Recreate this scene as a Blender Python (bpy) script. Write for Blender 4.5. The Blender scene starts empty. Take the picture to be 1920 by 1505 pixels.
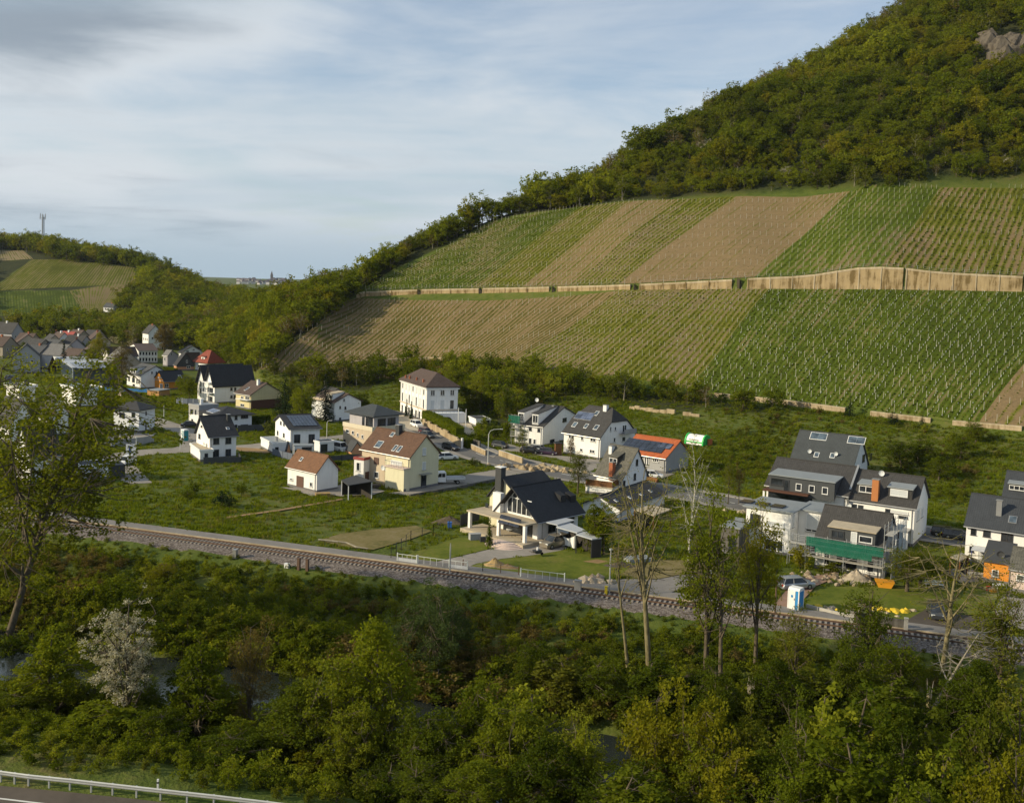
import bpy, math, random
import numpy as np
from mathutils import Vector, Matrix
from mathutils.bvhtree import BVHTree

SC = bpy.context.scene
COL = SC.collection
rad = math.radians

# ------------------------------------------------------------------ camera
CAM_H, FPX, PX0, PY0 = 36.5, 1900.0, 960.0, 660.0
_p, _r = math.atan(124.0 / FPX), 0.035
_f = Vector((0, math.cos(_p), -math.sin(_p)))
_u0 = Vector((0, math.sin(_p), math.cos(_p)))
_r0 = Vector((1, 0, 0))
RT = _r0 * math.cos(_r) + _u0 * math.sin(_r)
UP = _u0 * math.cos(_r) - _r0 * math.sin(_r)
CAM = Vector((0, 0, CAM_H))
cam_data = bpy.data.cameras.new('camera')
cam = bpy.data.objects.new('camera', cam_data)
COL.objects.link(cam)
m = Matrix((RT, UP, -_f)).transposed().to_4x4()
m.translation = CAM
cam.matrix_world = m
cam_data.sensor_fit = 'HORIZONTAL'
cam_data.sensor_width = 36.0
cam_data.lens = 36.0 * FPX / 1920.0
cam_data.shift_y = -(752.5 - PY0) / 1920.0
cam_data.clip_start = 1.0
cam_data.clip_end = 20000.0
SC.camera = cam

# ------------------------------------------------------------------ light
SUN_AZ, SUN_EL = rad(-104.0), rad(23.0)        # direction towards the sun: azimuth from +Y (clockwise), elevation
sdir = Vector((math.sin(SUN_AZ) * math.cos(SUN_EL), math.cos(SUN_AZ) * math.cos(SUN_EL), math.sin(SUN_EL)))
sun_d = bpy.data.lights.new('sun', 'SUN')
sun_d.energy = 4.2
sun_d.angle = rad(1.0)
sun_d.color = (1.0, 0.86, 0.60)
sun = bpy.data.objects.new('sun', sun_d)
COL.objects.link(sun)
sun.rotation_euler = sdir.to_track_quat('Z', 'Y').to_euler()

world = bpy.data.worlds.new('World')
SC.world = world
world.use_nodes = True
wt = world.node_tree
wt.nodes.clear()
def wn(t, **k):
    n = wt.nodes.new(t)
    for a, b in k.items(): setattr(n, a, b)
    return n
W = wt.links.new
sky = wn('ShaderNodeTexSky', sky_type='NISHITA', sun_disc=False)
sky.sun_elevation = SUN_EL
sky.sun_rotation = SUN_AZ % (2 * math.pi)
sky.air_density = 1.0
sky.dust_density = 0.7
sky.ozone_density = 2.2
tc = wn('ShaderNodeTexCoord')
sep = wn('ShaderNodeSeparateXYZ')
W(tc.outputs['Generated'], sep.inputs[0])
def wmath(op, a, b=None, c=None, clamp=False):
    n = wn('ShaderNodeMath', operation=op, use_clamp=clamp)
    for i, v in enumerate((a, b, c)):
        if v is None: continue
        if isinstance(v, (int, float)): n.inputs[i].default_value = v
        else: W(v, n.inputs[i])
    return n.outputs[0]
zc = wmath('ADD', wmath('MAXIMUM', sep.outputs[2], 0.0), 0.10)
cxy = wn('ShaderNodeCombineXYZ')
W(wmath('DIVIDE', sep.outputs[0], zc), cxy.inputs[0])
W(wmath('DIVIDE', sep.outputs[1], zc), cxy.inputs[1])
def wnoise(vec, scale, detail, rough, offs=(0, 0, 0), sc=(1, 1, 1), dist=0.0):
    mp = wn('ShaderNodeMapping')
    mp.inputs['Location'].default_value = offs
    mp.inputs['Scale'].default_value = sc
    W(vec, mp.inputs[0])
    n = wn('ShaderNodeTexNoise')
    n.inputs['Scale'].default_value = scale
    n.inputs['Detail'].default_value = detail
    n.inputs['Roughness'].default_value = rough
    n.inputs['Distortion'].default_value = dist
    W(mp.outputs[0], n.inputs['Vector'])
    return n.outputs[0]
def wramp(v, lo, hi):
    n = wn('ShaderNodeMapRange', interpolation_type='SMOOTHSTEP')
    n.inputs[1].default_value = lo; n.inputs[2].default_value = hi
    W(v, n.inputs[0])
    return n.outputs[0]
# clouds: two soft layers seen from below, thicker towards the west (left) and overhead
lay1 = wnoise(cxy.outputs[0], 0.42, 6, 0.55, (3.1, 1.7, 0), (1.0, 0.75, 1), 0.4)
lay2 = wnoise(cxy.outputs[0], 1.3, 8, 0.62, (9.0, 4.0, 0), (0.8, 1.05, 1), 0.5)
lowb = wnoise(cxy.outputs[0], 0.16, 5, 0.5, (1.0, 7.0, 0), (1.0, 2.2, 1), 0.2)
west = wmath('MULTIPLY', sep.outputs[0], -0.42)
dens = wmath('ADD', wmath('ADD', wmath('MULTIPLY', lay1, 0.65), wmath('MULTIPLY', lay2, 0.35)), wmath('MULTIPLY', west, 0.55))
bx = wmath('SUBTRACT', wmath('DIVIDE', sep.outputs[0], zc), -1.35); by = wmath('SUBTRACT', wmath('DIVIDE', sep.outputs[1], zc), 2.7)
blob = wmath('SQRT', wmath('ADD', wmath('MULTIPLY', bx, bx), wmath('MULTIPLY', wmath('MULTIPLY', by, by), 1.6)))
blob = wmath('SUBTRACT', 1.0, wramp(blob, 0.1, 1.25))
dens = wmath('ADD', dens, wmath('MULTIPLY', blob, 0.21))
cover = wramp(dens, 0.37, 0.60)
thick = wramp(dens, 0.55, 0.76)
ccol = wn('ShaderNodeMix', data_type='RGBA')
ccol.inputs[6].default_value = (5.1, 5.45, 5.75, 1)      # thin, sunlit cloud (physical sky units)
ccol.inputs[7].default_value = (2.3, 2.7, 3.15, 1)      # thick, grey-blue underside
W(thick, ccol.inputs[0])
low = wmath('MAXIMUM', wmath('MULTIPLY', wramp(lowb, 0.46, 0.60), 0.8), wmath('SUBTRACT', 1.0, wramp(sep.outputs[2], 0.005, 0.085)))
ccol2 = wn('ShaderNodeMix', data_type='RGBA')
W(wmath('MULTIPLY', low, 0.9), ccol2.inputs[0])
W(ccol.outputs[2], ccol2.inputs[6])
ccol2.inputs[7].default_value = (2.9, 3.85, 4.6, 1)
lowmix = wmath('MULTIPLY', wmath('SUBTRACT', 1.0, wramp(sep.outputs[2], 0.0, 0.12)), 0.55)
mixs = wn('ShaderNodeMix', data_type='RGBA')
W(wmath('MULTIPLY', wmath('ADD', wmath('ADD', wmath('MULTIPLY', cover, 0.70), 0.24), lowmix), 1.0, clamp=True), mixs.inputs[0])
W(sky.outputs[0], mixs.inputs[6])
W(ccol2.outputs[2], mixs.inputs[7])
bg = wn('ShaderNodeBackground')
bg.inputs['Strength'].default_value = 0.105
wo = wn('ShaderNodeOutputWorld')
W(mixs.outputs[2], bg.inputs[0])
W(bg.outputs[0], wo.inputs[0])

SC.view_settings.view_transform = 'Standard'
SC.view_settings.look = 'None'
SC.view_settings.exposure = 0.40
SC.view_settings.gamma = 1.0
SC.view_settings.use_curve_mapping = False
SC.render.engine = 'CYCLES'
SC.cycles.max_bounces = 5
SC.cycles.diffuse_bounces = 3
SC.cycles.glossy_bounces = 2
SC.cycles.transmission_bounces = 3
SC.cycles.transparent_max_bounces = 4
SC.cycles.use_denoising = True
SC.cycles.use_adaptive_sampling = True

# ------------------------------------------------------------------ pixel helpers (photo pixels 1920 x 1505)
def ray(px, py):
    return _f + RT * ((px - PX0) / FPX) + UP * ((PY0 - py) / FPX)
def at(px, py, z=0.0):
    d = ray(px, py); t = (z - CAM_H) / d.z
    return CAM + d * t
def atY(px, py, Y):
    d = ray(px, py)
    return CAM + d * (Y / d.y)
def proj(P):
    v = Vector(P) - CAM; w = v.dot(_f)
    return PX0 + FPX * v.dot(RT) / w, PY0 - FPX * v.dot(UP) / w
def projn(P):
    v = P - np.array(CAM); w = v @ np.array(_f)
    return PX0 + FPX * (v @ np.array(RT)) / w, PY0 - FPX * (v @ np.array(UP)) / w
def z_at_py(x, y, py):
    lo, hi = -50.0, 400.0
    for _ in range(50):
        m_ = (lo + hi) / 2
        if proj((x, y, m_))[1] > py: lo = m_
        else: hi = m_
    return lo

# ------------------------------------------------------------------ object helpers
def tag(o, label=None, cat=None, group=None, kind=None):
    if label: o['label'] = label
    if cat: o['category'] = cat
    if group: o['group'] = group
    if kind: o['kind'] = kind
    return o
def empty(name, loc, rz=0.0, label=None, cat=None, group=None):
    o = bpy.data.objects.new(name, None)
    COL.objects.link(o)
    o.empty_display_size = 0.5
    o.location = loc; o.rotation_euler = (0, 0, rz)
    return tag(o, label, cat, group)
def link(name, me, parent=None, loc=None, rz=None):
    o = bpy.data.objects.new(name, me)
    COL.objects.link(o)
    if parent: o.parent = parent
    if loc is not None: o.location = loc
    if rz is not None: o.rotation_euler = (0, 0, rz)
    return o
CH = {}
def copy_tree(o, parent=None, **kw):
    c = o.copy(); COL.objects.link(c)
    if parent: c.parent = parent
    for ch in CH.get(o.name, None) or [x for x in o.children]:
        copy_tree(ch, c)
    for k, v in kw.items(): c[k] = v
    return c

class MB:
    """collects polygons into one mesh"""
    def __init__(s): s.v = []; s.f = []; s.m = []; s.cur = 0; s.mats = []
    def mat(s, m):
        if m not in s.mats: s.mats.append(m)
        s.cur = s.mats.index(m); return s
    def poly(s, pts):
        b = len(s.v); s.v += [tuple(p) for p in pts]; s.f.append(tuple(range(b, b + len(pts)))); s.m.append(s.cur); return s
    def box(s, x0, x1, y0, y1, z0, z1, M=None):
        P = [(x0, y0, z0), (x1, y0, z0), (x1, y1, z0), (x0, y1, z0), (x0, y0, z1), (x1, y0, z1), (x1, y1, z1), (x0, y1, z1)]
        if M is not None: P = [tuple(M @ Vector(p)) for p in P]
        b = len(s.v); s.v += P
        for q in ((0, 3, 2, 1), (4, 5, 6, 7), (0, 1, 5, 4), (1, 2, 6, 5), (2, 3, 7, 6), (3, 0, 4, 7)):
            s.f.append(tuple(b + i for i in q)); s.m.append(s.cur)
        return s
    def prism(s, prof, a, b_, ax='y'):
        """extrude a closed profile [(u, z)...] along an axis from a to b_"""
        def P(u, z, t): return (u, t, z) if ax == 'y' else (t, u, z)
        b = len(s.v); n = len(prof)
        s.v += [P(u, z, a) for u, z in prof] + [P(u, z, b_) for u, z in prof]
        s.f.append(tuple(b + i for i in range(n))); s.m.append(s.cur)
        s.f.append(tuple(b + n + i for i in reversed(range(n)))); s.m.append(s.cur)
        for i in range(n):
            j = (i + 1) % n
            s.f.append((b + i, b + n + i, b + n + j, b + j)); s.m.append(s.cur)
        return s
    def tube(s, pts, rads, n=6, cap=True):
        pts = [Vector(p) for p in pts]
        b = len(s.v); k = len(pts)
        ref = Vector((0.31, 0.17, 0.93))
        for i, p in enumerate(pts):
            d = (pts[min(i + 1, k - 1)] - pts[max(i - 1, 0)]).normalized()
            if abs(d.dot(ref)) > 0.98: ref = Vector((1, 0, 0))
            a = d.cross(ref).normalized(); c = d.cross(a)
            r = rads[i] if hasattr(rads, '__len__') else rads
            for j in range(n):
                t = 2 * math.pi * j / n
                s.v.append(tuple(p + a * (r * math.cos(t)) + c * (r * math.sin(t))))
        for i in range(k - 1):
            for j in range(n):
                j2 = (j + 1) % n
                s.f.append((b + i * n + j, b + i * n + j2, b + (i + 1) * n + j2, b + (i + 1) * n + j)); s.m.append(s.cur)
        if cap:
            s.f.append(tuple(b + (k - 1) * n + j for j in range(n))); s.m.append(s.cur)
            s.f.append(tuple(b + j for j in reversed(range(n)))); s.m.append(s.cur)
        return s
    def mesh(s, name, mat=None, smooth=False):
        me = bpy.data.meshes.new(name)
        me.from_pydata(s.v, [], s.f)
        ms = s.mats if s.mats else [mat]
        for m_ in ms: me.materials.append(m_)
        if s.mats: me.polygons.foreach_set('material_index', s.m)
        if smooth: me.polygons.foreach_set('use_smooth', [True] * len(me.polygons))
        me.update()
        return me
    def build(s, name, mat=None, parent=None, smooth=False, loc=None, rz=None):
        return link(name, s.mesh(name, mat, smooth), parent, loc, rz)

def np_mesh(name, verts, faces, mats, mi=None, smooth=False):
    """verts (N,3), faces (M,k) with constant k"""
    me = bpy.data.meshes.new(name)
    nf, k = faces.shape
    me.vertices.add(len(verts)); me.vertices.foreach_set('co', np.ascontiguousarray(verts, dtype=np.float32).ravel())
    me.loops.add(nf * k); me.loops.foreach_set('vertex_index', np.ascontiguousarray(faces, dtype=np.int32).ravel())
    me.polygons.add(nf)
    me.polygons.foreach_set('loop_start', np.arange(0, nf * k, k, dtype=np.int32))
    if mi is not None: me.polygons.foreach_set('material_index', np.ascontiguousarray(mi, dtype=np.int32))
    if smooth: me.polygons.foreach_set('use_smooth', np.ones(nf, dtype=bool))
    for m_ in mats: me.materials.append(m_)
    me.update(calc_edges=True)
    return me

# ------------------------------------------------------------------ materials
def newmat(name):
    m_ = bpy.data.materials.new(name); m_.use_nodes = True
    nt = m_.node_tree; nt.nodes.clear()
    out = nt.nodes.new('ShaderNodeOutputMaterial')
    return m_, nt, out
def nd(nt, t, **k):
    n = nt.nodes.new(t)
    for a, b in k.items(): setattr(n, a, b)
    return n
def noise(nt, scale, detail=4, rough=0.55, vec=None, sc=None, dist=0.0):
    n = nd(nt, 'ShaderNodeTexNoise')
    n.inputs['Scale'].default_value = scale; n.inputs['Detail'].default_value = detail
    n.inputs['Roughness'].default_value = rough; n.inputs['Distortion'].default_value = dist
    if vec is None: vec = nd(nt, 'ShaderNodeTexCoord').outputs['Object']
    if sc:
        mp = nd(nt, 'ShaderNodeMapping'); mp.inputs['Scale'].default_value = sc
        nt.links.new(vec, mp.inputs[0]); vec = mp.outputs[0]
    nt.links.new(vec, n.inputs['Vector'])
    return n.outputs[0]
def ramp(nt, v, stops):
    n = nd(nt, 'ShaderNodeValToRGB'); cr = n.color_ramp
    while len(cr.elements) < len(stops): cr.elements.new(0.5)
    for e, (p, c) in zip(cr.elements, stops):
        e.position = p; e.color = (c[0], c[1], c[2], 1)
    nt.links.new(v, n.inputs[0])
    return n.outputs[0]
def mixc(nt, f, a, b, mode='MIX'):
    n = nd(nt, 'ShaderNodeMix', data_type='RGBA', blend_type=mode)
    for i, v in ((0, f), (6, a), (7, b)):
        if isinstance(v, (int, float)): n.inputs[i].default_value = v
        elif isinstance(v, tuple): n.inputs[i].default_value = (v[0], v[1], v[2], 1)
        else: nt.links.new(v, n.inputs[i])
    return n.outputs[2]
def mth(nt, op, a, b=0.0, clamp=False):
    n = nd(nt, 'ShaderNodeMath', operation=op, use_clamp=clamp)
    for i, v in ((0, a), (1, b)):
        if isinstance(v, (int, float)): n.inputs[i].default_value = v
        else: nt.links.new(v, n.inputs[i])
    return n.outputs[0]
def finish(nt, out, col, rough=0.8, spec=0.3, bump=None, bstr=0.3, bdist=0.05, metal=0.0):
    b = nd(nt, 'ShaderNodeBsdfPrincipled')
    if isinstance(col, tuple): b.inputs['Base Color'].default_value = (col[0], col[1], col[2], 1)
    else: nt.links.new(col, b.inputs['Base Color'])
    b.inputs['Roughness'].default_value = rough
    b.inputs['Specular IOR Level'].default_value = spec
    b.inputs['Metallic'].default_value = metal
    if bump is not None:
        bn = nd(nt, 'ShaderNodeBump'); bn.inputs['Strength'].default_value = bstr; bn.inputs['Distance'].default_value = bdist
        nt.links.new(bump, bn.inputs['Height']); nt.links.new(bn.outputs[0], b.inputs['Normal'])
    nt.links.new(b.outputs[0], out.inputs[0])
    return b
_MC = {}
def plain(name, c, rough=0.7, spec=0.3, var=0.12, scale=1.5, metal=0.0, bstr=0.0):
    """painted or rendered surface with faint grain and wear"""
    if name in _MC: return _MC[name]
    m_, nt, out = newmat(name)
    n1 = noise(nt, scale, 5, 0.6); n2 = noise(nt, scale * 0.18, 3, 0.5)
    f = mth(nt, 'ADD', mth(nt, 'MULTIPLY', n1, 0.5), mth(nt, 'MULTIPLY', n2, 0.5))
    lo = tuple(x * (1 - var) for x in c); hi = tuple(min(1, x * (1 + var)) for x in c)
    col = ramp(nt, f, [(0.3, lo), (0.7, hi)])
    finish(nt, out, col, rough, spec, bump=n1 if bstr else None, bstr=bstr, metal=metal)
    _MC[name] = m_
    return m_
def wallmat(name, c):
    """rendered wall: rain streaks below the eaves and a slightly dirtier base are wear, kept faint"""
    if name in _MC: return _MC[name]
    m_, nt, out = newmat(name)
    o = nd(nt, 'ShaderNodeTexCoord').outputs['Object']
    streak = noise(nt, 1.0, 4, 0.6, o, (2.2, 2.2, 0.22))
    gr = noise(nt, 0.35, 4, 0.6, o)
    f = mth(nt, 'ADD', mth(nt, 'MULTIPLY', streak, 0.55), mth(nt, 'MULTIPLY', gr, 0.45))
    col = ramp(nt, f, [(0.3, tuple(x * k for x, k in zip(c, (.83, .83, .82)))), (0.5, tuple(x * .96 for x in c)), (0.7, c)])
    fine = noise(nt, 14, 2, 0.5, o)
    finish(nt, out, col, 0.9, 0.15, bump=fine, bstr=0.25, bdist=0.01)
    _MC[name] = m_
    return m_
def roofmat(name, c, pitch=0.34, var=0.25, rough=0.75, axis='auto', spec=0.3):
    """tiles: courses run level (object Z), tile joints across; colour only grain, relief in the bump"""
    if name in _MC: return _MC[name]
    m_, nt, out = newmat(name)
    o = nd(nt, 'ShaderNodeTexCoord').outputs['UV']
    sp = nd(nt, 'ShaderNodeSeparateXYZ'); nt.links.new(o, sp.inputs[0])
    br = nd(nt, 'ShaderNodeTexBrick'); nt.links.new(o, br.inputs['Vector'])
    br.inputs['Scale'].default_value = 1.0
    br.inputs['Brick Width'].default_value = 0.30; br.inputs['Row Height'].default_value = pitch
    br.inputs['Mortar Size'].default_value = 0.03; br.inputs['Mortar Smooth'].default_value = 0.6
    br.inputs['Color1'].default_value = (c[0] * (1 - var), c[1] * (1 - var), c[2] * (1 - var), 1)
    br.inputs['Color2'].default_value = (min(1, c[0] * (1 + var)), min(1, c[1] * (1 + var)), min(1, c[2] * (1 + var)), 1)
    br.inputs['Mortar'].default_value = (c[0] * .55, c[1] * .55, c[2] * .55, 1)
    n1 = noise(nt, 0.5, 5, 0.65, o)
    col = mixc(nt, 0.35, br.outputs[0], ramp(nt, n1, [(0.3, tuple(x * .7 for x in c)), (0.7, tuple(min(1, x * 1.35) for x in c))]))
    saw = mth(nt, 'FRACT', mth(nt, 'DIVIDE', sp.outputs[1], pitch))
    wav = mth(nt, 'SINE', mth(nt, 'MULTIPLY', sp.outputs[0], 2 * math.pi / 0.30))
    h = mth(nt, 'ADD', mth(nt, 'MULTIPLY', saw, -0.6), mth(nt, 'MULTIPLY', wav, 0.25))
    finish(nt, out, col, rough, spec, bump=h, bstr=0.6, bdist=0.05)
    _MC[name] = m_
    return m_
def glassmat(name, c=(0.02, 0.025, 0.03), rough=0.06, spec=0.8):
    if name in _MC: return _MC[name]
    m_, nt, out = newmat(name)
    n1 = noise(nt, 0.8, 3, 0.5)
    col = ramp(nt, n1, [(0.35, tuple(x * .6 for x in c)), (0.7, tuple(x * 2.2 for x in c))])
    finish(nt, out, col, rough, spec)
    _MC[name] = m_
    return m_
def leafmat(name, c1, c2, c3, trans=0.35, rough=0.6):
    """foliage: hue varies per tree (object random) and per spray (position noise)"""
    if name in _MC: return _MC[name]
    m_, nt, out = newmat(name)
    oi = nd(nt, 'ShaderNodeObjectInfo')
    geo = nd(nt, 'ShaderNodeNewGeometry')
    n1 = noise(nt, 0.45, 3, 0.6, geo.outputs['Position'])
    n2 = noise(nt, 3.0, 2, 0.6, geo.outputs['Position'])
    f = mth(nt, 'ADD', mth(nt, 'ADD', mth(nt, 'MULTIPLY', oi.outputs['Random'], 0.5), mth(nt, 'MULTIPLY', n1, 0.35)), mth(nt, 'MULTIPLY', n2, 0.2))
    col = ramp(nt, f, [(0.2, c1), (0.52, c2), (0.85, c3)])
    d = nd(nt, 'ShaderNodeBsdfDiffuse'); t = nd(nt, 'ShaderNodeBsdfTranslucent')
    nt.links.new(col, d.inputs[0])
    tcol = mixc(nt, 1.0, col, (1.25, 1.15, 0.55), 'MULTIPLY')
    nt.links.new(tcol, t.inputs[0])
    mx = nd(nt, 'ShaderNodeMixShader'); mx.inputs[0].default_value = trans
    nt.links.new(d.outputs[0], mx.inputs[1]); nt.links.new(t.outputs[0], mx.inputs[2])
    nt.links.new(mx.outputs[0], out.inputs[0])
    _MC[name] = m_
    return m_
# ------------------------------------------------------------------ terrain
P0 = Vector((0.0, 122.3)); TU = Vector((0.949, -0.315)).normalized(); TN = Vector((-TU.y * -1, -TU.x)) 
TN = Vector((TU.y, -TU.x))          # across the track, towards the camera side (south)
def track(s, q, z=0.0):
    return Vector((P0.x + TU.x * s + TN.x * q, P0.y + TU.y * s + TN.y * q, z))
QK = np.array([-400, -2.2, 3.2, 7.5, 14, 25, 29, 33, 44, 48, 52, 56, 60, 90, 120, 200, 400.])
QZ = np.array([0, 0, 0, -1.3, -1.7, -2.2, -3.6, -4.6, -4.6, -3.0, -0.8, 1.6, 3.0, 3.0, 5, 12, 30.])
def lumps(x, y):
    return (np.sin(x * .31 + 1.3 * np.sin(y * .13)) * np.cos(y * .27 + x * .07) * .5 + np.sin(x * .83 + y * .61) * .25)
def near_z(x, y):
    q = (x - P0.x) * TN.x + (y - P0.y) * TN.y
    z = np.interp(q, QK, QZ)
    w = np.clip((q - 4) / 6, 0, 1) * np.clip((58 - q) / 6, 0, 1)
    return z + lumps(x, y) * .5 * w

def cv(*pts):
    """curve of terrain features: (px, 'p', py, Y) fixed by where it shows, or (px, 'z', z, Y), optional height of the trees on it"""
    A = []
    for p in pts:
        if p[1] == 'p':
            P = atY(p[0], p[2], p[3]); P.z -= (p[4] if len(p) > 4 else 0)
        else:
            P = Vector(((p[0] - 960) / 1900 * p[3], p[3], p[2]))
        A.append((P.x / (P.y + 120), P.y, P.z))
    A.sort()
    return np.array(A)
KC = [
 # 0 toe of the slopes
 cv((-900, 'z', 0, 560), (0, 'z', 0, 600), (250, 'z', 0, 560), (350, 'z', 0, 470), (430, 'z', 0, 390), (500, 'z', .3, 308), (600, 'z', 0, 300), (700, 'z', 0, 292),
    (800, 'z', 0, 285), (880, 'z', 0, 270), (1000, 'z', 0, 245), (1170, 'z', 0, 225), (1400, 'z', 0, 200), (1640, 'z', 0, 193), (1920, 'z', 0, 180), (2700, 'z', 0, 160)),
 # 1 foot of the lower wall / of the far vineyard
 cv((-900, 'z', 7, 640), (0, 'p', 592, 640), (250, 'p', 588, 640), (350, 'z', 6, 600), (430, 'z', 5, 540), (460, 'z', 4, 380), (484, 'p', 695, 328), (500, 'p', 694, 330), (600, 'p', 688, 336), (700, 'p', 680, 340), (800, 'p', 675, 340),
    (870, 'p', 679, 328), (1000, 'p', 696, 308), (1170, 'p', 722, 285), (1340, 'p', 744, 270), (1460, 'p', 757, 260), (1640, 'p', 780, 245), (1760, 'p', 794, 236), (1920, 'p', 808, 225), (2700, 'z', 9, 190)),
 # 2 top of the lower wall
 cv((-900, 'z', 7.1, 641), (0, 'p', 591.6, 641), (250, 'p', 587.6, 641), (350, 'z', 6.1, 601), (430, 'z', 5.1, 541), (460, 'z', 4.1, 381), (484, 'p', 694.5, 328.4), (500, 'p', 691, 330.5), (600, 'p', 683, 336.5), (700, 'p', 675, 340.5), (800, 'p', 670, 340.5),
    (870, 'p', 674, 328.5), (1000, 'p', 691, 308.5), (1170, 'p', 717, 285.5), (1340, 'p', 737, 270.5), (1460, 'p', 749, 260.5), (1640, 'p', 772, 245.5), (1760, 'p', 786, 236.5), (1920, 'p', 801, 225.5), (2700, 'z', 10.5, 190.5)),
 # 3 foot of the upper wall
 cv((-900, 'z', 20, 720), (0, 'p', 545, 720), (250, 'p', 535, 710), (350, 'z', 14, 680), (430, 'z', 10, 620), (460, 'z', 6, 420), (484, 'p', 692, 330), (500, 'p', 681, 334), (550, 'p', 645, 345), (600, 'p', 609, 358), (670, 'p', 556, 402), (740, 'p', 553, 395), (800, 'p', 550, 388),
    (900, 'p', 549, 376), (1040, 'p', 546, 358), (1170, 'p', 543, 340), (1280, 'p', 542, 329), (1400, 'p', 541, 318), (1480, 'p', 541, 312), (1640, 'p', 542, 300), (1760, 'p', 543.5, 292), (1920, 'p', 546, 283), (2700, 'z', 45, 240)),
 # 4 top of the upper wall
 cv((-900, 'z', 21, 721), (0, 'p', 544, 721), (250, 'p', 534.5, 711), (350, 'z', 14.2, 681), (430, 'z', 10.2, 621), (460, 'z', 6.2, 421), (484, 'p', 691.5, 330.5), (500, 'p', 680.5, 334.5), (550, 'p', 644, 345.5), (600, 'p', 608, 358.6), (670, 'p', 548, 402.6), (740, 'p', 545, 395.6), (800, 'p', 543, 388.6),
    (900, 'p', 541, 376.6), (1040, 'p', 538, 358.6), (1170, 'p', 534.5, 340.6), (1280, 'p', 529.5, 329.6), (1380, 'p', 524, 320.6), (1420, 'p', 521.5, 317.6), (1510, 'p', 518, 310.6), (1550, 'p', 512, 307.6), (1600, 'p', 503, 303.6), (1650, 'p', 501, 299.6),
    (1695, 'p', 503, 296.6), (1760, 'p', 511, 292.6), (1920, 'p', 519, 283.6), (2700, 'z', 50, 240.6)),
 # 5 top edge of the vineyards
 cv((-900, 'z', 40, 810), (0, 'p', 490, 810), (60, 'p', 482, 812), (130, 'p', 487, 800), (260, 'p', 503, 780), (350, 'z', 22, 750), (430, 'z', 14, 700), (460, 'z', 7, 460), (484, 'p', 688, 334), (500, 'p', 676, 339), (550, 'p', 640, 350), (600, 'p', 602, 364), (670, 'p', 545, 405), (740, 'p', 503, 413), (840, 'p', 455, 422),
    (920, 'p', 415, 428), (973, 'p', 403, 427), (1073, 'p', 390, 418), (1180, 'p', 378, 406), (1300, 'p', 373, 393), (1400, 'p', 368, 382), (1500, 'p', 362, 375), (1640, 'p', 357, 355), (1760, 'p', 352, 351), (1920, 'p', 347, 345), (2700, 'z', 88, 310)),
 # 6 ridge
 cv((-900, 'z', 62, 880), (0, 'p', 432, 880, 10), (80, 'p', 438, 880, 10), (160, 'p', 455, 870, 10), (250, 'p', 475, 850, 10), (350, 'p', 503, 800, 10), (430, 'p', 530, 740, 10), (470, 'p', 546, 680, 9), (490, 'p', 548, 540, 9), (505, 'p', 540, 455, 9), (540, 'p', 528, 425, 8), (600, 'p', 507, 410, 7), (670, 'p', 492, 425, 8),
    (740, 'p', 457, 430, 7), (830, 'p', 414, 436, 7), (905, 'p', 400, 442, 6), (950, 'p', 376, 448, 8), (1000, 'p', 346, 450, 9), (1100, 'p', 300, 452, 10), (1200, 'p', 243, 457, 10), (1300, 'p', 191, 465, 9),
    (1400, 'p', 140, 470, 9), (1500, 'p', 94, 475, 9), (1640, 'p', 12, 485, 9), (1800, 'p', -85, 500, 9), (1920, 'p', -160, 515, 9), (2700, 'z', 300, 560)),
 # 7 behind the ridge
 cv((-900, 'z', 55, 1000), (0, 'z', 50, 1000), (250, 'z', 30, 980), (430, 'z', 5, 900), (480, 'z', 0, 800), (500, 'z', 0, 640), (600, 'z', 8, 560), (700, 'z', 20, 560), (830, 'z', 42, 560), (1000, 'z', 62, 580), (1300, 'z', 105, 600), (1640, 'z', 150, 640), (1920, 'z', 200, 680), (2700, 'z', 260, 700)),
 cv((-900, 'z', 10, 1800), (350, 'z', -4, 1700), (600, 'z', -4, 1700), (1300, 'z', 20, 1700), (2700, 'z', 60, 1700)),
 cv((-900, 'z', 0, 2700), (430, 'z', -2, 2700), (560, 'z', 4, 2700), (2700, 'z', 20, 2700)),
 cv((-900, 'z', 20, 5200), (400, 'p', 522, 5200), (520, 'p', 523, 5200), (600, 'p', 524.5, 5200), (2700, 'z', 40, 5200)),
 cv((-900, 'z', 15, 11000), (2700, 'z', 20, 11000)),
]
SEGN = [9, 1, 18, 1, 14, 16, 8, 8, 5, 6, 4]
AL = np.linspace(-1.0, 1.0, 640)
def kinterp(k):
    c = KC[k]; Y = np.interp(AL, c[:, 0], c[:, 1]); Z = np.interp(AL, c[:, 0], c[:, 2])
    return Y, Z
KY = []; KZ = []
for k in range(len(KC)):
    Y, Z = kinterp(k)
    if k in (0, 5, 6, 7, 8, 9, 10):
        w_ = np.hanning(9); w_ /= w_.sum()
        if k == 6: w_ = np.hanning(5); w_ /= w_.sum()
        Yp = np.pad(Y, len(w_) // 2, mode='edge'); Zp = np.pad(Z, len(w_) // 2, mode='edge')
        Y = np.convolve(Yp, w_, 'valid'); Z = np.convolve(Zp, w_, 'valid')
    if k: Y = np.maximum(Y, KY[-1] + .3)
    KY.append(Y); KZ.append(Z)
KY = np.array(KY); KZ = np.array(KZ)
rows = []
NN = 150
for i in range(NN):
    t = i / NN
    Y = -60 + (KY[0] + 60) * t
    X = AL * (Y + 120)
    rows.append((X, Y, near_z(X, Y)))
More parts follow.
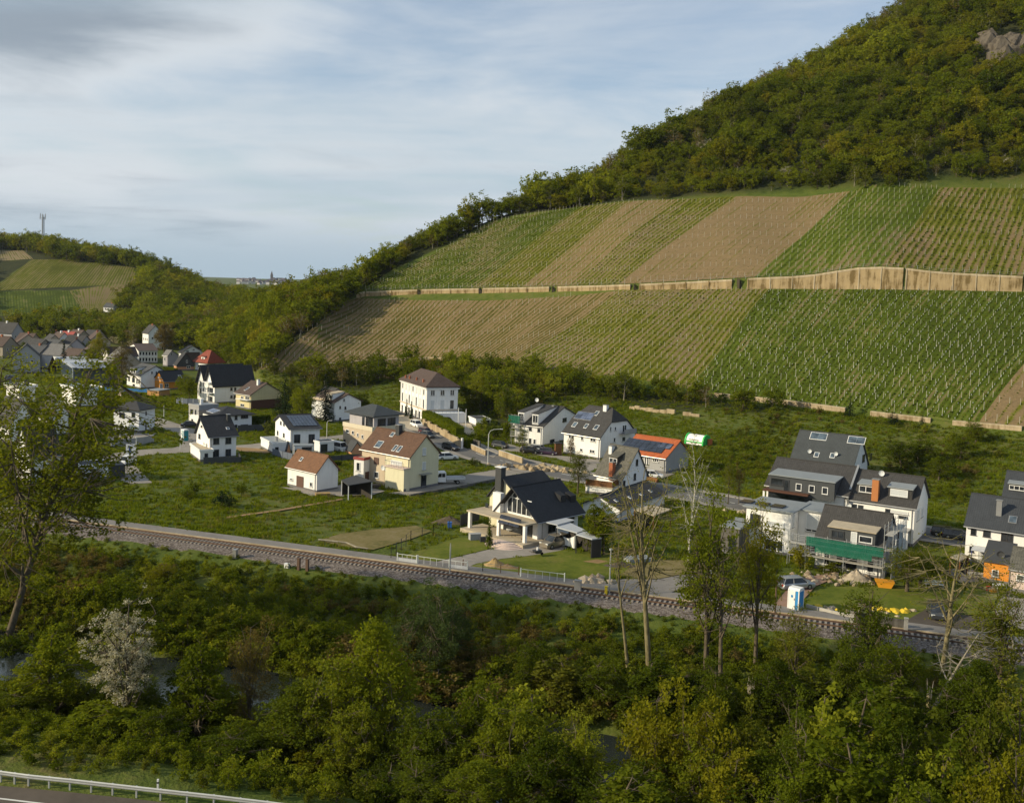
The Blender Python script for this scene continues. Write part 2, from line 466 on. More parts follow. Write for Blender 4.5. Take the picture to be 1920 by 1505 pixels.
for k in range(len(KC) - 1):
    n = SEGN[k]
    for i in range(n):
        t = i / n
        Y = KY[k] * (1 - t) + KY[k + 1] * t
        # a smooth, slightly hollow profile between features
        ts = t
        if k == 0: ts = t ** 1.35
        if k == 7: ts = t * t * (3 - 2 * t)
        Z = KZ[k] * (1 - ts) + KZ[k + 1] * ts
        X = AL * (Y + 120)
        if k in (2, 4): Z = Z + np.sin(t * math.pi) * (.5 * np.sin(X * .06 + Y * .03) + .25 * np.sin(X * .19))
        if k in (5, 6): Z = Z + np.sin(t * math.pi) * (2.2 * np.sin(X * .05 + Y * .021) + 1.2 * np.sin(X * .13 - Y * .07)) * (AL > -.12)
        rows.append((X, Y, Z))
rows.append((AL * (KY[-1] + 120), KY[-1], KZ[-1]))
V = np.stack([np.stack(r, 1) for r in rows])            # rows, cols, 3
NR, NCc = V.shape[:2]
idx = np.arange(NR * NCc).reshape(NR, NCc)
F = np.stack([idx[:-1, :-1], idx[:-1, 1:], idx[1:, 1:], idx[1:, :-1]], -1).reshape(-1, 4)
V = V.reshape(-1, 3)
BVH = BVHTree.FromPolygons([tuple(v) for v in V.tolist()], F.tolist())
def zat(x, y):
    h = BVH.ray_cast(Vector((x, y, 900)), Vector((0, 0, -1)))
    return h[0].z if h[0] is not None else 0.0
def hit(px, py):
    h = BVH.ray_cast(CAM, ray(px, py).normalized())
    return h[0] if h[0] is not None else at(px, py, 0)

def groundmat():
    m_, nt, out = newmat('meadow_and_slope')
    geo = nd(nt, 'ShaderNodeNewGeometry').outputs['Position']
    a = noise(nt, 0.035, 5, 0.6, geo); b = noise(nt, 0.35, 5, 0.65, geo); c = noise(nt, 2.2, 3, 0.6, geo)
    f = mth(nt, 'ADD', mth(nt, 'ADD', mth(nt, 'MULTIPLY', a, .45), mth(nt, 'MULTIPLY', b, .35)), mth(nt, 'MULTIPLY', c, .2))
    col = ramp(nt, f, [(.36, (.045, .066, .012)), (.46, (.072, .098, .017)), (.54, (.098, .115, .024)), (.62, (.135, .115, .045))])
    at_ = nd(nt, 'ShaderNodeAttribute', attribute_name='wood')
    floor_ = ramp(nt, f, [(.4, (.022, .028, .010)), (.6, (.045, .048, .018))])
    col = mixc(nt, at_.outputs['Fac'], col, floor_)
    finish(nt, out, col, .95, .1, bump=mth(nt, 'ADD', b, mth(nt, 'MULTIPLY', c, .5)), bstr=.9, bdist=.35)
    return m_
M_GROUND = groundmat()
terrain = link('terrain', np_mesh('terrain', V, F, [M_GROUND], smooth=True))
tag(terrain, kind='structure')
# ------------------------------------------------------------------ vineyards, walls, roads, railway
def in_poly(px, py, poly):
    px = np.asarray(px); py = np.asarray(py); c = np.zeros(px.shape, bool); n = len(poly)
    for i in range(n):
        x0, y0 = poly[i]; x1, y1 = poly[(i + 1) % n]
        k = (y0 > py) != (y1 > py)
        with np.errstate(divide='ignore', invalid='ignore'):
            c ^= k & (px < (x1 - x0) * (py - y0) / (y1 - y0 + 1e-12) + x0)
    return c
def soilmat(name, bare, green, cover, stripe=0.5, scale=1.0):
    """field ground: bare soil between the rows, weeds and grass along them; uv.x counts rows, uv.y is metres"""
    m_, nt, out = newmat(name)
    uv = nd(nt, 'ShaderNodeTexCoord').outputs['UV']
    sp = nd(nt, 'ShaderNodeSeparateXYZ'); nt.links.new(uv, sp.inputs[0])
    geo = nd(nt, 'ShaderNodeNewGeometry').outputs['Position']
    big = noise(nt, 0.05, 4, 0.6, geo); mid = noise(nt, 0.4, 4, 0.65, geo); fine = noise(nt, 2.4, 4, 0.65, geo)
    rowc = mth(nt, 'ABSOLUTE', mth(nt, 'SUBTRACT', mth(nt, 'FRACT', sp.outputs[0]), 0.5))
    rn = noise(nt, 1.0, 2, 0.5, uv, (0.6, 0.03, 1))
    st = mth(nt, 'MULTIPLY', mth(nt, 'SUBTRACT', 0.25, rowc), stripe * 2.2)
    f = mth(nt, 'ADD', mth(nt, 'ADD', mth(nt, 'MULTIPLY', big, .8), mth(nt, 'MULTIPLY', mid, .5)), mth(nt, 'ADD', mth(nt, 'MULTIPLY', fine, .5), st))
    f = mth(nt, 'ADD', f, mth(nt, 'MULTIPLY', mth(nt, 'SUBTRACT', rn, .5), stripe * 1.6 + .35))
    big2 = noise(nt, 0.018, 3, 0.6, geo); f = mth(nt, 'ADD', f, mth(nt, 'MULTIPLY', mth(nt, 'SUBTRACT', big2, .5), .7))
    f = mth(nt, 'ADD', f, cover - .9)
    g2 = tuple(x * .62 for x in green)
    col = ramp(nt, f, [(.30, bare), (.46, tuple(a * .6 + b * .4 for a, b in zip(bare, green))), (.58, green), (.80, g2)])
    cont = noise(nt, 1.0, 4, .65, uv, (.5, .9, 1)); lines = mth(nt, 'ADD', mth(nt, 'MULTIPLY', cont, .5), mth(nt, 'MULTIPLY', fine, .5))
    col = mixc(nt, 1.0, col, ramp(nt, lines, [(.34, (.74, .76, .68)), (.5, (.96, .97, .93)), (.66, (1.22, 1.2, 1.15))]), 'MULTIPLY')
    col = mixc(nt, mth(nt, 'MULTIPLY', rowc, .5), col, (.85, .86, .78), 'MULTIPLY')
    finish(nt, out, col, .95, .1, bump=mth(nt, 'ADD', fine, mid), bstr=.8, bdist=.2)
    return m_
BARE = (.19, .135, .075); BARE2 = (.165, .125, .07)
GR1 = (.112, .122, .010); GR2 = (.074, .104, .009); GR3 = (.125, .112, .026)
FIELDS = [
 # name, corners BL, BR, TR, TL (photo pixels), bare, green, cover, stripe, row spacing, vine size, stake spacing, group words
 ('lower striped', (484, 694), (952, 686), (1162, 545.5), (668, 557), BARE, GR3, .32, 1.0, 2.1, .5, 9, 'vine rows in the brown striped field under the left end of the long wall'),
 ('lower olive', (952, 686), (1290, 729), (1442, 541.5), (1162, 545), BARE2, GR1, .52, .5, 2.1, .7, 5, 'vine rows in the olive green field under the middle of the long wall'),
 ('lower green', (1290, 729), (1834, 796), (2030, 548), (1442, 541.5), BARE2, GR2, .74, .3, 1.75, .8, 5, 'staked vine rows in the dark green field under the tall wall'),
 ('lower corner', (1834, 796), (2300, 850), (2450, 560), (2030, 548), BARE, GR1, .30, .4, 2.4, .5, 7, 'vine rows on the bare brown corner field'),
 ('upper left', (676, 546), (885, 541), (1090, 388), (925, 414), BARE2, GR2, .68, .4, 2.0, .8, 6, 'vine rows in the green field at the left end above the wall'),
 ('upper light', (885, 541), (980, 539), (1180, 378), (1090, 388), BARE2, GR1, .62, .5, 2.0, .7, 6, 'vine rows in the grass green strip left of the brown strip'),
 ('upper brown strip', (980, 539), (1073, 536), (1274, 374), (1180, 378), BARE, GR1, .22, .9, 2.0, .4, 5, 'vine rows on the narrow brown strip above the wall'),
 ('upper olive', (1073, 536), (1162, 534), (1381, 369), (1274, 374), BARE2, GR1, .58, .5, 2.0, .7, 7, 'vine rows in the olive strip between the two brown fields'),
 ('upper brown', (1162, 534), (1414, 521), (1594, 359), (1381, 369), BARE, GR3, .20, .5, 2.2, .35, 7, 'vine rows on the broad bare brown field above the wall'),
 ('upper staked', (1414, 521), (1655, 500), (1764, 352), (1594, 359), BARE2, (.080, .112, .010), .64, .3, 2.2, .6, 5, 'staked vine rows in the bright green field above the wall'),
 ('upper right', (1655, 500), (2150, 530), (2150, 340), (1764, 352), BARE, GR1, .52, .4, 2.0, 1.0, 9, 'dense vine rows in the brownish green field above the tall wall'),
 ('far slope', (-20, 592), (158, 590), (150, 545), (-20, 545), BARE2, GR2, .72, .3, 2.2, .6, 12, 'vine rows on the far slope under the radio mast'),
 ('far olive', (158, 590), (190, 585), (250, 530), (130, 545), BARE2, GR1, .42, .5, 2.2, .5, 12, 'vine rows on the far slope beside the dark wood'),
 ('far upper', (-20, 544), (250, 533), (262, 504), (60, 487), BARE2, GR1, .62, .6, 2.2, .6, 12, 'vine rows on the upper part of the far slope'),
 ('far bare', (-20, 488), (62, 486), (44, 470), (-20, 468), (.22, .17, .11), GR1, .1, 1.2, 2.4, .5, 10, 'vine rows on the pale field below the radio mast'),
]
def tri_up(T, p, q):  # unused lift kept simple
    return T
def tufts_mesh(name, C, S, mat, rng, n=3, flat=.7):
    """small leafy tufts: n crossing leaf cards at each centre C (N,3), size S (N,)"""
    N = len(C); c = np.repeat(C, n, 0); s = np.repeat(S, n)[:, None]
    a = rng.uniform(0, np.pi, N * n); d = np.stack([np.cos(a), np.sin(a), np.zeros(N * n)], 1) * s * .55
    up = np.stack([rng.normal(0, .25, N * n), rng.normal(0, .25, N * n), np.ones(N * n)], 1) * s * flat
    v = np.stack([c - d, c + d, c + d * .8 + up, c - d * .8 + up * .9], 1).reshape(-1, 3)
    f = np.arange(len(v)).reshape(-1, 4)
    return np_mesh(name, v, f, [mat])
M_VINE = leafmat('vine_leaf', (.075, .098, .016), (.115, .138, .022), (.16, .165, .04), .4)
M_STAKE = plain('stake_wood', (.46, .44, .36), .85, .1)
M_STAKEG = plain('stake_metal', (.45, .47, .44), .5, .4)
rngF = np.random.default_rng(5)
STAKES = []; GUARDS = []
mb = MB().mat(M_STAKE).tube([(0, 0, -.2), (0, 0, 1.9)], .05, 4)
ME_STAKE = mb.mesh('stake')
for fi, (fn, BL, BR, TR_, TL, bare, green, cover, stripe, sp_, vs, ss, gtxt) in enumerate(FIELDS):
    P = [hit(*c) for c in (BL, BR, TR_, TL)]
    p = [np.array((q.x, q.y)) for q in P]
    wid = max(np.linalg.norm(p[1] - p[0]), np.linalg.norm(p[2] - p[3])); hgt = np.linalg.norm(p[3] - p[0])
    nrow = max(3, int(wid / sp_)); gu = min(160, max(4, int(wid / 2.0))); gv = min(110, max(4, int(hgt / 1.5)))
    def bil(u, v):
        q = p[0] * (1 - u) * (1 - v) + p[1] * u * (1 - v) + p[2] * u * v + p[3] * (1 - u) * v
        al_ = q[0] / (q[1] + 120)
        if fn.startswith('lower'): q[1] = min(q[1], np.interp(al_, AL, KY[3]) - .5)
        if fn.startswith('upper'): q[1] = max(q[1], np.interp(al_, AL, KY[4]) + .6)
        return q
    vs_, uvs = [], []
    for j in range(gv + 1):
        for i in range(gu + 1):
            q = bil(i / gu, j / gv); vs_.append((q[0], q[1], zat(q[0], q[1]) + .14)); uvs.append((i / gu * nrow, j / gv * hgt))
    ii = np.arange((gu + 1) * (gv + 1)).reshape(gv + 1, gu + 1)
    ff = np.stack([ii[:-1, :-1], ii[:-1, 1:], ii[1:, 1:], ii[1:, :-1]], -1).reshape(-1, 4)
    me = np_mesh('field', np.array(vs_), ff, [soilmat('soil ' + fn, bare, green, cover, stripe)], smooth=True)
    ul = me.uv_layers.new(name='UV'); ul.data.foreach_set('uv', np.array(uvs, dtype=np.float32)[ff.ravel()].ravel())
    tag(link('field', me), kind='structure')
    far = p[0][1] > 500
    step = 1.0 if not far else 2.6
    rstep = 1 if not far else 3
    for r in range(0, nrow, rstep):
        u = (r + .5) / nrow
        a, b = bil(u, .01), bil(u, .99); L = np.linalg.norm(b - a); n = max(2, int(L / step))
        t = (np.arange(n) + rngF.uniform(-.3, .3, n)) / n
        if vs < .6: t = t[rngF.random(n) < .75]
        XY = a + (b - a) * t[:, None] + rngF.normal(0, .12, (len(t), 2))
        mx, my = proj((a[0], a[1], 40))
        Z = np.array([zat(x, y) for x, y in XY]) + .1
        C = np.column_stack([XY, Z]); S = rngF.uniform(.45, 1.1, len(t)) * vs * .72
        if len(C) < 2: continue
        # vine row: a low hedge of shoots plus the wire posts of that row
        me = tufts_mesh('vine_row', C, S, M_VINE, rngF, 3 if not far else 2)
        tag(link('vine_hedge', me), 'low ' + gtxt.replace('vine rows', 'vine row'), 'vine row', gtxt)
        if far: continue
        if fn in ('lower green', 'lower olive') and (fn == 'lower green' or u > .7):
            for t_ in np.arange(rngF.uniform(0, 1), L, 1.25):
                if rngF.random() < (.06 if r % 2 or fn != 'lower green' else .25 + .7 * min(1, u * 1.5)): q = a + (b - a) * (t_ / L); GUARDS.append((q[0], q[1], zat(q[0], q[1])))
        for t_ in np.arange(rngF.uniform(0, 1) * (ss if fn == 'lower green' else .6), L, ss):
            q = a + (b - a) * (t_ / L)
            STAKES.append((q[0] + rngF.normal(0, .05), q[1], zat(q[0], q[1]), fi))
STK = np.array(STAKES)
spx, spy = projn(STK[:, :3])
vis = (spx > 0) & (spx < 1920) & (spy > 0)
order = np.argsort(np.where(vis, np.hypot(STK[:, 0], STK[:, 1]), 1e6))
for k in order[:290]:
    x, y, z, fi = STK[k]
    o = link('vineyard_stake', ME_STAKE, loc=(x, y, z), rz=rngF.uniform(0, 3)); s = rngF.uniform(.85, 1.1); o.scale = (1, 1, s)
    tag(o, 'pale thin stake standing in a vine row low on the slope', 'stake', 'stakes standing in the vine rows')
rest = order[290:]
b = []; fcs = []
for k in rest:
    x, y, z, fi = STK[k]; h = rngF.uniform(1.5, 1.95); w = .045; o_ = len(b)
    b += [(x - w, y, z), (x + w, y, z), (x, y + w * 1.5, z), (x - w, y, z + h), (x + w, y, z + h), (x, y + w * 1.5, z + h)]
    fcs += [(o_, o_ + 1, o_ + 4, o_ + 3), (o_ + 1, o_ + 2, o_ + 5, o_ + 4), (o_ + 2, o_, o_ + 3, o_ + 5)]
tag(link('vineyard_stakes', np_mesh('stakes', np.array(b), np.array(fcs), [M_STAKE])), 'rows of pale stakes over the upper slopes', 'stakes', 'stakes standing in the vine rows', 'stuff')

b = []; fcs = []
for x, y, z in GUARDS:
    h = rngF.uniform(.4, .7); w = .07; o_ = len(b)
    b += [(x - w, y, z), (x + w, y, z), (x, y + w * 1.5, z), (x - w, y, z + h), (x + w, y, z + h), (x, y + w * 1.5, z + h)]
    fcs += [(o_, o_ + 1, o_ + 4, o_ + 3), (o_ + 1, o_ + 2, o_ + 5, o_ + 4), (o_ + 2, o_, o_ + 3, o_ + 5)]
tag(link('plant_guards', np_mesh('guards', np.array(b), np.array(fcs), [plain('guard_plastic', (.50, .54, .48), .6)])), 'short pale plant guards along the rows of the dark green field', 'plant guards', None, 'stuff')
# ---- retaining walls
def curve_px(k):
    pts = np.stack([AL * (KY[k] + 120), KY[k], KZ[k]], 1)
    x, y = projn(pts)
    return x, pts
def concrete(name, c, stain=(.13, .10, .05), amt=.5):
    m_, nt, out = newmat(name)
    geo = nd(nt, 'ShaderNodeNewGeometry').outputs['Position']
    v = noise(nt, 1.0, 5, .65, geo, (.9, .9, .12)); b_ = noise(nt, .25, 4, .6, geo); f_ = noise(nt, 5, 3, .6, geo)
    f = mth(nt, 'ADD', mth(nt, 'MULTIPLY', v, .6), mth(nt, 'MULTIPLY', b_, .4))
    col = ramp(nt, f, [(.38 + .1 * (1 - amt), stain), (.50, tuple(x * .8 for x in c)), (.62, c)])
    finish(nt, out, col, .92, .15, bump=mth(nt, 'ADD', f_, v), bstr=.5, bdist=.06)
    return m_
M_WALLTOP = concrete('wall_coping', (.50, .41, .28), (.34, .27, .17), .3)
M_WALLST = concrete('old_concrete', (.40, .30, .165), (.15, .105, .045), .55)
M_WALLLO = concrete('low_wall_stone', (.44, .35, .23), (.22, .16, .09), .5)
M_RAIL = plain('galvanised', (.42, .43, .42), .45, .5, metal=.4)
def ret_wall(k0, k1, px0, px1, seg, label, name='retaining_wall', buttress=True, mat=M_WALLST, cop=1.7, thick=.5, hmin=0):
    x, A = curve_px(k0); _, B = curve_px(k1)
    pxs = np.arange(px0, px1 + .1, seg)
    pa = np.stack([np.interp(pxs, x, A[:, i]) for i in range(3)], 1)
    pb = np.stack([np.interp(pxs, x, B[:, i]) for i in range(3)], 1)
    root = empty(name, Vector(pa[len(pa) // 2]), 0, label, 'retaining wall'); o = Vector(pa[len(pa) // 2])
    for i in range(len(pxs) - 1):
        a, b_ = Vector(pa[i]) - o, Vector(pa[i + 1]) - o
        ha = max(hmin, pb[i][2] - pa[i][2]) + .15; hb = max(hmin, pb[i + 1][2] - pa[i + 1][2]) + .15
        d = (b_ - a); d.z = 0; d.normalize(); nrm = Vector((d.y, -d.x, 0))
        a2, b2 = a + d * .012, b_ - d * .012
        a2 = a2 + nrm * .3; b2 = b2 + nrm * .3
        bk = -nrm * (thick + .6)
        def slab(z0a, z1a, z0b, z1b, out=0.0):
            m2 = MB(); e = nrm * out
            P = [a2 + e + Vector((0, 0, z0a)), b2 + e + Vector((0, 0, z0b)), b2 + bk + Vector((0, 0, z0b)), a2 + bk + Vector((0, 0, z0a)),
                 a2 + e + Vector((0, 0, z1a)), b2 + e + Vector((0, 0, z1b)), b2 + bk + Vector((0, 0, z1b)), a2 + bk + Vector((0, 0, z1a))]
            m2.v = [tuple(q) for q in P]
            for q in ((0, 3, 2, 1), (4, 5, 6, 7), (0, 1, 5, 4), (1, 2, 6, 5), (2, 3, 7, 6), (3, 0, 4, 7)): m2.f.append(q); m2.m.append(0)
            return m2
        slab(-.8, ha - cop * .35, -.8, hb - cop * .35).build('wall_panel', mat, root)
        slab(ha - cop * .35, ha, hb - cop * .35, hb, .07).build('coping', M_WALLTOP, root)
        if buttress:
            mm = MB(); c = a + nrm * .3; hh = ha - .1
            q = [c - d * .16 + nrm * .16, c + d * .16 + nrm * .16, c + d * .16, c - d * .16]
            mm.v = [tuple(w_ + Vector((0, 0, -.8))) for w_ in q] + [tuple(w_ + Vector((0, 0, hh))) for w_ in q]
            for q in ((0, 3, 2, 1), (4, 5, 6, 7), (0, 1, 5, 4), (1, 2, 6, 5), (3, 0, 4, 7)): mm.f.append(q); mm.m.append(0)
            mm.build('pilaster', M_WALLTOP if ha > 3.5 else mat, root)
    return root, pa, pb
ret_wall(3, 4, 668, 684, 16, 'short stub of concrete wall at the far left end of the vineyard wall', buttress=False)
SEGS = [(687, 783, 'first long stretch of the pale vineyard wall from its left end'), (791, 898, 'second stretch of the vineyard wall between two stairways, left of the tall part'),
        (906, 1030, 'third stretch of the pale vineyard wall below the narrow brown strip'), (1046, 1182, 'fourth stretch of the vineyard wall below the olive strip'),
        (1200, 1372, 'fifth stretch of the vineyard wall below the broad brown field'), (1402, 1692, 'stretch of vineyard wall that swells into a tall stained face'),
        (1698, 1916, 'tall stained concrete wall right of the dark joint'), (1921, 2200, 'continuation of the tall wall past its corner')]
for a_, b_, lb in SEGS:
    n = max(2, round((b_ - a_) / 44)); ret_wall(3, 4, a_, b_, (b_ - a_) / n, lb)
M_DARKST = plain('dark_steps', (.06, .05, .035), .9, .1)
# stairways that cut through the wall between its stretches, with hand rails
xk3, A3 = curve_px(3); xk4, A4 = curve_px(4)
for px_, lb in ((787, 'stairway through the wall below the left green field'), (902, 'stairway through the wall under the grass green strip'), (1038, 'stairway through the wall beside the narrow brown strip'),
                (1191, 'stairway through the wall left of the broad brown field'), (1386, 'stairway through the wall below the bright green staked field')):
    a = Vector([np.interp(px_ - 3, xk3, A3[:, i]) for i in range(3)]); b_ = Vector([np.interp(px_ + 3, xk4, A4[:, i]) for i in range(3)])
    b_.x += 0; root = empty('stairway', a, 0, lb, 'stairway')
    h = b_.z - a.z; L = Vector((b_.x - a.x, b_.y - a.y, 0)); d = L.normalized(); nrm = Vector((d.y, -d.x, 0)); n = 7
    for i in range(n):
        mm = MB(); t0, t1 = 1 - (i + 1) / n, 1 - i / n; z1 = h * (n - i) / n + .1
        z1 = h * (i + 1) / n + .1; t0, t1 = 1 - (i + 1) / n, 1 - i / n
        q = [L * t0 + nrm * .9, L * t1 + nrm * .9, L * t1 - nrm * .6, L * t0 - nrm * .6]
        mm.v = [tuple(w_ + Vector((0, 0, -.6))) for w_ in q] + [tuple(w_ + Vector((0, 0, z1))) for w_ in q]
        for f_ in ((0, 3, 2, 1), (4, 5, 6, 7), (0, 1, 5, 4), (1, 2, 6, 5), (2, 3, 7, 6), (3, 0, 4, 7)): mm.f.append(f_); mm.m.append(0)
        mm.build('step', M_DARKST, root)
    MB().tube([L + nrm * 1.0 + Vector((0, 0, .9)), nrm * 1.0 + Vector((0, 0, h + 1.0))], .05, 4).build('handrail', M_DARKST, root)
for a_, b_, lb in ((596, 690, 'low pale wall at the foot of the striped vineyard, left part'), (694, 832, 'low pale wall above the trees behind the white villa'),
                   (1340, 1585, 'low pale wall at the foot of the dark green vineyard, left of the cypress'), (1632, 1745, 'low pale wall stretch right of the lone cypress'), (1786, 1916, 'low pale wall at the right edge under the brown corner field')):
    n = max(2, round((b_ - a_) / 30)); ret_wall(1, 2, a_, b_, (b_ - a_) / n, lb, 'low_wall', False, M_WALLLO, cop=.8, hmin=.9)
# slender rail fence on top of the long wall
x4, A4 = curve_px(4)
for pa_, pb_, lb in ((687, 1180, 'thin wire fence on the left half of the vineyard wall'), (1200, 1692, 'thin wire fence on the wall left of the dark joint'), (1698, 1990, 'thin wire fence on top of the tall wall at the right')):
    pxs = np.arange(pa_, pb_, 22.0)
    pts = [Vector([np.interp(q, x4, A4[:, i]) for i in range(3)]) for q in pxs]
    root = empty('wire_fence', pts[0], 0, lb, 'fence')
    for q in pts: MB().tube([q - pts[0] + Vector((0, 0, -.3)), q - pts[0] + Vector((0, 0, 1.2))], .05, 4).build('fence_post', M_RAIL, root)
    for hz in (.6, 1.15): MB().tube([q - pts[0] + Vector((0, 0, hz)) for q in pts], .022, 3).build('wire', M_RAIL, root)

# ---- flat surfaces
def asphalt(name, c, crack=.2):
    m_, nt, out = newmat(name)
    geo = nd(nt, 'ShaderNodeNewGeometry').outputs['Position']
    b_ = noise(nt, .18, 4, .6, geo); f_ = noise(nt, 1.4, 4, .6, geo); g_ = noise(nt, 14, 2, .6, geo)
    f = mth(nt, 'ADD', mth(nt, 'MULTIPLY', b_, .6), mth(nt, 'MULTIPLY', f_, .4))
    col = ramp(nt, f, [(.35, tuple(x * .8 for x in c)), (.5, c), (.66, tuple(x * 1.18 for x in c))])
    finish(nt, out, col, .9, .25, bump=g_, bstr=.3, bdist=.01)
    return m_
M_ASPH = asphalt('asphalt', (.135, .13, .125)); M_PAVE = asphalt('paving', (.26, .235, .205)); M_PATH = asphalt('cycle_path_asphalt', (.20, .185, .17))
M_GRAV = asphalt('pale_gravel', (.42, .36, .27)); M_BRICKP = asphalt('red_paving', (.27, .17, .12)); M_BSOIL = asphalt('bare_soil', (.26, .17, .08)); M_DARKYARD = asphalt('dark_yard', (.075, .062, .05))
M_LAWN = None
def lawnmat(name, c1, c2, c3):
    m_, nt, out = newmat(name)
    geo = nd(nt, 'ShaderNodeNewGeometry').outputs['Position']
    b_ = noise(nt, .16, 4, .65, geo); f_ = noise(nt, 1.6, 4, .65, geo)
    f = mth(nt, 'ADD', mth(nt, 'MULTIPLY', b_, .6), mth(nt, 'MULTIPLY', f_, .4))
    finish(nt, out, ramp(nt, f, [(.38, c1), (.5, c2), (.62, c3)]), .95, .1, bump=f_, bstr=.5, bdist=.1)
    return m_
M_LAWN = lawnmat('mown_lawn', (.075, .098, .012), (.110, .130, .017), (.150, .145, .032))
M_ROUGHG = lawnmat('dry_grass', (.10, .095, .03), (.17, .14, .055), (.21, .17, .09))
M_LINE = plain('road_paint', (.62, .61, .57), .7, .2)
_zc = [0.03]
def flat(name, pix, mat, z=None, kind='structure', world=None):
    if z is None:
        _zc[0] += .006; z = _zc[0]
    pts = world if world else [at(px, py, z) for px, py in pix]
    mb_ = MB(); mb_.poly([(p[0], p[1], z) for p in pts])
    # a rim so that the sheet has an edge
    n = len(pts)
    o = mb_.build(name, mat)
    me = o.data
    if me.polygons[0].normal.z < 0: me.flip_normals()
    return tag(o, kind=kind)
def strip(pts, w):
    L, R = [], []
    pts = [Vector((p[0], p[1], 0)) for p in pts]
    # resample smoothly
    out = []
    for i in range(len(pts) - 1):
        p0, p1, p2, p3 = pts[max(i - 1, 0)], pts[i], pts[i + 1], pts[min(i + 2, len(pts) - 1)]
        for k in range(6):
            t = k / 6
            out.append(.5 * ((2 * p1) + (-p0 + p2) * t + (2 * p0 - 5 * p1 + 4 * p2 - p3) * t * t + (-p0 + 3 * p1 - 3 * p2 + p3) * t ** 3))
    out.append(pts[-1]); pts = out
    for i, p in enumerate(pts):
        d = (pts[min(i + 1, len(pts) - 1)] - pts[max(i - 1, 0)]).normalized(); n = Vector((-d.y, d.x, 0))
        ww = w / 2
        L.append(p + n * ww); R.append(p - n * ww)
    return L, R, pts
def road(name, pix, w, mat, z=None, world=None):
    if z is None:
        _zc[0] += .006; z = _zc[0]
    P = world or [at(x, y) for x, y in pix]
    L, R, c = strip(P, w); mb_ = MB()
    for i in range(len(L) - 1):
        mb_.poly([(R[i].x, R[i].y, z), (R[i + 1].x, R[i + 1].y, z), (L[i + 1].x, L[i + 1].y, z), (L[i].x, L[i].y, z)])
    return tag(mb_.build(name, mat), kind='structure'), L, R, c
def kerb(pts, side, h=.12, w=.16, name='kerb', mat=None):
    mb_ = MB()
    for i in range(len(pts) - 1):
        a, b_ = pts[i], pts[i + 1]; d = (b_ - a).normalized(); n = Vector((-d.y, d.x, 0)) * side * w
        q = [a, b_, b_ + n, a + n]
        o_ = len(mb_.v); mb_.v += [(p.x, p.y, -.05) for p in q] + [(p.x, p.y, h) for p in q]
        for f_ in ((4, 5, 6, 7), (0, 1, 5, 4), (1, 2, 6, 5), (2, 3, 7, 6), (3, 0, 4, 7)): mb_.f.append(tuple(o_ + k for k in f_)); mb_.m.append(0)
    return tag(mb_.build(name, mat or M_KERB), kind='structure')
M_KERB = plain('kerb_stone', (.40, .38, .34), .9, .15)
MAINP = [(600, 752), (680, 766), (745, 782), (800, 806), (836, 824), (900, 852), (960, 868), (1068, 891), (1114, 898), (1240, 919), (1310, 931), (1400, 948), (1500, 968), (1740, 1001), (1990, 1040)]
o_, Lm, Rm, Cm = road('main_road', MAINP, 8.4, M_ASPH)
for side, pts in ((1, Lm), (-1, Rm)):
    L2, R2, c2 = [], [], []
    pp = [p + (p - Cm[i]).normalized() * .9 for i, p in enumerate(pts)]
    mb_ = MB()
    for i in range(len(pts) - 1):
        q0, q1 = pts[i], pts[i + 1]; r0_, r1_ = pts[i] + (pts[i] - Cm[i]).normalized() * 1.7, pts[i + 1] + (pts[i + 1] - Cm[i + 1]).normalized() * 1.7
        fq = [(q0.x, q0.y, .13), (q1.x, q1.y, .13), (r1_.x, r1_.y, .13), (r0_.x, r0_.y, .13)]
        mb_.poly(fq if side < 0 else fq[::-1])
    tag(mb_.build('pavement', M_PAVE), kind='structure'); kerb(pts, side)
# centre dashes
mk = MB(); acc = 0
for i in range(len(Cm) - 1):
    a, b_ = Cm[i], Cm[i + 1]; L_ = (b_ - a).length; d = (b_ - a) / L_; n_ = Vector((-d.y, d.x, 0)) * .11; t = 0
    while t < L_:
        if ((acc + t) % 9) < 4 and t + 1 <= L_:
            q = a + d * t; r = a + d * (t + 1)
            mk.poly([(q.x - n_.x, q.y - n_.y, .05), (r.x - n_.x, r.y - n_.y, .05), (r.x + n_.x, r.y + n_.y, .05), (q.x + n_.x, q.y + n_.y, .05)])
        t += 1
    acc += L_
tag(mk.build('road_marking', M_LINE), kind='structure')
road('street', [(150, 900), (205, 872), (222, 858), (252, 850), (300, 846), (345, 843), (372, 832), (362, 814), (330, 803), (290, 790), (235, 772)], 6.5, M_PAVE)
road('street', [(362, 828), (400, 838), (450, 839), (505, 834), (570, 826), (640, 820), (700, 812), (745, 800), (762, 792)], 6.0, M_PAVE)
flat('paved_yard', [(205, 863), (240, 868), (254, 874), (286, 905), (234, 907), (218, 890)], M_PAVE)
flat('side_road', [(985, 878), (935, 879), (880, 888), (857, 896), (825, 904), (752, 921), (727, 924), (769, 930), (861, 914), (940, 898), (1003, 887)], M_PAVE)
flat('driveway', [(915, 853), (934, 848), (950, 831), (985, 840), (1042, 853), (1126, 862), (1123, 876), (1100, 886), (1071, 882), (1086, 871), (1042, 859), (980, 847), (940, 846), (925, 858)], M_PAVE)
flat('driveway', [(1180, 903), (1196, 892), (1235, 899), (1275, 884), (1262, 880), (1215, 880), (1190, 886)], M_PAVE)
flat('driveway', [(798, 1058), (866, 1067), (893, 1056), (940, 1047), (993, 1041), (1043, 1034), (1062, 1028), (1066, 1008), (1020, 1008), (985, 1013), (955, 1023), (915, 1030), (860, 1043), (826, 1051)], M_PAVE)
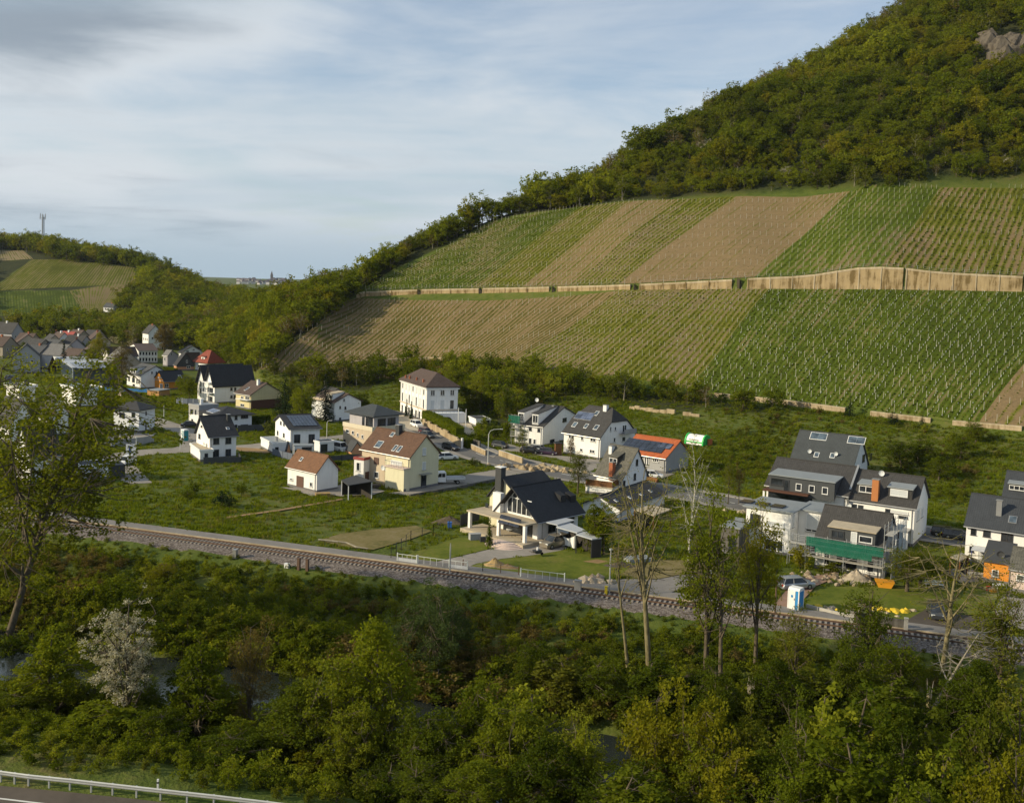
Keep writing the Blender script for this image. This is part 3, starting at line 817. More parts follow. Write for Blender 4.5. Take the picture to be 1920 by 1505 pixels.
flat('lawn', [(745, 1046), (800, 1026), (860, 1006), (905, 1012), (915, 1029), (860, 1042), (826, 1050), (800, 1056)], M_LAWN)
flat('lawn', [(868, 1066), (895, 1056), (941, 1047.5), (993, 1041.5), (1060, 1030), (1150, 1036), (1230, 1052), (1190, 1070), (1150, 1084), (1140, 1104), (1060, 1088), (975, 1080), (905, 1072)], M_LAWN)
flat('bare_patch', [(1092, 1052), (1120, 1048), (1140, 1052), (1122, 1056)], M_BSOIL)
flat('gravel_yard', [(1136, 1117), (1150, 1086), (1190, 1084), (1230, 1086), (1280, 1077), (1333, 1068), (1348, 1078), (1300, 1096), (1250, 1112), (1238, 1131)], M_PATH)
flat('dry_grass', [(1160, 1080), (1200, 1048), (1262, 1050), (1330, 1046), (1345, 1066), (1280, 1076), (1230, 1085), (1190, 1083)], M_ROUGHG)
flat('dry_grass', [(598, 1012), (640, 1000), (700, 992), (780, 985), (810, 995), (770, 1010), (700, 1030), (640, 1024)], M_ROUGHG)
flat('driveway', [(1440, 1147), (1474, 1106), (1512, 1082), (1560, 1072), (1572, 1080), (1530, 1098), (1502, 1128), (1480, 1156)], M_BRICKP)
flat('lawn', [(1505, 1138), (1540, 1100), (1640, 1098), (1700, 1100), (1790, 1108), (1745, 1140), (1720, 1160), (1620, 1168), (1540, 1158)], M_LAWN)
flat('lawn', [(1795, 1128), (1822, 1092), (1838, 1088), (1870, 1105), (1872, 1118), (1850, 1150), (1810, 1152)], M_LAWN)
flat('terrace', [(1772, 1070), (1800, 1062), (1832, 1072), (1835, 1090), (1800, 1092)], M_PATH)
flat('dark_yard', [(1600, 1172), (1700, 1162), (1735, 1142), (1790, 1150), (1850, 1158), (1860, 1180), (1700, 1184)], M_DARKYARD)
flat('paved_yard', [(1865, 1140), (1880, 1118), (1960, 1125), (1960, 1190), (1870, 1170)], M_PAVE)
flat('forecourt', [(725, 770), (790, 786), (812, 800), (806, 812), (770, 806), (735, 788)], M_GRAV)
flat('gravel_yard', [(800, 784), (826, 776), (880, 790), (893, 812), (880, 816), (855, 803)], M_GRAV)
flat('patio', [(527, 913), (560, 921), (586, 930), (600, 925), (640, 930), (700, 927), (722, 920), (660, 905), (600, 915)], M_PAVE)
flat('footpath', [(425, 968), (520, 955), (600, 941), (640, 934), (644, 936), (600, 944), (520, 958), (425, 971)], M_BSOIL)
flat('terrace', [(195, 832), (275, 824), (293, 812), (230, 812), (200, 820)], M_PAVE)
flat('bare_patch', [(440, 838), (480, 840), (520, 846), (498, 849), (450, 846)], M_BSOIL)
# ---- cycle path beside the railway
road('cycle_path', None, 2.5, M_PATH, world=[track(s, -3.75) for s in range(-260, 200, 20)])
EMB = [(-2.35, -.02), (-1.75, .26), (1.75, .26), (3.3, -.06), (3.8, -.3)]
mb_ = MB()
S_ = list(np.arange(-260, 200, 4.0))
for i in range(len(S_) - 1):
    for j in range(len(EMB) - 1):
        (q0, z0), (q1, z1) = EMB[j], EMB[j + 1]
        mb_.poly([track(S_[i], q0, z0), track(S_[i], q1, z1), track(S_[i + 1], q1, z1), track(S_[i + 1], q0, z0)])
def ballastmat():
    m_, nt, out = newmat('ballast')
    geo = nd(nt, 'ShaderNodeNewGeometry').outputs['Position']
    v = nd(nt, 'ShaderNodeTexVoronoi'); v.inputs['Scale'].default_value = 5.0; nt.links.new(geo, v.inputs['Vector'])
    n_ = noise(nt, .3, 4, .6, geo)
    sp = nd(nt, 'ShaderNodeSeparateXYZ'); nt.links.new(v.outputs['Color'], sp.inputs[0])
    c = ramp(nt, mth(nt, 'ADD', mth(nt, 'MULTIPLY', sp.outputs[0], .6), mth(nt, 'MULTIPLY', n_, .4)), [(.2, (.07, .056, .048)), (.5, (.135, .112, .098)), (.8, (.23, .20, .18))])
    finish(nt, out, c, .9, .2, bump=v.outputs['Distance'], bstr=.8, bdist=.06)
    return m_
ob = mb_.build('ballast_bed', ballastmat()); tag(ob, kind='structure')
for f_ in ob.data.polygons: pass
if ob.data.polygons[0].normal.z < 0: ob.data.flip_normals()
M_RUST = plain('rail_steel', (.11, .065, .042), .6, .4); M_SLEEP = plain('sleeper_concrete', (.27, .24, .21), .9, .15)
for nm in ('railway_track',):
    root = empty('railway_track', track(0, 0), 0, 'single railway track on pale sleepers beside the cycle path', 'railway track')
    for q in (-.75, .75):
        mm = MB()
        for zz, ww in ((.40, .075), (.56, .035)):
            pass
        for a_, b_ in zip(np.arange(-260, 196, 20), np.arange(-240, 216, 20)):
            for (w_, z0, z1) in ((.07, .40, .43), (.02, .43, .52), (.037, .52, .57)):
                p0, p1 = track(a_, q - w_) - track(0, 0), track(b_, q - w_) - track(0, 0); p2, p3 = track(b_, q + w_) - track(0, 0), track(a_, q + w_) - track(0, 0)
                o_ = len(mm.v); mm.v += [(p.x, p.y, z0) for p in (p0, p1, p2, p3)] + [(p.x, p.y, z1) for p in (p0, p1, p2, p3)]
                for f_ in ((4, 7, 6, 5), (0, 1, 5, 4), (2, 3, 7, 6)): mm.f.append(tuple(o_ + k for k in f_)); mm.m.append(0)
        mm.build('rail', M_RUST, root)
    ang = math.atan2(TU.y, TU.x)
    mm = MB(); mm.box(-.13, .13, -1.3, 1.3, .2, .40); ms = mm.mesh('sleeper', M_SLEEP)
    ss_ = list(np.arange(-72, 78, .6))
    for s in ss_[:250]:
        p = track(s + random.Random(s).uniform(-.02, .02), 0) - track(0, 0); o = link('sleeper', ms, root, (p.x, p.y, 0), ang)
    mm = MB()
    for s in list(np.arange(-260, -72, .6)) + list(np.arange(78, 196, .6)):
        p = track(s, 0) - track(0, 0); M_ = Matrix.Translation(p) @ Matrix.Rotation(ang, 4, 'Z'); mm.box(-.13, .13, -1.3, 1.3, .2, .40, M_)
    tag(mm.build('sleepers', M_SLEEP, root), kind='stuff')
kerb([track(s, -2.36) for s in range(-260, 200, 20)], 1, .22, .2, 'edging', M_WALLTOP)
# ---- near road at the bottom left and its crash barrier
def nz(p): return Vector((p.x, p.y, 3.06))
mb_ = MB()
e = [at(-300, 1452, 3.06), at(-60, 1466, 3.06), at(0, 1472, 3.06), at(120, 1483, 3.06), at(255, 1497, 3.06), at(400, 1515, 3.06), at(900, 1590, 3.06)]
mb_.poly([tuple(p) for p in e] + [(40, 40, 3.06), (-80, 30, 3.06), (-90, 60, 3.06)])
o = mb_.build('near_road', asphalt('brown_asphalt', (.095, .078, .062))); tag(o, kind='structure')
if o.data.polygons[0].normal.z < 0: o.data.flip_normals()
ln = [at(-80, 1489, 3.07), at(0, 1496, 3.07), at(75, 1505, 3.07), at(300, 1532, 3.07), at(900, 1612, 3.07)]
mm = MB()
for i in range(len(ln) - 1):
    d = (ln[i + 1] - ln[i]).normalized(); n_ = Vector((-d.y, d.x, 0)) * .08
    mm.poly([ln[i] - n_, ln[i + 1] - n_, ln[i + 1] + n_, ln[i] + n_])
tag(mm.build('road_marking', M_LINE), kind='structure')
# ---- river
def watermat():
    m_, nt, out = newmat('river_water')
    geo = nd(nt, 'ShaderNodeNewGeometry').outputs['Position']
    w1 = noise(nt, 1.3, 4, .6, geo); w2 = noise(nt, .25, 3, .5, geo)
    b_ = finish(nt, out, (.022, .028, .026), .12, .5, bump=mth(nt, 'ADD', w1, w2), bstr=.35, bdist=.12)
    return m_
mb_ = MB()
for s0 in range(-300, 300, 50):
    mb_.poly([track(s0, 54, -3.4), track(s0 + 50, 54, -3.4), track(s0 + 50, 25, -3.4), track(s0, 25, -3.4)])
o = mb_.build('river', watermat()); tag(o, kind='structure')
if o.data.polygons[0].normal.z < 0: o.data.flip_normals()
# ------------------------------------------------------------------ buildings
WHITE = wallmat('white_render', (.80, .79, .77)); WHITE2 = wallmat('cool_white_render', (.76, .775, .79)); CREAM = wallmat('cream_render', (.66, .62, .44)); BEIGE = wallmat('beige_render', (.52, .43, .32))
GREYW = wallmat('grey_render', (.34, .34, .34)); TANW = wallmat('tan_render', (.36, .31, .24)); YELW = wallmat('yellow_render', (.62, .54, .32)); ORW = wallmat('orange_boards', (.62, .25, .04))
ORW2 = wallmat('salmon_render', (.55, .28, .16)); DARKW = wallmat('dark_cladding', (.07, .075, .08)); BLUEW = wallmat('blue_grey_metal', (.13, .15, .19)); BROWNW = wallmat('brown_shingle', (.10, .05, .035)); STONEW = concrete('dark_stone', (.15, .14, .125), (.07, .065, .055), .4)
PINKW = wallmat('pale_pink_render', (.60, .48, .42)); LILW = wallmat('lilac_grey_render', (.42, .40, .42))
R_BLACK = roofmat('black_tiles', (.030, .031, .035)); R_ANTH = roofmat('anthracite_tiles', (.050, .048, .047)); R_BROWN = roofmat('brown_tiles', (.115, .062, .038)); R_DKBR = roofmat('dark_brown_tiles', (.085, .058, .047))
R_GREY = roofmat('grey_tiles', (.075, .078, .082)); R_GREEN = roofmat('slate_grey', (.055, .062, .066), .25, .12); R_RED = roofmat('red_tiles', (.22, .05, .028)); R_ORANGE = roofmat('orange_tiles', (.40, .105, .035)); R_OLD = roofmat('weathered_tiles', (.105, .10, .082), .3, .4)
R_LIGHT = roofmat('pale_roof_sheet', (.36, .35, .34), .6, .08); R_LGREY = roofmat('mid_grey_tiles', (.16, .155, .15)); R_TILEBR = roofmat('warm_brown_tiles', (.165, .080, .040))
F_DARK = plain('roofing_felt', (.055, .058, .062), .85, .2); F_BEIGE = plain('gravel_roof', (.40, .34, .25), .9, .15, .2); F_GREY = plain('zinc_roof', (.24, .26, .27), .5, .4); F_LIGHT = plain('light_sheet_roof', (.42, .44, .47), .45, .4)
GLASS = glassmat('window_glass', (.02, .024, .03), .12, .45); GLASSB = glassmat('sky_glass', (.05, .07, .09)); SOLAR = glassmat('solar_cells', (.012, .015, .026), .12, .7); SOLARB = glassmat('blue_collector', (.06, .075, .12), .15, .7)
WFR = plain('white_frame', (.74, .74, .73), .5, .4, .04); DFR = plain('dark_frame', (.04, .042, .046), .45, .4); SHUT = plain('roller_shutter', (.55, .57, .58), .6, .3, .05); WOOD = plain('brown_wood', (.16, .075, .03), .75, .25, .3)
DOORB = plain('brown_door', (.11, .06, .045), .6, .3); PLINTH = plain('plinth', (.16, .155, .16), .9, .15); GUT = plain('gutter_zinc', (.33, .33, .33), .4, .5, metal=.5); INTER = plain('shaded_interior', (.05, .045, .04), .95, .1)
CHIMB = plain('brick_chimney', (.34, .12, .06), .85, .2, .25); CHORG = plain('copper_cladding', (.42, .16, .05), .6, .4, .1); CHIMD = plain('dark_chimney', (.045, .047, .05), .6, .3)
SOLP = {}
def auto_uv(me):
    ul = me.uv_layers.new(name='UV')
    for p in me.polygons:
        n = p.normal; u = Vector((0, 0, 1)).cross(n)
        if u.length < 1e-3: u = Vector((1, 0, 0))
        u.normalize(); v = n.cross(u)
        for li in p.loop_indices:
            c = me.vertices[me.loops[li].vertex_index].co
            ul.data[li].uv = (c.dot(u), c.dot(v))
class Hs:
    def __init__(s, name, label, A, B, C, eave=None, apex=None, ridge='L', wall=WHITE, roof=R_BLACK, ov=.5, og=.3, typ='gable', z0=0.0, he=None, hr=None, rf=None, yaw=None, w=None, l=None, cat='house', group=None, he2=None, plinth=PLINTH, par=.0, gutter=True, fascia=None, trim=None, ap=None):
        apex = ap or apex
        s.name = name
        if isinstance(A, Vector): Aw = A.copy()
        else: Aw = at(A[0], A[1], z0)
        s.A = Aw
        if yaw is None:
            Bw, Cw = at(B[0], B[1], z0), at(C[0], C[1], z0); dB, dC = Bw - Aw, Cw - Aw
            aB = math.atan2(dB.y, dB.x) - math.pi / 2; aC = math.atan2(dC.y, dC.x)
            wB, wC = dB.length ** 2, dC.length ** 2
            yaw = math.atan2(wB * math.sin(aB) + wC * math.sin(aC), wB * math.cos(aB) + wC * math.cos(aC))
        else: yaw = rad(yaw)
        s.yaw = yaw; s.X = Vector((math.cos(yaw), math.sin(yaw), 0)); s.Y = Vector((-math.sin(yaw), math.cos(yaw), 0))
        def solve(D, px, sgn):
            lo, hi = .2, 70
            for _ in range(40):
                m_ = (lo + hi) / 2
                if (proj(Aw + D * m_)[0] - px) * sgn < 0: lo = m_
                else: hi = m_
            return lo
        s.w = w or solve(s.X, C[0], 1); s.l = l or solve(s.Y, B[0], -1); s.z0 = z0
        s.he = he if he is not None else z_at_py(Aw.x, Aw.y, eave) - z0
        s.typ = typ; s.ridge = ridge
        s.root = empty(name, Aw, yaw, label, cat, group)
        span = s.w if ridge == 'L' else s.l
        if typ in ('gable', 'halfhip', 'twin'):
            if hr is not None: s.hr = hr; s.rf = rf or .5
            elif rf is not None:
                s.rf = rf; P = Aw + (s.X if ridge == 'L' else s.Y) * span * rf; s.hr = z_at_py(P.x, P.y, apex[1]) - z0
            else:
                u, z = s.fp('R' if ridge == 'L' else 'L', *apex); s.rf = min(.85, max(.15, u / span)); s.hr = z
            s.hr = max(s.hr, s.he + .4)
        elif typ == 'hip':
            P = Aw + s.X * s.w / 2 + s.Y * s.l / 2
            s.hr = hr if hr is not None else z_at_py(P.x, P.y, apex[1]) - z0; s.rf = .5
        else: s.hr = s.he; s.rf = .5
        s.he2 = he2 if he2 is not None else s.he
        h, w_, l_ = s.he, s.w, s.l; xr = s.rf * span; t = .2
        wl = MB(); rf_ = MB()
        if typ in ('gable', 'halfhip', 'twin'):
            k = (s.hr - h) / xr; k2 = (s.hr - s.he2) / (span - xr)
            ax = 'y' if ridge == 'L' else 'x'; L_ = l_ if ridge == 'L' else w_
            if typ == 'twin':
                q = span / 4; prof = [(0, -.4), (span, -.4), (span, h), (3 * q, s.hr), (2 * q, h + .3), (q, s.hr), (0, h)]
            elif typ == 'halfhip':
                zc = h + (s.hr - h) * .52; prof = [(0, -.4), (span, -.4), (span, h), (span - (zc - h) / k2, zc), ((zc - h) / k, zc), (0, h)]
            else: prof = [(0, -.4), (span, -.4), (span, s.he2), (xr, s.hr), (0, h)]
            wl.prism(prof, 0, L_, ax)
            e = ov
            if typ == 'twin':
                q = span / 4; kk = (s.hr - h) / q
                for c in (q, 3 * q):
                    rf_.prism([(c - q - (e if c == q else 0), h - (kk * e if c == q else -.3) + .02), (c - q - (e if c == q else 0), h - (kk * e if c == q else -.3) + t + .1), (c, s.hr + t + .1), (c, s.hr + .02)], -og, L_ + og, ax)
                    e2 = e if c > q else 0
                    rf_.prism([(c, s.hr + .02), (c, s.hr + t + .1), (c + q + e2, h + (.3 if c == q else -kk * e) + t + .1), (c + q + e2, h + (.3 if c == q else -kk * e) + .02)], -og, L_ + og, ax)
            else:
                a0 = (-e, h - k * e); b0 = (span + e, s.he2 - k2 * e)
                if typ == 'halfhip':
                    xa = (zc - h) / k; xb = span - (zc - h) / k2; d = (s.hr - zc) / math.tan(rad(52)) ; d = min(d, L_ * .3)
                    def P(u, z, v): return (u, v, z) if ax == 'y' else (v, u, z)
                    for dz in (0.02, t + .02):
                        for (p, q_, r) in ((a0, (xa, zc), (xr, s.hr)), ):
                            pass
                    lo_, hi_ = .02, .24
                    def solid(pts):   # closed slab over a planar polygon
                        n_ = len(pts); b = len(rf_.v)
                        rf_.v += [P(u, z + lo_, v) for u, z, v in pts] + [P(u, z + hi_, v) for u, z, v in pts]
                        rf_.f.append(tuple(b + i for i in range(n_))); rf_.m.append(0); rf_.f.append(tuple(b + n_ + i for i in reversed(range(n_)))); rf_.m.append(0)
                        for i in range(n_):
                            j = (i + 1) % n_; rf_.f.append((b + i, b + n_ + i, b + n_ + j, b + j)); rf_.m.append(0)
                    v0, v1 = -og, L_ + og
                    solid([(a0[0], a0[1], v0), (xa, zc, v0), (xr, s.hr, v0 + d), (xr, s.hr, v1 - d), (xa, zc, v1), (a0[0], a0[1], v1)])
                    solid([(b0[0], b0[1], v1), (xb, zc, v1), (xr, s.hr, v1 - d), (xr, s.hr, v0 + d), (xb, zc, v0), (b0[0], b0[1], v0)])
                    solid([(xa, zc, v0), (xb, zc, v0), (xr, s.hr, v0 + d)]); solid([(xb, zc, v1), (xa, zc, v1), (xr, s.hr, v1 - d)])
                else:
                    rf_.prism([(a0[0], a0[1] + .02), (a0[0], a0[1] + t + .02), (xr, s.hr + t + .05), (xr, s.hr + .02)], -og, L_ + og, ax)
                    rf_.prism([(xr, s.hr + .02), (xr, s.hr + t + .05), (b0[0], b0[1] + t + .02), (b0[0], b0[1] + .02)], -og, L_ + og, ax)
            s.k = k
        elif typ == 'hip':
            wl.box(0, w_, 0, l_, -.4, h)
            e = ov; m_ = min(w_, l_) / 2
            if l_ >= w_: r0, r1 = (w_ / 2, m_ * .95), (w_ / 2, l_ - m_ * .95)
            else: r0, r1 = (m_ * .95, l_ / 2), (w_ - m_ * .95, l_ / 2)
            b0, b1, b2, b3 = (-e, -e), (w_ + e, -e), (w_ + e, l_ + e), (-e, l_ + e)
            zl = h - .05
            for z in (zl,): pass
            low = [(*b0, zl), (*b1, zl), (*b2, zl), (*b3, zl)]; up = [(*b0, zl + .2), (*b1, zl + .2), (*b2, zl + .2), (*b3, zl + .2)]
            rf_.poly(low[::-1])
            for i in range(4): rf_.poly([low[i], low[(i + 1) % 4], up[(i + 1) % 4], up[i]])
            R0, R1 = (*r0, s.hr), (*r1, s.hr)
            if l_ >= w_: fs = [[up[0], up[1], R0], [up[1], up[2], R1, R0], [up[2], up[3], R1], [up[3], up[0], R0, R1]]
            else: fs = [[up[0], up[1], R1, R0], [up[1], up[2], R1], [up[2], up[3], R0, R1], [up[3], up[0], R0]]
            for q in fs: rf_.poly(q)
            s.k = (s.hr - h) / (w_ / 2 + e)
        elif typ == 'shed':   # mono-pitch: h on the near side, he2 on the far side of the ridge-span axis
            ax = 'y' if ridge == 'L' else 'x'; L_ = l_ if ridge == 'L' else w_
            wl.prism([(0, -.4), (span, -.4), (span, s.he2), (0, h)], 0, L_, ax)
            k = (s.he2 - h) / span; s.k = k
            rf_.prism([(-ov, h - k * ov + .02), (-ov, h - k * ov + .2), (span + ov, s.he2 + k * ov + .2), (span + ov, s.he2 + k * ov + .02)], -og, L_ + og, ax)
        else:                 # flat
            wl.box(0, w_, 0, l_, -.4, h); s.k = 0
            rf_.box(-ov, w_ + ov, -ov, l_ + ov, h + .003, h + .22)
            if par > 0:
                pm = MB(); o = ov + .02; 
                for (x0, x1, y0, y1) in ((-o, w_ + o, -o, -o + .18), (-o, w_ + o, l_ + o - .18, l_ + o), (-o, -o + .18, -o + .18, l_ + o - .18), (w_ + o - .18, w_ + o, -o + .18, l_ + o - .18)): pm.box(x0, x1, y0, y1, h - .1, h + .22 + par)
                pm.build('parapet', trim or WFR, s.root)
        s.wallo = wl.build('wall', wall, s.root)
        me = rf_.mesh('roof', roof); auto_uv(me); s.roofo = link('roof', me, s.root)
        if plinth and z0 < 5:
            pm = MB()
            for (x0, x1, y0, y1) in ((-.04, w_ + .04, -.04, .0), (-.04, .0, 0, l_ + .04)): pm.box(x0, x1, y0, y1, -.4, .45)
            pm.build('plinth', plinth, s.root)
        if gutter and typ in ('gable', 'halfhip'):
            if ridge == 'L': pts = [(-ov - .06, -og, h - s.k * ov + .05), (-ov - .06, l_ + og, h - s.k * ov + .05)]
            else: pts = [(-og, -ov - .06, h - s.k * ov + .05), (w_ + og, -ov - .06, h - s.k * ov + .05)]
            MB().tube(pts, .09, 5).build('gutter', GUT, s.root)
            q = (-.1, .35) if ridge == 'L' else (.35, -.1)
            MB().tube([(q[0], q[1], .1), (q[0], q[1], h - .25)], .06, 5).build('downpipe', GUT, s.root)
        if typ in ('gable', 'halfhip'):
            u = s.rf * span
            dd = (s.hr - (h + (s.hr - h) * .52)) / math.tan(rad(52)) if typ == 'halfhip' else 0
            a, b = -og + dd, (l_ if ridge == 'L' else w_) + og - dd
            pts = [(u, a, s.hr + .26), (u, b, s.hr + .26)] if ridge == 'L' else [(a, u, s.hr + .26), (b, u, s.hr + .26)]
            MB().tube(pts, .11, 5).build('ridge_cap', roof, s.root)
    def loc(s, P):
        d = P - s.A; return Vector((d.dot(s.X), d.dot(s.Y), d.z))
    def fp(s, face, px, py, off=0.0):
        d0 = ray(px, py); o = CAM - s.A
        o = Vector((o.dot(s.X), o.dot(s.Y), o.z)); d = Vector((d0.dot(s.X), d0.dot(s.Y), d0.z))
        if face == 'R': t = (off - o.y) / d.y
        else: t = (off - o.x) / d.x
        p = o + d * t
        return (p.x if face == 'R' else p.y), p.z
    def rp(s, px, py):
        """point on the visible roof slope"""
        d0 = ray(px, py); o = CAM - s.A
        o = Vector((o.dot(s.X), o.dot(s.Y), o.z)); d = Vector((d0.dot(s.X), d0.dot(s.Y), d0.z))
        # plane z = he + k * x  (ridge L) or y (ridge R)
        a = (0 if s.ridge == 'L' else 1)
        off = s.he + .24
        if s.typ == 'hip': off = s.he + .15 + s.k * .5
        t = (off + s.k * o[a] - o.z) / (d.z - s.k * d[a])
        return o + d * t
    def fbox(s, mb, face, u0, u1, z0, z1, out, inn):
        if face == 'R': mb.box(u0, u1, -out, -inn, z0, z1)
        else: mb.box(-out, -inn, u0, u1, z0, z1)
    def win(s, face, x0, y0, x1, y1, st='w', n=1, off=0.0, root=None):
        ua, za = s.fp(face, x0, y0, off); ub, zb = s.fp(face, x1, y1, off)
        um, vm = (ua + ub) / 2, 0
        return s.winm(face, (ua + ub) / 2, (za + zb) / 2, max(.35, abs(ua - ub)), max(.35, abs(za - zb)), st, n, off)
    def winm(s, face, u, z, w, h, st='w', n=1, off=0.0):
        """window centred at (u, z) on a face: frame with panes set back in it, a sill below; off = distance of the face behind the wall plane"""
        g = -off; u0, u1, z0, z1 = u - w / 2, u + w / 2, z - h / 2, z + h / 2
        fr = {'w': WFR, 'd': DFR, 's': WFR, 'D': DFR, 'b': DOORB}.get(st, WFR); b = .09
        f = MB()
        for (a0, a1, c0, c1) in ((u0, u1, z1 - b, z1), (u0, u1, z0, z0 + b), (u0, u0 + b, z0 + b, z1 - b), (u1 - b, u1, z0 + b, z1 - b)): s.fbox(f, face, a0, a1, c0, c1, g + .08, g + .002)
        for i in range(1, n):
            uu = u0 + (u1 - u0) * i / n; s.fbox(f, face, uu - b / 2, uu + b / 2, z0 + b, z1 - b, g + .08, g + .002)
        nm = 'door' if st in ('D', 'b') else 'window'
        o = f.build(nm, fr, s.root)
        if st == 's':
            p = MB()
            nn = max(2, int((z1 - z0 - 2 * b) / .25)); hh = (z1 - z0 - 2 * b) / nn
            for i in range(nn): s.fbox(p, face, u0 + b, u1 - b, z0 + b + i * hh + .01, z0 + b + (i + 1) * hh - .01, g + .055, g + .003)
            p.build('shutter', SHUT, o)
        elif st == 'b':
            p = MB(); s.fbox(p, face, u0 + b, u1 - b, z0 + b, z1 - b, g + .05, g + .003); p.build('door_leaf', DOORB, o)
        else:
            for i in range(n):
                a0 = u0 + (u1 - u0) * i / n + b * .6; a1 = u0 + (u1 - u0) * (i + 1) / n - b * .6
                p = MB(); s.fbox(p, face, a0, a1, z0 + b, z1 - b, g + .03, g + .003); p.build('pane', GLASS, o)
        if nm == 'window':
            p = MB(); s.fbox(p, face, u0 - .08, u1 + .08, z0 - .07, z0 - .01, g + .16, g + .001); p.build('sill', fr if fr is DFR else GUT, o)
        return o
    def row(s, face, us, z, w, h, st='w', n=1):
        for u in us:
            if u > (s.l if face == 'L' else s.w) - .9: continue
            if True: s.winm(face, u, z, w, h, st, n)
    def ritem(s, name, px, py, w, h, t, mat, frame=None, n=1, m_=1):
        """flat item lying on the roof slope: skylight, collector, solar module"""
        c = s.rp(px, py); ang = math.atan(s.k)
        if s.ridge == 'L': U, Vv = Vector((0, 1, 0)), Vector((math.cos(ang), 0, math.sin(ang)))
        else: U, Vv = Vector((1, 0, 0)), Vector((0, math.cos(ang), math.sin(ang)))
        N = U.cross(Vv); N = N if N.z > 0 else -N
        M_ = Matrix((U, Vv, N)).transposed().to_4x4(); M_.translation = c
        if frame:
            o = MB().box(-w / 2 - .08, w / 2 + .08, -h / 2 - .08, h / 2 + .08, 0, t * .6, M_).build(name, frame, s.root)
            par = o
        else: par = None
        i = 0
        for a in range(n):
            for b in range(m_):
                u0 = -w / 2 + w * a / n; v0 = -h / 2 + h * b / m_; g = .03
                MB().box(u0 + g, u0 + w / n - g, v0 + g, v0 + h / m_ - g, t * .6, t, M_).build('pane' if frame else name, mat, par or s.root)
    def sky(s, px, py, w=.8, h=1.2, st=WFR): s.ritem('skylight', px, py, w, h, .12, GLASSB, st)
    def chim(s, px, py, w=.7, d=.7, h=1.6, mat=CHIMB, cap=True, down=1.2):
        c = s.rp(px, py)
        o = MB().box(c.x - w / 2, c.x + w / 2, c.y - d / 2, c.y + d / 2, c.z - down, c.z + h).build('chimney', mat, s.root)
        if cap: MB().box(c.x - w / 2 - .08, c.x + w / 2 + .08, c.y - d / 2 - .08, c.y + d / 2 + .08, c.z + h + .002, c.z + h + .1).build('chimney_cap', GUT, o)
    def dish(s, x, y, z, r=.42, mat=None):
        mb_ = MB(); n = 12; c = (x, y, z)
        ring = [(x - .15 - .0, y + r * math.cos(2 * math.pi * i / n), z + r * math.sin(2 * math.pi * i / n)) for i in range(n)]
        ring2 = [(x, y + r * .5 * math.cos(2 * math.pi * i / n), z + r * .5 * math.sin(2 * math.pi * i / n)) for i in range(n)]
        for i in range(n):
            j = (i + 1) % n; mb_.poly([ring[i], ring[j], ring2[j], ring2[i]])
        mb_.poly(ring2); mb_.tube([(x, y, z), (x + .3, y, z - .1)], .04, 4); mb_.build('satellite_dish', mat or SHUT, s.root)
    def dishf(s, face, px, py, r=.42):
        u, z = s.fp(face, px, py)
        if face == 'L': s.dish(-.35, u, z, r)
        else: s.dish(u, -.35, z, r)
    def dishr(s, px, py, r=.42):
        c = s.rp(px, py); s.dish(c.x, c.y, c.z + .6, r)
    def dormer(s, px0, px1, pyb, h, wallm, roofm, wins=(), ov=.25, slope=.12, winst='w', name='dormer'):
        """box dormer: front wall rises from the slope between two picture columns; wins = [(u fraction, z, w, h, panes, style)]"""
        a = s.rp(px0, pyb); b = s.rp(px1, pyb)
        i = 1 if s.ridge == 'L' else 0; j = 0 if s.ridge == 'L' else 1
        u0, u1 = sorted((a[i], b[i])); d0 = (a[j] + b[j]) / 2; zb = (a.z + b.z) / 2
        zt = zb + h; db = d0 + (zt - zb) / max(.15, (s.k - slope)); db = min(db, s.rf * (s.w if s.ridge == 'L' else s.l))
        zk = zt + slope * (db - d0)
        prof = [(d0, zb - .3), (d0, zt), (db, zk), (db, zb + s.k * (db - d0) - .4)]
        def MBp(prof, a0, a1, nm, mat, par):
            mb_ = MB()
            mb_.prism(prof, a0, a1, 'y' if s.ridge == 'L' else 'x')
            me = mb_.mesh(nm, mat); auto_uv(me); return link(nm, me, par)
        o = MBp(prof, u0, u1, name, wallm, s.root)
        rp_ = [(d0 - ov - .05, zt - slope * ov), (d0 - ov - .05, zt - slope * ov + .14), (db, zk + .14), (db, zk)]
        MBp(rp_, u0 - .15, u1 + .15, 'dormer_roof', roofm, o)
        for (uf, z, w, h_, n, st) in wins:
            face = 'L' if s.ridge == 'L' else 'R'
            ww = s.winm(face, (u0 + (u1 - u0) * (1 - uf)) if face == 'L' else (u0 + (u1 - u0) * uf), zb + z, w, h_, st, n, off=d0)
        return u0, u1, d0, zb
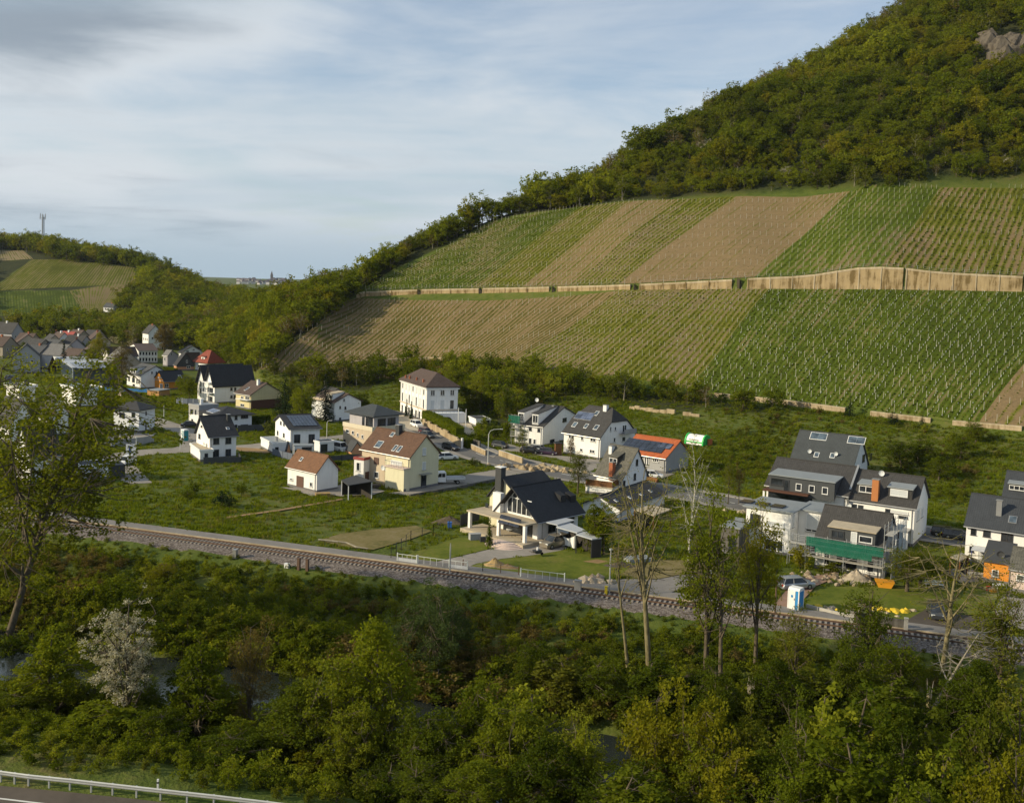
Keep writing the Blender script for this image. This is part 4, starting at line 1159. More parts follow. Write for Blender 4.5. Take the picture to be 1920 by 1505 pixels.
def canopy(name, label, pts, z, mat, posts=True, t=.14, backs=(), bmat=INTER, cat='canopy', pmat=WFR, slope=None):
    """roof sheet on posts; pts are photo pixels of its corners at height z; backs = pairs of corners closed with a wall"""
    zz = z if isinstance(z, (list, tuple)) else [z] * len(pts)
    P = [at(x, y, h) for (x, y), h in zip(pts, zz)]; c = sum(P, Vector()) / len(P); c.z = 0
    root = empty(name, c, 0, label, cat); Q = [p - c for p in P]
    mb_ = MB(); n = len(Q)
    mb_.v = [tuple(q) for q in Q] + [(q.x, q.y, q.z + t) for q in Q]
    mb_.f = [tuple(range(n)), tuple(range(2 * n - 1, n - 1, -1))] + [(i, n + i, n + (i + 1) % n, (i + 1) % n) for i in range(n)]; mb_.m = [0] * len(mb_.f)
    me = mb_.mesh('roof', mat); auto_uv(me); link('roof', me, root)
    if posts:
        for q in Q:
            q2 = q * .96; MB().box(q2.x - .07, q2.x + .07, q2.y - .07, q2.y + .07, -.2, q.z + .0).build('post', pmat, root)
    for (i, j) in backs:
        a, b = Q[i] * .93, Q[j] * .93; d = (b - a); d.z = 0; d.normalize(); n_ = Vector((-d.y, d.x, 0)) * .06
        mb_ = MB(); q = [a - n_, b - n_, b + n_, a + n_]
        mb_.v = [(p.x, p.y, 0) for p in q] + [(p.x, p.y, min(Q[i].z, Q[j].z)) for p in q]
        mb_.f = [(0, 3, 2, 1), (4, 5, 6, 7), (0, 1, 5, 4), (1, 2, 6, 5), (2, 3, 7, 6), (3, 0, 4, 7)]; mb_.m = [0] * 6
        mb_.build('wall', bmat, root)
    return root
# ---- white barn with brown roof
h = Hs('barn', 'small white outbuilding with brown roof and open doorway, out on the meadow', (593.5, 924), (539, 909), (633, 915), 884.6, (614.7, 856), 'L', WHITE, R_TILEBR, cat='outbuilding', ov=.35)
h.win('L', 556.6, 891, 569, 914.5, 'b'); h.win('L', 543.6, 895.5, 549.5, 901, 'w'); h.win('L', 581, 903, 586, 913, 'w'); h.sky(565, 861, .5, .7)
# ---- cream semi
h = Hs('house', 'large pale yellow house with steep brown roof and plain gable, beside the parked truck', (768, 920), (678, 901), (821, 910), 855.5, (798.5, 818), 'L', CREAM, R_BROWN, ov=.45)
h.win('R', 792, 839.6, 798.5, 853, 's'); h.win('R', 791.6, 866, 798, 880, 's'); h.win('R', 789.5, 889.5, 798.5, 914, 'D')
h.win('L', 733, 861, 754, 874, 's', 1)
ub = h.fp('L', 722, 880)[0]
MB().box(-.05, -.001, ub, h.l + .02, -.3, h.he - .12).build('wall_cladding', BEIGE, h.root)
h.win('L', 701.7, 856.6, 710.2, 871, 'b', 1, off=-.05); h.win('L', 701.7, 883, 710, 897, 'w', 1, off=-.05)
for p in ((710.7, 833, 1.3, 1.5), (740.5, 840, .6, 1.3), (749, 841.7, .6, 1.3), (735.7, 814.8, .7, .9)): h.sky(*p)
h.chim(748, 812, .9, .9, 1.5, CHIMD); h.dishf('L', 721.4, 876, .5); h.dishf('L', 727.5, 878.5, .4)
bay = MB().box(-1.5, -.01, .02, 4.6, -.3, 3.9).build('bay', CREAM, h.root)
MB().box(-1.75, .0, -.1, 4.8, 3.905, 4.08).build('balcony_floor', PINKW, h.root)
rl = MB()
for y in np.arange(0, 4.8, .6): rl.tube([(-1.65, y, 4.05), (-1.65, y, 5.0)], .025, 4)
rl.tube([(-1.65, -.05, 5.0), (-1.65, 4.75, 5.0)], .03, 4); rl.tube([(-1.65, 4.75, 5.0), (-.02, 4.75, 5.0)], .03, 4); rl.build('railing', GUT, h.root)
MB().box(-1.54, -.9, -.001, .02, -.4, .5).build('plinth', PLINTH, h.root)
MB().box(10, 10.1, -.9, 0, 0, .1)
MB().box(h.fp('R', 789, 890)[0] - .5, h.fp('R', 799, 890)[0] + .5, -1.1, -.01, h.fp('R', 794, 888)[1], h.fp('R', 794, 888)[1] + .1).build('door_canopy', GUT, h.root)
t = Hs('stair_tower', 'white flat-topped porch tower with red rim against the yellow house', (681, 907), (663, 902.5), (695.5, 901), 862, None, 'L', WHITE, F_BEIGE, typ='flat', ov=.1, par=.15, trim=plain('red_rim', (.30, .07, .06), .7), cat='porch')
t.win('L', 668.5, 866, 675, 883, 'w'); t.win('R', 684.5, 885, 691, 902, 'b')
canopy('carport', 'open black-roofed carport between the white barn and the yellow house', [(653, 911), (640, 901), (668, 891.5), (698.5, 903.5)], [2.5, 2.6, 3.1, 2.9], F_DARK, backs=((1, 2), (2, 3)), cat='carport')
# ---- left white house with black roof
h = Hs('house', 'compact white house with steep black roof and dark fence, alone by the left meadow', (392.5, 861.5), (368, 850.5), (442.3, 857.5), 818.7, (377.4, 782), 'R', WHITE, R_BLACK, ov=.35, og=.45)
h.win('L', 372.6, 812.5, 375.9, 822.6, 'd'); h.win('L', 377, 797, 379.5, 801, 'd')
for q in ((399.8, 821.5, 410.8, 832), (422.8, 820.4, 433.4, 831)): h.win('R', *q, 'd', 2)
for q in ((399, 843, 410.4, 859), (422.8, 842, 432.8, 857.5)): h.win('R', *q, 'D', 2)
h.chim(428, 788, .6, .6, 1.2, CHIMD); h.dishf('L', 387, 832.5); h.sky(427, 803, .5, .5)
a = Hs('annex', 'low white flat-roofed annex in front of the compact white house', (375, 865.8), (357, 851), (399, 863.5), 846, None, 'L', WHITE, F_BEIGE, typ='flat', ov=.15, par=.1, cat='annex')
a.win('R', 383.4, 849.8, 389.8, 857, 'd')
# ---- white house with solar roof
h = Hs('house', 'white house whose dark roof is covered in rows of solar panels', (544, 847.8), (515.7, 835.5), (598.7, 848), 804.9, (526.4, 779), 'R', WHITE2, R_BLACK, ov=.4, og=.5)
for q in ((525.8, 789, 528, 796.4), (531.7, 790, 533.8, 798.5), (520, 807, 522, 815.5), (531.3, 811.3, 533.8, 820)): h.win('L', *q, 'd')
for q in ((551.3, 814.5, 562.6, 831), (578.7, 814, 589.8, 830)): h.win('R', *q, 'd', 2)
h.win('R', 566, 838, 584, 849, 'D', 3)
h.ritem('solar_panel', 566, 789, h.w * .84, h.l * .5, .14, SOLAR, None, 7, 4)
a = Hs('annex', 'white flat-roofed garage annex left of the solar-roofed house', (511.5, 851), (489, 845.3), (542, 852), 833, None, 'L', WHITE2, F_GREY, typ='flat', ov=.1, par=.12, cat='annex')
a.win('R', 515.7, 838, 522, 850, 'D'); c = a.w / 2
MB().tube([(c, 3, a.he + .2), (c, 3, a.he + 1.1)], .3, 8).build('vent_cowl', GUT, a.root)
a = Hs('annex', 'white flat-roofed garage annex right of the solar-roofed house', (599.3, 851), (589, 845), (626, 847), 830, None, 'L', WHITE2, F_DARK, typ='flat', ov=.15, par=.08, cat='annex')
a.win('R', 601.5, 833, 613.6, 847, 'D', 1)
canopy('terrace_roof', 'slim terrace roof across the front of the solar-roofed house', [(551, 836.5), (549, 832), (586, 832.5), (588, 836)], 2.6, F_GREY)
# ---- grey cube and hipped white house
h = Hs('house', 'modern grey cube house with flat roof and overhanging upper floor', (372.6, 797), (353.5, 791.5), (409, 792.5), 762.3, None, 'L', GREYW, F_GREY, typ='flat', ov=.05, par=.15, trim=GREYW)
MB().box(-.03, -.001, .1, h.l * .9, 0, 2.5).build('ground_floor', WHITE, h.root)
h.win('L', 357.2, 766.5, 361.9, 775.8, 'd', 2); h.win('L', 366, 768, 367.9, 776.7, 'd'); h.win('L', 359, 785, 362, 793, 'D', off=-.03)
MB().tube([(2, 2, h.he), (2, 2, h.he + 1.6)], .45, 8).build('chimney', WFR, h.root)
h = Hs('house', 'white house with low black hipped roof and a roof collector, behind the compact white one', (407.5, 807), (380, 797), (471.6, 802.5), 780, (423.7, 761), 'L', WHITE2, R_BLACK, typ='hip', ov=.8)
h.win('R', 440, 779.5, 445, 786.5, 'd'); h.win('R', 451.6, 778.5, 465, 783.5, 'd', 3); h.win('R', 440, 796, 444.7, 803, 'd'); h.win('R', 451, 796, 464.7, 803, 'D', 3); h.win('L', 387, 779, 391, 784, 'd')
h.ritem('collector', 400, 770.5, 4.0, 1.8, .14, SOLARB, WFR, 2, 1)
# ---- twin gabled long white house
h = Hs('house', 'long white house with two pointed gables side by side and long black roof', (401.9, 757), (370.2, 749), (474, 752), 721.5, None, 'R', WHITE, R_BLACK, typ='twin', hr=10.3, rf=.5, ov=.4, og=.8)
for q in ((375.8, 715, 377.7, 723), (380.2, 715, 381.9, 723), (375.8, 727.4, 377.7, 736.7), (380.2, 727.4, 382, 736.7)): h.win('L', *q, 'd')
h.win('L', 389.3, 725.6, 399.5, 737.7, 'd', 3); h.win('L', 390, 742, 398.5, 753, 'D', 3)
for q in ((432, 726.5, 435.8, 732), (439, 726.5, 442.8, 732), (432, 741, 435.8, 746), (438, 740.5, 442.3, 747)): h.win('R', *q, 'd')
MB().box(-1.6, -.01, .3, h.l * .45, 2.9, 3.05).build('balcony', WFR, h.root); MB().box(-1.6, -.01, .3, h.l * .45, 5.9, 6.05).build('balcony', WFR, h.root)
for y in (.4, h.l * .44): MB().tube([(-1.5, y, 0), (-1.5, y, 6)], .1, 5).build('post', WFR, h.root)
# ---- beige house with brown roof
h = Hs('house', 'beige house with brown roof and pale balcony beside the dark conifer', (470.2, 768.5), (442, 760.5), (528, 762), 740, (500, 719), 'L', YELW, R_DKBR, ov=.5)
h.chim(484.4, 721, .7, .7, 1.4, WFR); h.sky(463, 729, .6, 1.6)
h.win('L', 451.5, 742, 457, 750, 'w', 2); h.win('L', 460, 742, 467.5, 750, 'w', 2); h.win('L', 451, 756, 458, 763, 'w', 2); MB().box(-1.2, -.01, 0, h.l * .8, 2.6, 2.75).build('balcony', WFR, h.root); MB().box(-.02, h.w, -.05, -.001, -.3, 2.6).build('wall_cladding', BROWNW, h.root)
# ---- further back
h = Hs('house', 'three-storey white house with terrace cut into its grey roof, behind the blue tarpaulin', (263.6, 729), (237.8, 724.8), (318, 727), 704, (292, 686.5), 'L', WHITE, R_GREY, ov=.4)
for q in ((241, 705, 243.4, 714.3), (248, 707.5, 252.8, 717), (256, 710.6, 258, 719), (259.6, 710.6, 261.6, 719), (249, 719.5, 253, 727)): h.win('L', *q, 'd')
for q in ((283.7, 696.5, 286, 700.3), (292, 696.5, 294, 700.3)): h.win('R', *q, 'd')
h.dormer(243, 256, 699, 1.6, WHITE, R_GREY, [(.3, .8, 1.2, 1.2, 2, 'd'), (.75, .8, 1.2, 1.2, 2, 'd')])
h = Hs('house', 'house with orange boarded front and black roof behind the orange sheds', (307, 731), (289, 728), (347, 729), 713, (298.7, 697), 'R', ORW, R_BLACK, ov=.6)
MB().box(-.04, -.001, 0, h.l, h.he - .3, h.he - .1).build('trim', GREYW, h.root); h.win('L', 296, 706, 299, 709, 'w'); h.win('L', 301, 706, 303, 709, 'w'); h.win('R', 309, 719, 316, 726, 'w', 2); h.sky(337.5, 706, .8, 1.2); h.win('L', 300, 719, 305, 730, 'w', 2)
h = Hs('house', 'house with tall pointed red hipped roof at the foot of the vineyard', (390, 698), (366, 693), (418, 695.5), 681, (392.7, 656), 'L', WHITE2, R_RED, typ='hip', ov=.9)
h.win('R', 394, 682, 404, 689, 'w', 3); h.win('R', 409, 682, 413, 688, 'w'); h.win('L', 371, 683, 375, 689, 'w'); h.win('L', 380, 684, 384, 690, 'w'); c = h.rp(381, 671)
h.dormer(377, 384, 675, 1.3, WHITE, R_RED, [(.5, .6, 1.0, .9, 1, 'w')])
h = Hs('house', 'house with black slate gable over salmon walls beside the red-roofed house', (331.5, 695), (326, 691.5), (364, 693.5), 684, (348.5, 662), 'L', ORW2, R_BLACK, ov=.3)
MB().box(0, h.w, -.06, -.001, h.he - .8, h.he + .02).build('slate_cladding', DARKW, h.root)
P_ = MB(); hw = h.w; P_.poly([(0.0, -.05, h.he), (hw, -.05, h.he), (h.rf * hw, -.05, h.hr - .05)]); P_.poly([(hw, -.01, h.he), (0, -.01, h.he), (h.rf * hw, -.01, h.hr - .05)]); P_.build('slate_gable', DARKW, h.root)
h.win('R', 349, 675, 352, 680, 'w', off=-.06); h.win('R', 350, 685.5, 357, 690.5, 'w', 2)
h = Hs('house', 'narrow grey rendered house with plain gable left of the black slate gable', (314.4, 687), (305.5, 684.5), (334, 685), 666.5, (322, 657.5), 'L', LILW, R_LGREY, ov=.3); h.win('R', 320, 662, 323, 666, 'w'); h.win('L', 308, 670, 310.5, 676, 'w')
h = Hs('house', 'broad low white gable under black roof, behind the brown roofs at the wood edge', (341, 671), (335, 666), (381, 669), 660.5, (361, 649), 'L', WHITE2, R_BLACK, ov=.6); h.win('R', 349, 656.5, 354, 661, 'w', 2); h.win('R', 361, 654, 365, 657, 'w', 2)
h = Hs('house', 'low house with brown roof wedged between black and red roofs', (352, 682), (346, 678), (374, 680), 673, (362, 664), 'R', WHITE2, R_DKBR, ov=.4); h.win('R', 358, 673.5, 364, 677, 'w', 2)
h = Hs('hotel', 'white old hotel with rows of tall windows under a big brown roof', (259.5, 681), (243, 674), (295, 682), 657.5, (0, 645), 'R', WHITE, R_DKBR, ov=.5, rf=.5, cat='hotel')
for i in range(6): h.winm('R', h.w * (i + .6) / 6.2, h.he * .78, .9, 1.4, 'w'); h.winm('R', h.w * (i + .6) / 6.2, h.he * .3, .9, 1.5, 'w')
MB().box(0, h.w, -.35, -.001, h.he * .52, h.he * .56).build('cornice', WFR, h.root)
h = Hs('hall', 'large tan hall with broad gable and grey roof behind the three-storey house', (203, 713), (192, 705), (268, 712), 684, (236, 657), 'L', TANW, R_LGREY, ov=.4, cat='hall')
h = Hs('house', 'white stepped house with dark brown roof left of the hotel', (205, 690), (193, 682), (258, 686), 668, (0, 652), 'R', WHITE, R_DKBR, rf=.5, ov=.4)
h = Hs('hall', 'blue-grey metal hall with glazed gable and panels along its roof', (136.5, 717.5), (104.5, 708), (208, 719), 690, (119, 682), 'R', BLUEW, F_LIGHT, ov=.3, cat='hall', gutter=False)
MB().box(-.05, -.001, .3, h.l - .3, .4, h.he - .3).build('glazing', GLASSB, h.root); MB().box(-.12, .1, -.12, .1, 0, h.he).build('trim', WFR, h.root)
h.ritem('solar_panel', 170, 685.5, h.w * .9, h.l * .42, .2, SOLARB, None, 10, 2)
h = Hs('house', 'old house with brown shingled walls and pale panel roof, above the poplar', (90, 698), (40, 694), (105, 694), 685, (97, 668), 'L', BROWNW, R_LIGHT, ov=.5)
for u in (.15, .3, .65, .8): h.winm('L', h.l * u, h.he * .72, 1.1, 1.2, 'w')
MB().box(-.06, -.001, 0, h.l, -.2, h.he * .35).build('base_wall', WHITE, h.root)
# ---- village core at the far left, each house its own roof colour and turn
rv = random.Random(12)
TOWN = [  # px, base py, width m, length m, yaw, eave, ridge, wall, roof, label
 (22, 648, 17, 11, 75, 6, 10.5, LILW, R_ANTH, 'large pale house with dark roof and small front gable above the village', 'L'),
 (28, 668, 10, 14, 30, 5, 9, BEIGE, R_DKBR, 'beige house showing a lit gable edge at the left end of the village', 'L'),
 (52, 664, 9, 13, 75, 4.5, 8.5, TANW, R_DKBR, 'brown-roofed house right of the beige gable', 'L'),
 (5, 672, 11, 12, 75, 5, 8.5, TANW, R_DKBR, 'brown-roofed house cut by the left edge', 'L'),
 (66, 675, 9, 13, 62, 4.5, 8, TANW, R_ANTH, 'dark-roofed house with two small white dormers in the village', 'L'),
 (84, 668, 9, 11, 40, 5, 8.8, BEIGE, R_ANTH, 'grey-roofed village house turned with its gable to the right', 'L'),
 (98, 676, 8, 12, 66, 4.5, 8, TANW, R_GREY, 'grey-roofed village house with lit gable behind the pale panel roof', 'L'),
 (106, 661, 8, 10, 50, 5, 8.6, WHITE, R_DKBR, 'village house with a bright white gable corner below the trees', 'L'),
 (122, 673, 10, 12, 22, 4, 8, LILW, R_ANTH, 'low village house with wide pale gable behind the cypress', 'L'),
 (128, 660, 9, 11, 70, 5, 8.7, BEIGE, plain('faded_red_roof', (.30, .07, .06), .8), 'village house with a faded red roof patch', 'L'),
 (148, 668, 10, 14, 78, 4.5, 8.4, LILW, R_ANTH, 'dark-roofed village house with white gable at its right end', 'L'),
 (142, 655, 9, 12, 60, 5, 8.6, TANW, R_DKBR, 'brown-roofed house among trees at the top of the village', 'L'),
 (166, 661, 9, 13, 35, 5, 9, BEIGE, R_DKBR, 'dark brown roof with pointed gable below the wood', 'L'),
 (176, 652, 9, 12, 70, 4.5, 8, TANW, R_ANTH, 'dark roof at the upper right of the village', 'L'),
 (160, 681, 10, 13, 30, 4.5, 8.2, PINKW, R_DKBR, 'pinkish house with brown roof left of the big trees', 'L'),
 (112, 688, 10, 14, 72, 4.5, 8, WHITE2, R_LGREY, 'house with pale grey panel roof left of the cypress', 'L'),
 (70, 686, 8, 14, 74, 4, 7.4, TANW, R_GREY, 'grey roof right behind the brown shingled house', 'L'),
 (24, 700, 9, 12, 25, 6, 10, GREYW, R_ANTH, 'grey rendered gable beside the brown shingled house', 'L'),
 (140, 694, 9, 11, 65, 4, 7.4, BEIGE, R_DKBR, 'small brown-roofed house behind the blue-grey hall', 'L'),
 (88, 655, 8, 10, 20, 4.5, 8, TANW, R_DKBR, 'brown-roofed house at the back row of the village', 'L'),
 (278, 656, 9, 9, 40, 8, 11.5, WHITE, R_ANTH, 'tall white house rising among the trees above the hotel', 'L'),
 (308, 650, 9, 12, 60, 5, 8.6, LILW, R_ANTH, 'white house glimpsed between brown trees at the wood edge', 'L'),
 (162, 632, 10, 8, 75, 3.6, 6.2, LILW, R_ANTH, 'small white hut in the trees above the village', 'L'),
 (212, 548 + 38, 9, 8, 70, 3.4, 5.6, WHITE, R_GREY, 'white cottage in the trees on the far slope', 'L'),
]
for (px, py, l_, w_, yw, he, hr, wm, rm, lb, rg) in TOWN:
    p = hit(px, py)
    h = Hs('village_house', lb, Vector((p.x, p.y, p.z)), None, None, None, None, rg, wm, rm, he=he, hr=hr, rf=.5, yaw=yw, w=w_ * .72, l=l_ * .85, z0=p.z, ov=.4, group='houses of the far village', gutter=False)
    for u in (.2, .5, .8): h.winm('L', h.l * u, he * .62, 1.0, 1.2, 'w')
    h.winm('R', h.w * .3, he * .7, .9, 1.1, 'w'); h.winm('R', h.w * .7, he * .7, .9, 1.1, 'w')
    if rv.random() < .6:
        MB().box(h.w * .45, h.w * .45 + .7, h.l * .4, h.l * .4 + .7, he + 1, hr + .9).build('chimney', CHIMB if rv.random() < .5 else WFR, h.root)
# ---- houses behind the poplar
h = Hs('house', 'white house with dark roof seen through the poplar, nearest the railway', (56, 908), (28, 897), (112, 901), 852, None, 'R', WHITE, R_ANTH, hr=9.6, rf=.5); h.row('R', (2, 5, 8), 4.6, 1.2, 1.3, 'd'); h.row('L', (2, 5), 4.6, 1, 1.3, 'd'); h.win('R', 80, 885, 90, 902, 'D', 2)
h = Hs('house', 'white gabled house at the left edge behind the poplar', (20, 833), (-12, 825), (66, 829), 795, None, 'L', WHITE, R_ANTH, hr=9, rf=.5); h.row('R', (2, 5), 4.4, 1.1, 1.3, 'd'); h.row('L', (2, 5), 4.4, 1.1, 1.3, 'd')
h = Hs('house', 'white house with tall windows in the middle of the poplar crown', (92, 818), (72, 813), (128, 815), 778, None, 'L', WHITE, R_ANTH, hr=9, rf=.5); h.row('R', (2, 5), 4.4, 1.1, 1.3, 'd'); h.row('L', (2, 4.5), 4.4, 1.1, 1.3, 'd')
h = Hs('house', 'white flat-roofed apartment block behind the top of the poplar', (142, 764), (116, 758), (182, 762), 729, None, 'L', WHITE, F_GREY, typ='flat', par=.3); h.row('R', (2, 5, 8), 6.8, 1.4, 1.3, 'd'); h.row('R', (2, 5, 8), 3.8, 1.4, 1.3, 'd'); h.row('L', (2, 5), 6.8, 1.4, 1.3, 'd')
h = Hs('house', 'white flat-roofed house at the far left behind the poplar', (36, 757), (12, 752), (66, 755), 726, None, 'L', WHITE, F_GREY, typ='flat', par=.3); h.row('R', (2, 5), 5.8, 1.4, 1.3, 'd'); h.row('L', (2, 5), 5.8, 1.4, 1.3, 'd')
h = Hs('garage', 'long low white garage with dark open end beside the paved yard', (150, 901), (141, 894), (208, 897), 875, None, 'L', WHITE2, F_DARK, typ='flat', ov=.1, par=.1, cat='garage')
g = MB().box(h.w + .01, h.w + 2.4, 0, h.l, -.2, h.he - .1); g.build('carport_shade', CHIMD, h.root)  # solid dark box, its colour stands in for the shade of the open carport end
# ---- hipped white house left
h = Hs('house', 'white two-storey house with dark hipped roof on a raised terrace', (260.1, 812), (213, 808), (290, 805.5), 769.5, (247, 751), 'L', WHITE2, R_ANTH, typ='hip', ov=.7)
h.win('R', 272.8, 771, 274.6, 778, 'd'); h.win('R', 272.5, 790.5, 274.2, 804.5, 'd')
for q in ((247, 773, 253, 782), (224, 773, 233.5, 782.5)): h.win('L', *q, 'd', 2)
# ---- three-storey pale blue-white house
h = Hs('house', 'tall bluish-white house with roof terrace, half hidden by conifers', (626.5, 791), (584, 783), (676, 787), 755, (653, 739.5), 'L', WHITE2, R_DKBR, ov=.4)
for q in ((636.3, 761, 639, 766), (644.2, 747.5, 646, 752), (635.8, 783, 639, 789.5), (646, 762, 649, 767)): h.win('R', *q, 'd')
h.dormer(612, 625, 749, 1.5, WHITE, F_BEIGE, [(.5, .8, 2.6, 1.0, 4, 'w')]); MB().box(-.3, 2.2, h.l * .35, h.l, h.he - .2, h.he + .6).build('roof_terrace', BEIGE, h.root)
h = Hs('house', 'house with reddish gable end just behind the bluish-white house', (612, 770), (590, 765), (655, 767), 746, (633, 729.5), 'L', PINKW, R_ANTH, ov=.4)
# ---- modern beige / grey block
h = Hs('house', 'unfinished beige apartment house with terrace and low dark hipped roof', (697, 848), (643, 834), (757, 839), 808, None, 'L', BEIGE, F_GREY, typ='flat', ov=.1, par=.6, trim=wallmat('cream_band', (.62, .55, .42)))
for q in ((648.5, 804, 655, 812), (660, 807, 664, 815), (669.5, 811.5, 672.5, 819), (678, 814.5, 681.5, 822.5)): h.win('L', *q, 'w', 1)
h.win('L', 644.5, 823, 648, 833, 'D'); zt = h.he + .23
u = Hs('x', None, h.A + h.X * 1.2 + h.Y * 1.0 + Vector((0, 0, zt)), None, None, None, None, 'L', LILW, R_GREEN, typ='hip', he=2.7, hr=4.7, yaw=math.degrees(h.yaw), w=h.w - 2.0, l=h.l - 1.6, z0=zt + .0, ov=.9, plinth=None)
u.root.name = 'upper_floor'; u.root.parent = h.root; u.root.location = (1.2, 1.0, zt); u.root.rotation_euler = (0, 0, 0)
for k_ in ('label', 'category'):
    if k_ in u.root: del u.root[k_]
u.row('L', (h.l * .22, h.l * .36), 1.2, .8, 2.0, 'd'); u.winm('L', 1.6, 1.3, 2.4, 2.2, 'd', 3); u.winm('R', u.w * .3, 1.3, 2.2, 1.6, 'd', 2); u.winm('R', u.w * .7, 1.3, 2.2, 1.6, 'd', 2)
# ---- villa
h = Hs('villa', 'grand white classical villa with brown hipped roof and rows of tall windows', (798.6, 792), (750.2, 774.6), (857, 792), 726, (805, 694), 'L', WHITE, R_DKBR, typ='hip', ov=.55, yaw=None, cat='villa')
L_, W_, H_ = h.l, h.w, h.he
for i in range(7):
    u_ = L_ * (i + .75) / 7.4
    h.winm('L', u_, H_ * .84, .95, 1.5, 's' if i % 3 else 'w'); h.winm('L', u_, H_ * .50, 1.0, 2.5, 's' if i % 2 else 'w'); h.winm('L', u_, H_ * .14, 1.0, 2.0, 'D' if i % 2 else 'd')
for i in range(3):
    u_ = W_ * (i + .6) / 3.2
    h.winm('R', u_, H_ * .84, 1.2, 1.5, 'w', 2); h.winm('R', u_, H_ * .50, 1.2, 2.4, 's' if i < 2 else 'w')
MB().box(-.22, W_ + .2, -.22, L_ + .2, H_ * .33, H_ * .36).build('string_course', BEIGE, h.root)
MB().box(-.35, W_ + .35, -.35, L_ + .35, H_ - .55, H_ - .3).build('cornice', WFR, h.root)
for i in range(8): MB().box(-.1, -.002, L_ * (i + .2) / 7.4 - .12, L_ * (i + .2) / 7.4 + .12, H_ * .365, H_ - .56).build('pilaster', WFR, h.root)
for i in range(4): MB().box(W_ * (i + .07) / 3.2 - .2, W_ * (i + .07) / 3.2 + .2, -.1, -.002, H_ * .365, H_ - .56).build('pilaster', WFR, h.root)
for (px, py) in ((761, 708), (768.5, 709.5), (781.5, 712.5), (794, 716)):
    c = h.rp(px, py); MB().box(c.x - .2, c.x + .2, c.y - .2, c.y + .2, c.z - .6, c.z + .75).build('chimney', CHIMB, h.root)
# terrace, arch and outside stair on the garden side
MB().box(0.3, W_ + 1, -3.2, -.25, -.3, H_ * .3).build('terrace', WHITE2, h.root)
rl = MB()
for i in range(9): rl.tube([(W_ * i / 8, -3.15, H_ * .3), (W_ * i / 8, -3.15, H_ * .3 + 1)], .03, 4)
rl.tube([(0, -3.15, H_ * .3 + 1), (W_, -3.15, H_ * .3 + 1)], .04, 4); rl.build('railing', GUT, h.root)
n = 10; prof = [(W_ * .55 + 1.5 * math.cos(math.pi * i / n), 1.7 * math.sin(math.pi * i / n) + .1) for i in range(n + 1)]
MB().prism(prof, -3.22, -3.0, 'y').build('arch', INTER, h.root)
for i in range(8): MB().box(-1.8 + i * .3, -1.5 + i * .3, -3.0, -1.6, -.2, (i + 1) * H_ * .3 / 8.0).build('step', WHITE2, h.root)
VILLA = h
h = Hs('garage', 'small white flat-roofed garage in the garden right of the villa', (892.7, 800), (878.5, 793), (919, 799), 787, None, 'L', WHITE, F_DARK, typ='flat', ov=.15, par=.05, cat='garage'); h.winm('R', h.w * .75, 1.1, 1.6, 1.9, 'D')
# ---- white house with round dormers
YT = 64
h = Hs('house', 'white house with two tall white dormers and green netted scaffold on its left', (1016.4, 837.5), (965, 829), (1090, 838), 800.5, (1057, 764), 'L', WHITE, R_ANTH, ov=.35, yaw=60)
for q in ((992.2, 800.8, 996.7, 807.5), (1008, 803, 1012.7, 809.8), (972, 797, 977, 804)): h.win('L', *q, 'd')
for q in ((991.4, 820.6, 996.7, 835), (1000, 822.5, 1004.7, 835), (972, 816, 977, 829)): h.win('L', *q, 'w')
h.win('R', 1054.8, 784, 1061.9, 790, 'd', 2); h.win('R', 1031, 824.4, 1039, 831.9, 'd', 2)
for (a_, b_) in ((970.5, 983.5), (997, 1010)):
    u0, u1, d0, zb = h.dormer(a_, b_, 792 if a_ < 990 else 795.5, 2.5, WHITE, R_ANTH, [(.3, 1.25, .75, 1.8, 1, 'w'), (.7, 1.25, .75, 1.8, 1, 'w')], slope=.1)
h.dishr(1007, 754, .5); h.chim(1037, 766, .4, .4, .7, GUT)
# ---- big white half-hip
h = Hs('apartment_house', 'big white apartment house with half-hipped dark roof and paired windows', (1124.6, 862), (1056.2, 850), (1189, 851), 818.5, None, 'L', WHITE, R_ANTH, ov=.55, typ='halfhip', rf=.5, ap=(0, 769), cat='apartment house')
for q, n_ in (((1066.4, 815, 1075.9, 823), 2), ((1089.4, 818.4, 1093.9, 825.8), 1), ((1107, 820.4, 1117, 828.8), 2), ((1065.7, 836, 1074.5, 843.4), 2), ((1087.4, 840, 1092.5, 846.8), 1), ((1105.7, 842, 1115, 850), 2)): h.win('L', *q, 'w', n_)
for q in ((1143.4, 800, 1146, 808.2), (1152, 800, 1155, 807), (1150, 820.4, 1153.7, 828.5), (1166, 819, 1172, 827)): h.win('R', *q, 'w')
h.win('R', 1167, 797, 1174, 809.6, 'w', 2); u_, z_ = h.fp('R', 1172, 811)
MB().box(u_ - 2.2, u_ + 2.2, -1.5, -.01, z_ - .1, z_).build('balcony', GUT, h.root); MB().box(u_ - 2.2, u_ + 2.2, -1.52, -1.46, z_, z_ + 1.0).build('balcony_rail', GREYW, h.root)
for q in ((1077.5, 796, .9, 1.3), (1099, 798.7, .7, 1.2), (1117.9, 801.2, .9, 1.3), (1118.5, 775, .8, 1.2)): h.sky(*q)
h.ritem('collector', 1096, 780, 4.6, 2.2, .14, SOLARB, GUT, 3, 1); h.chim(1136, 768, .9, .9, 1.0, WFR)
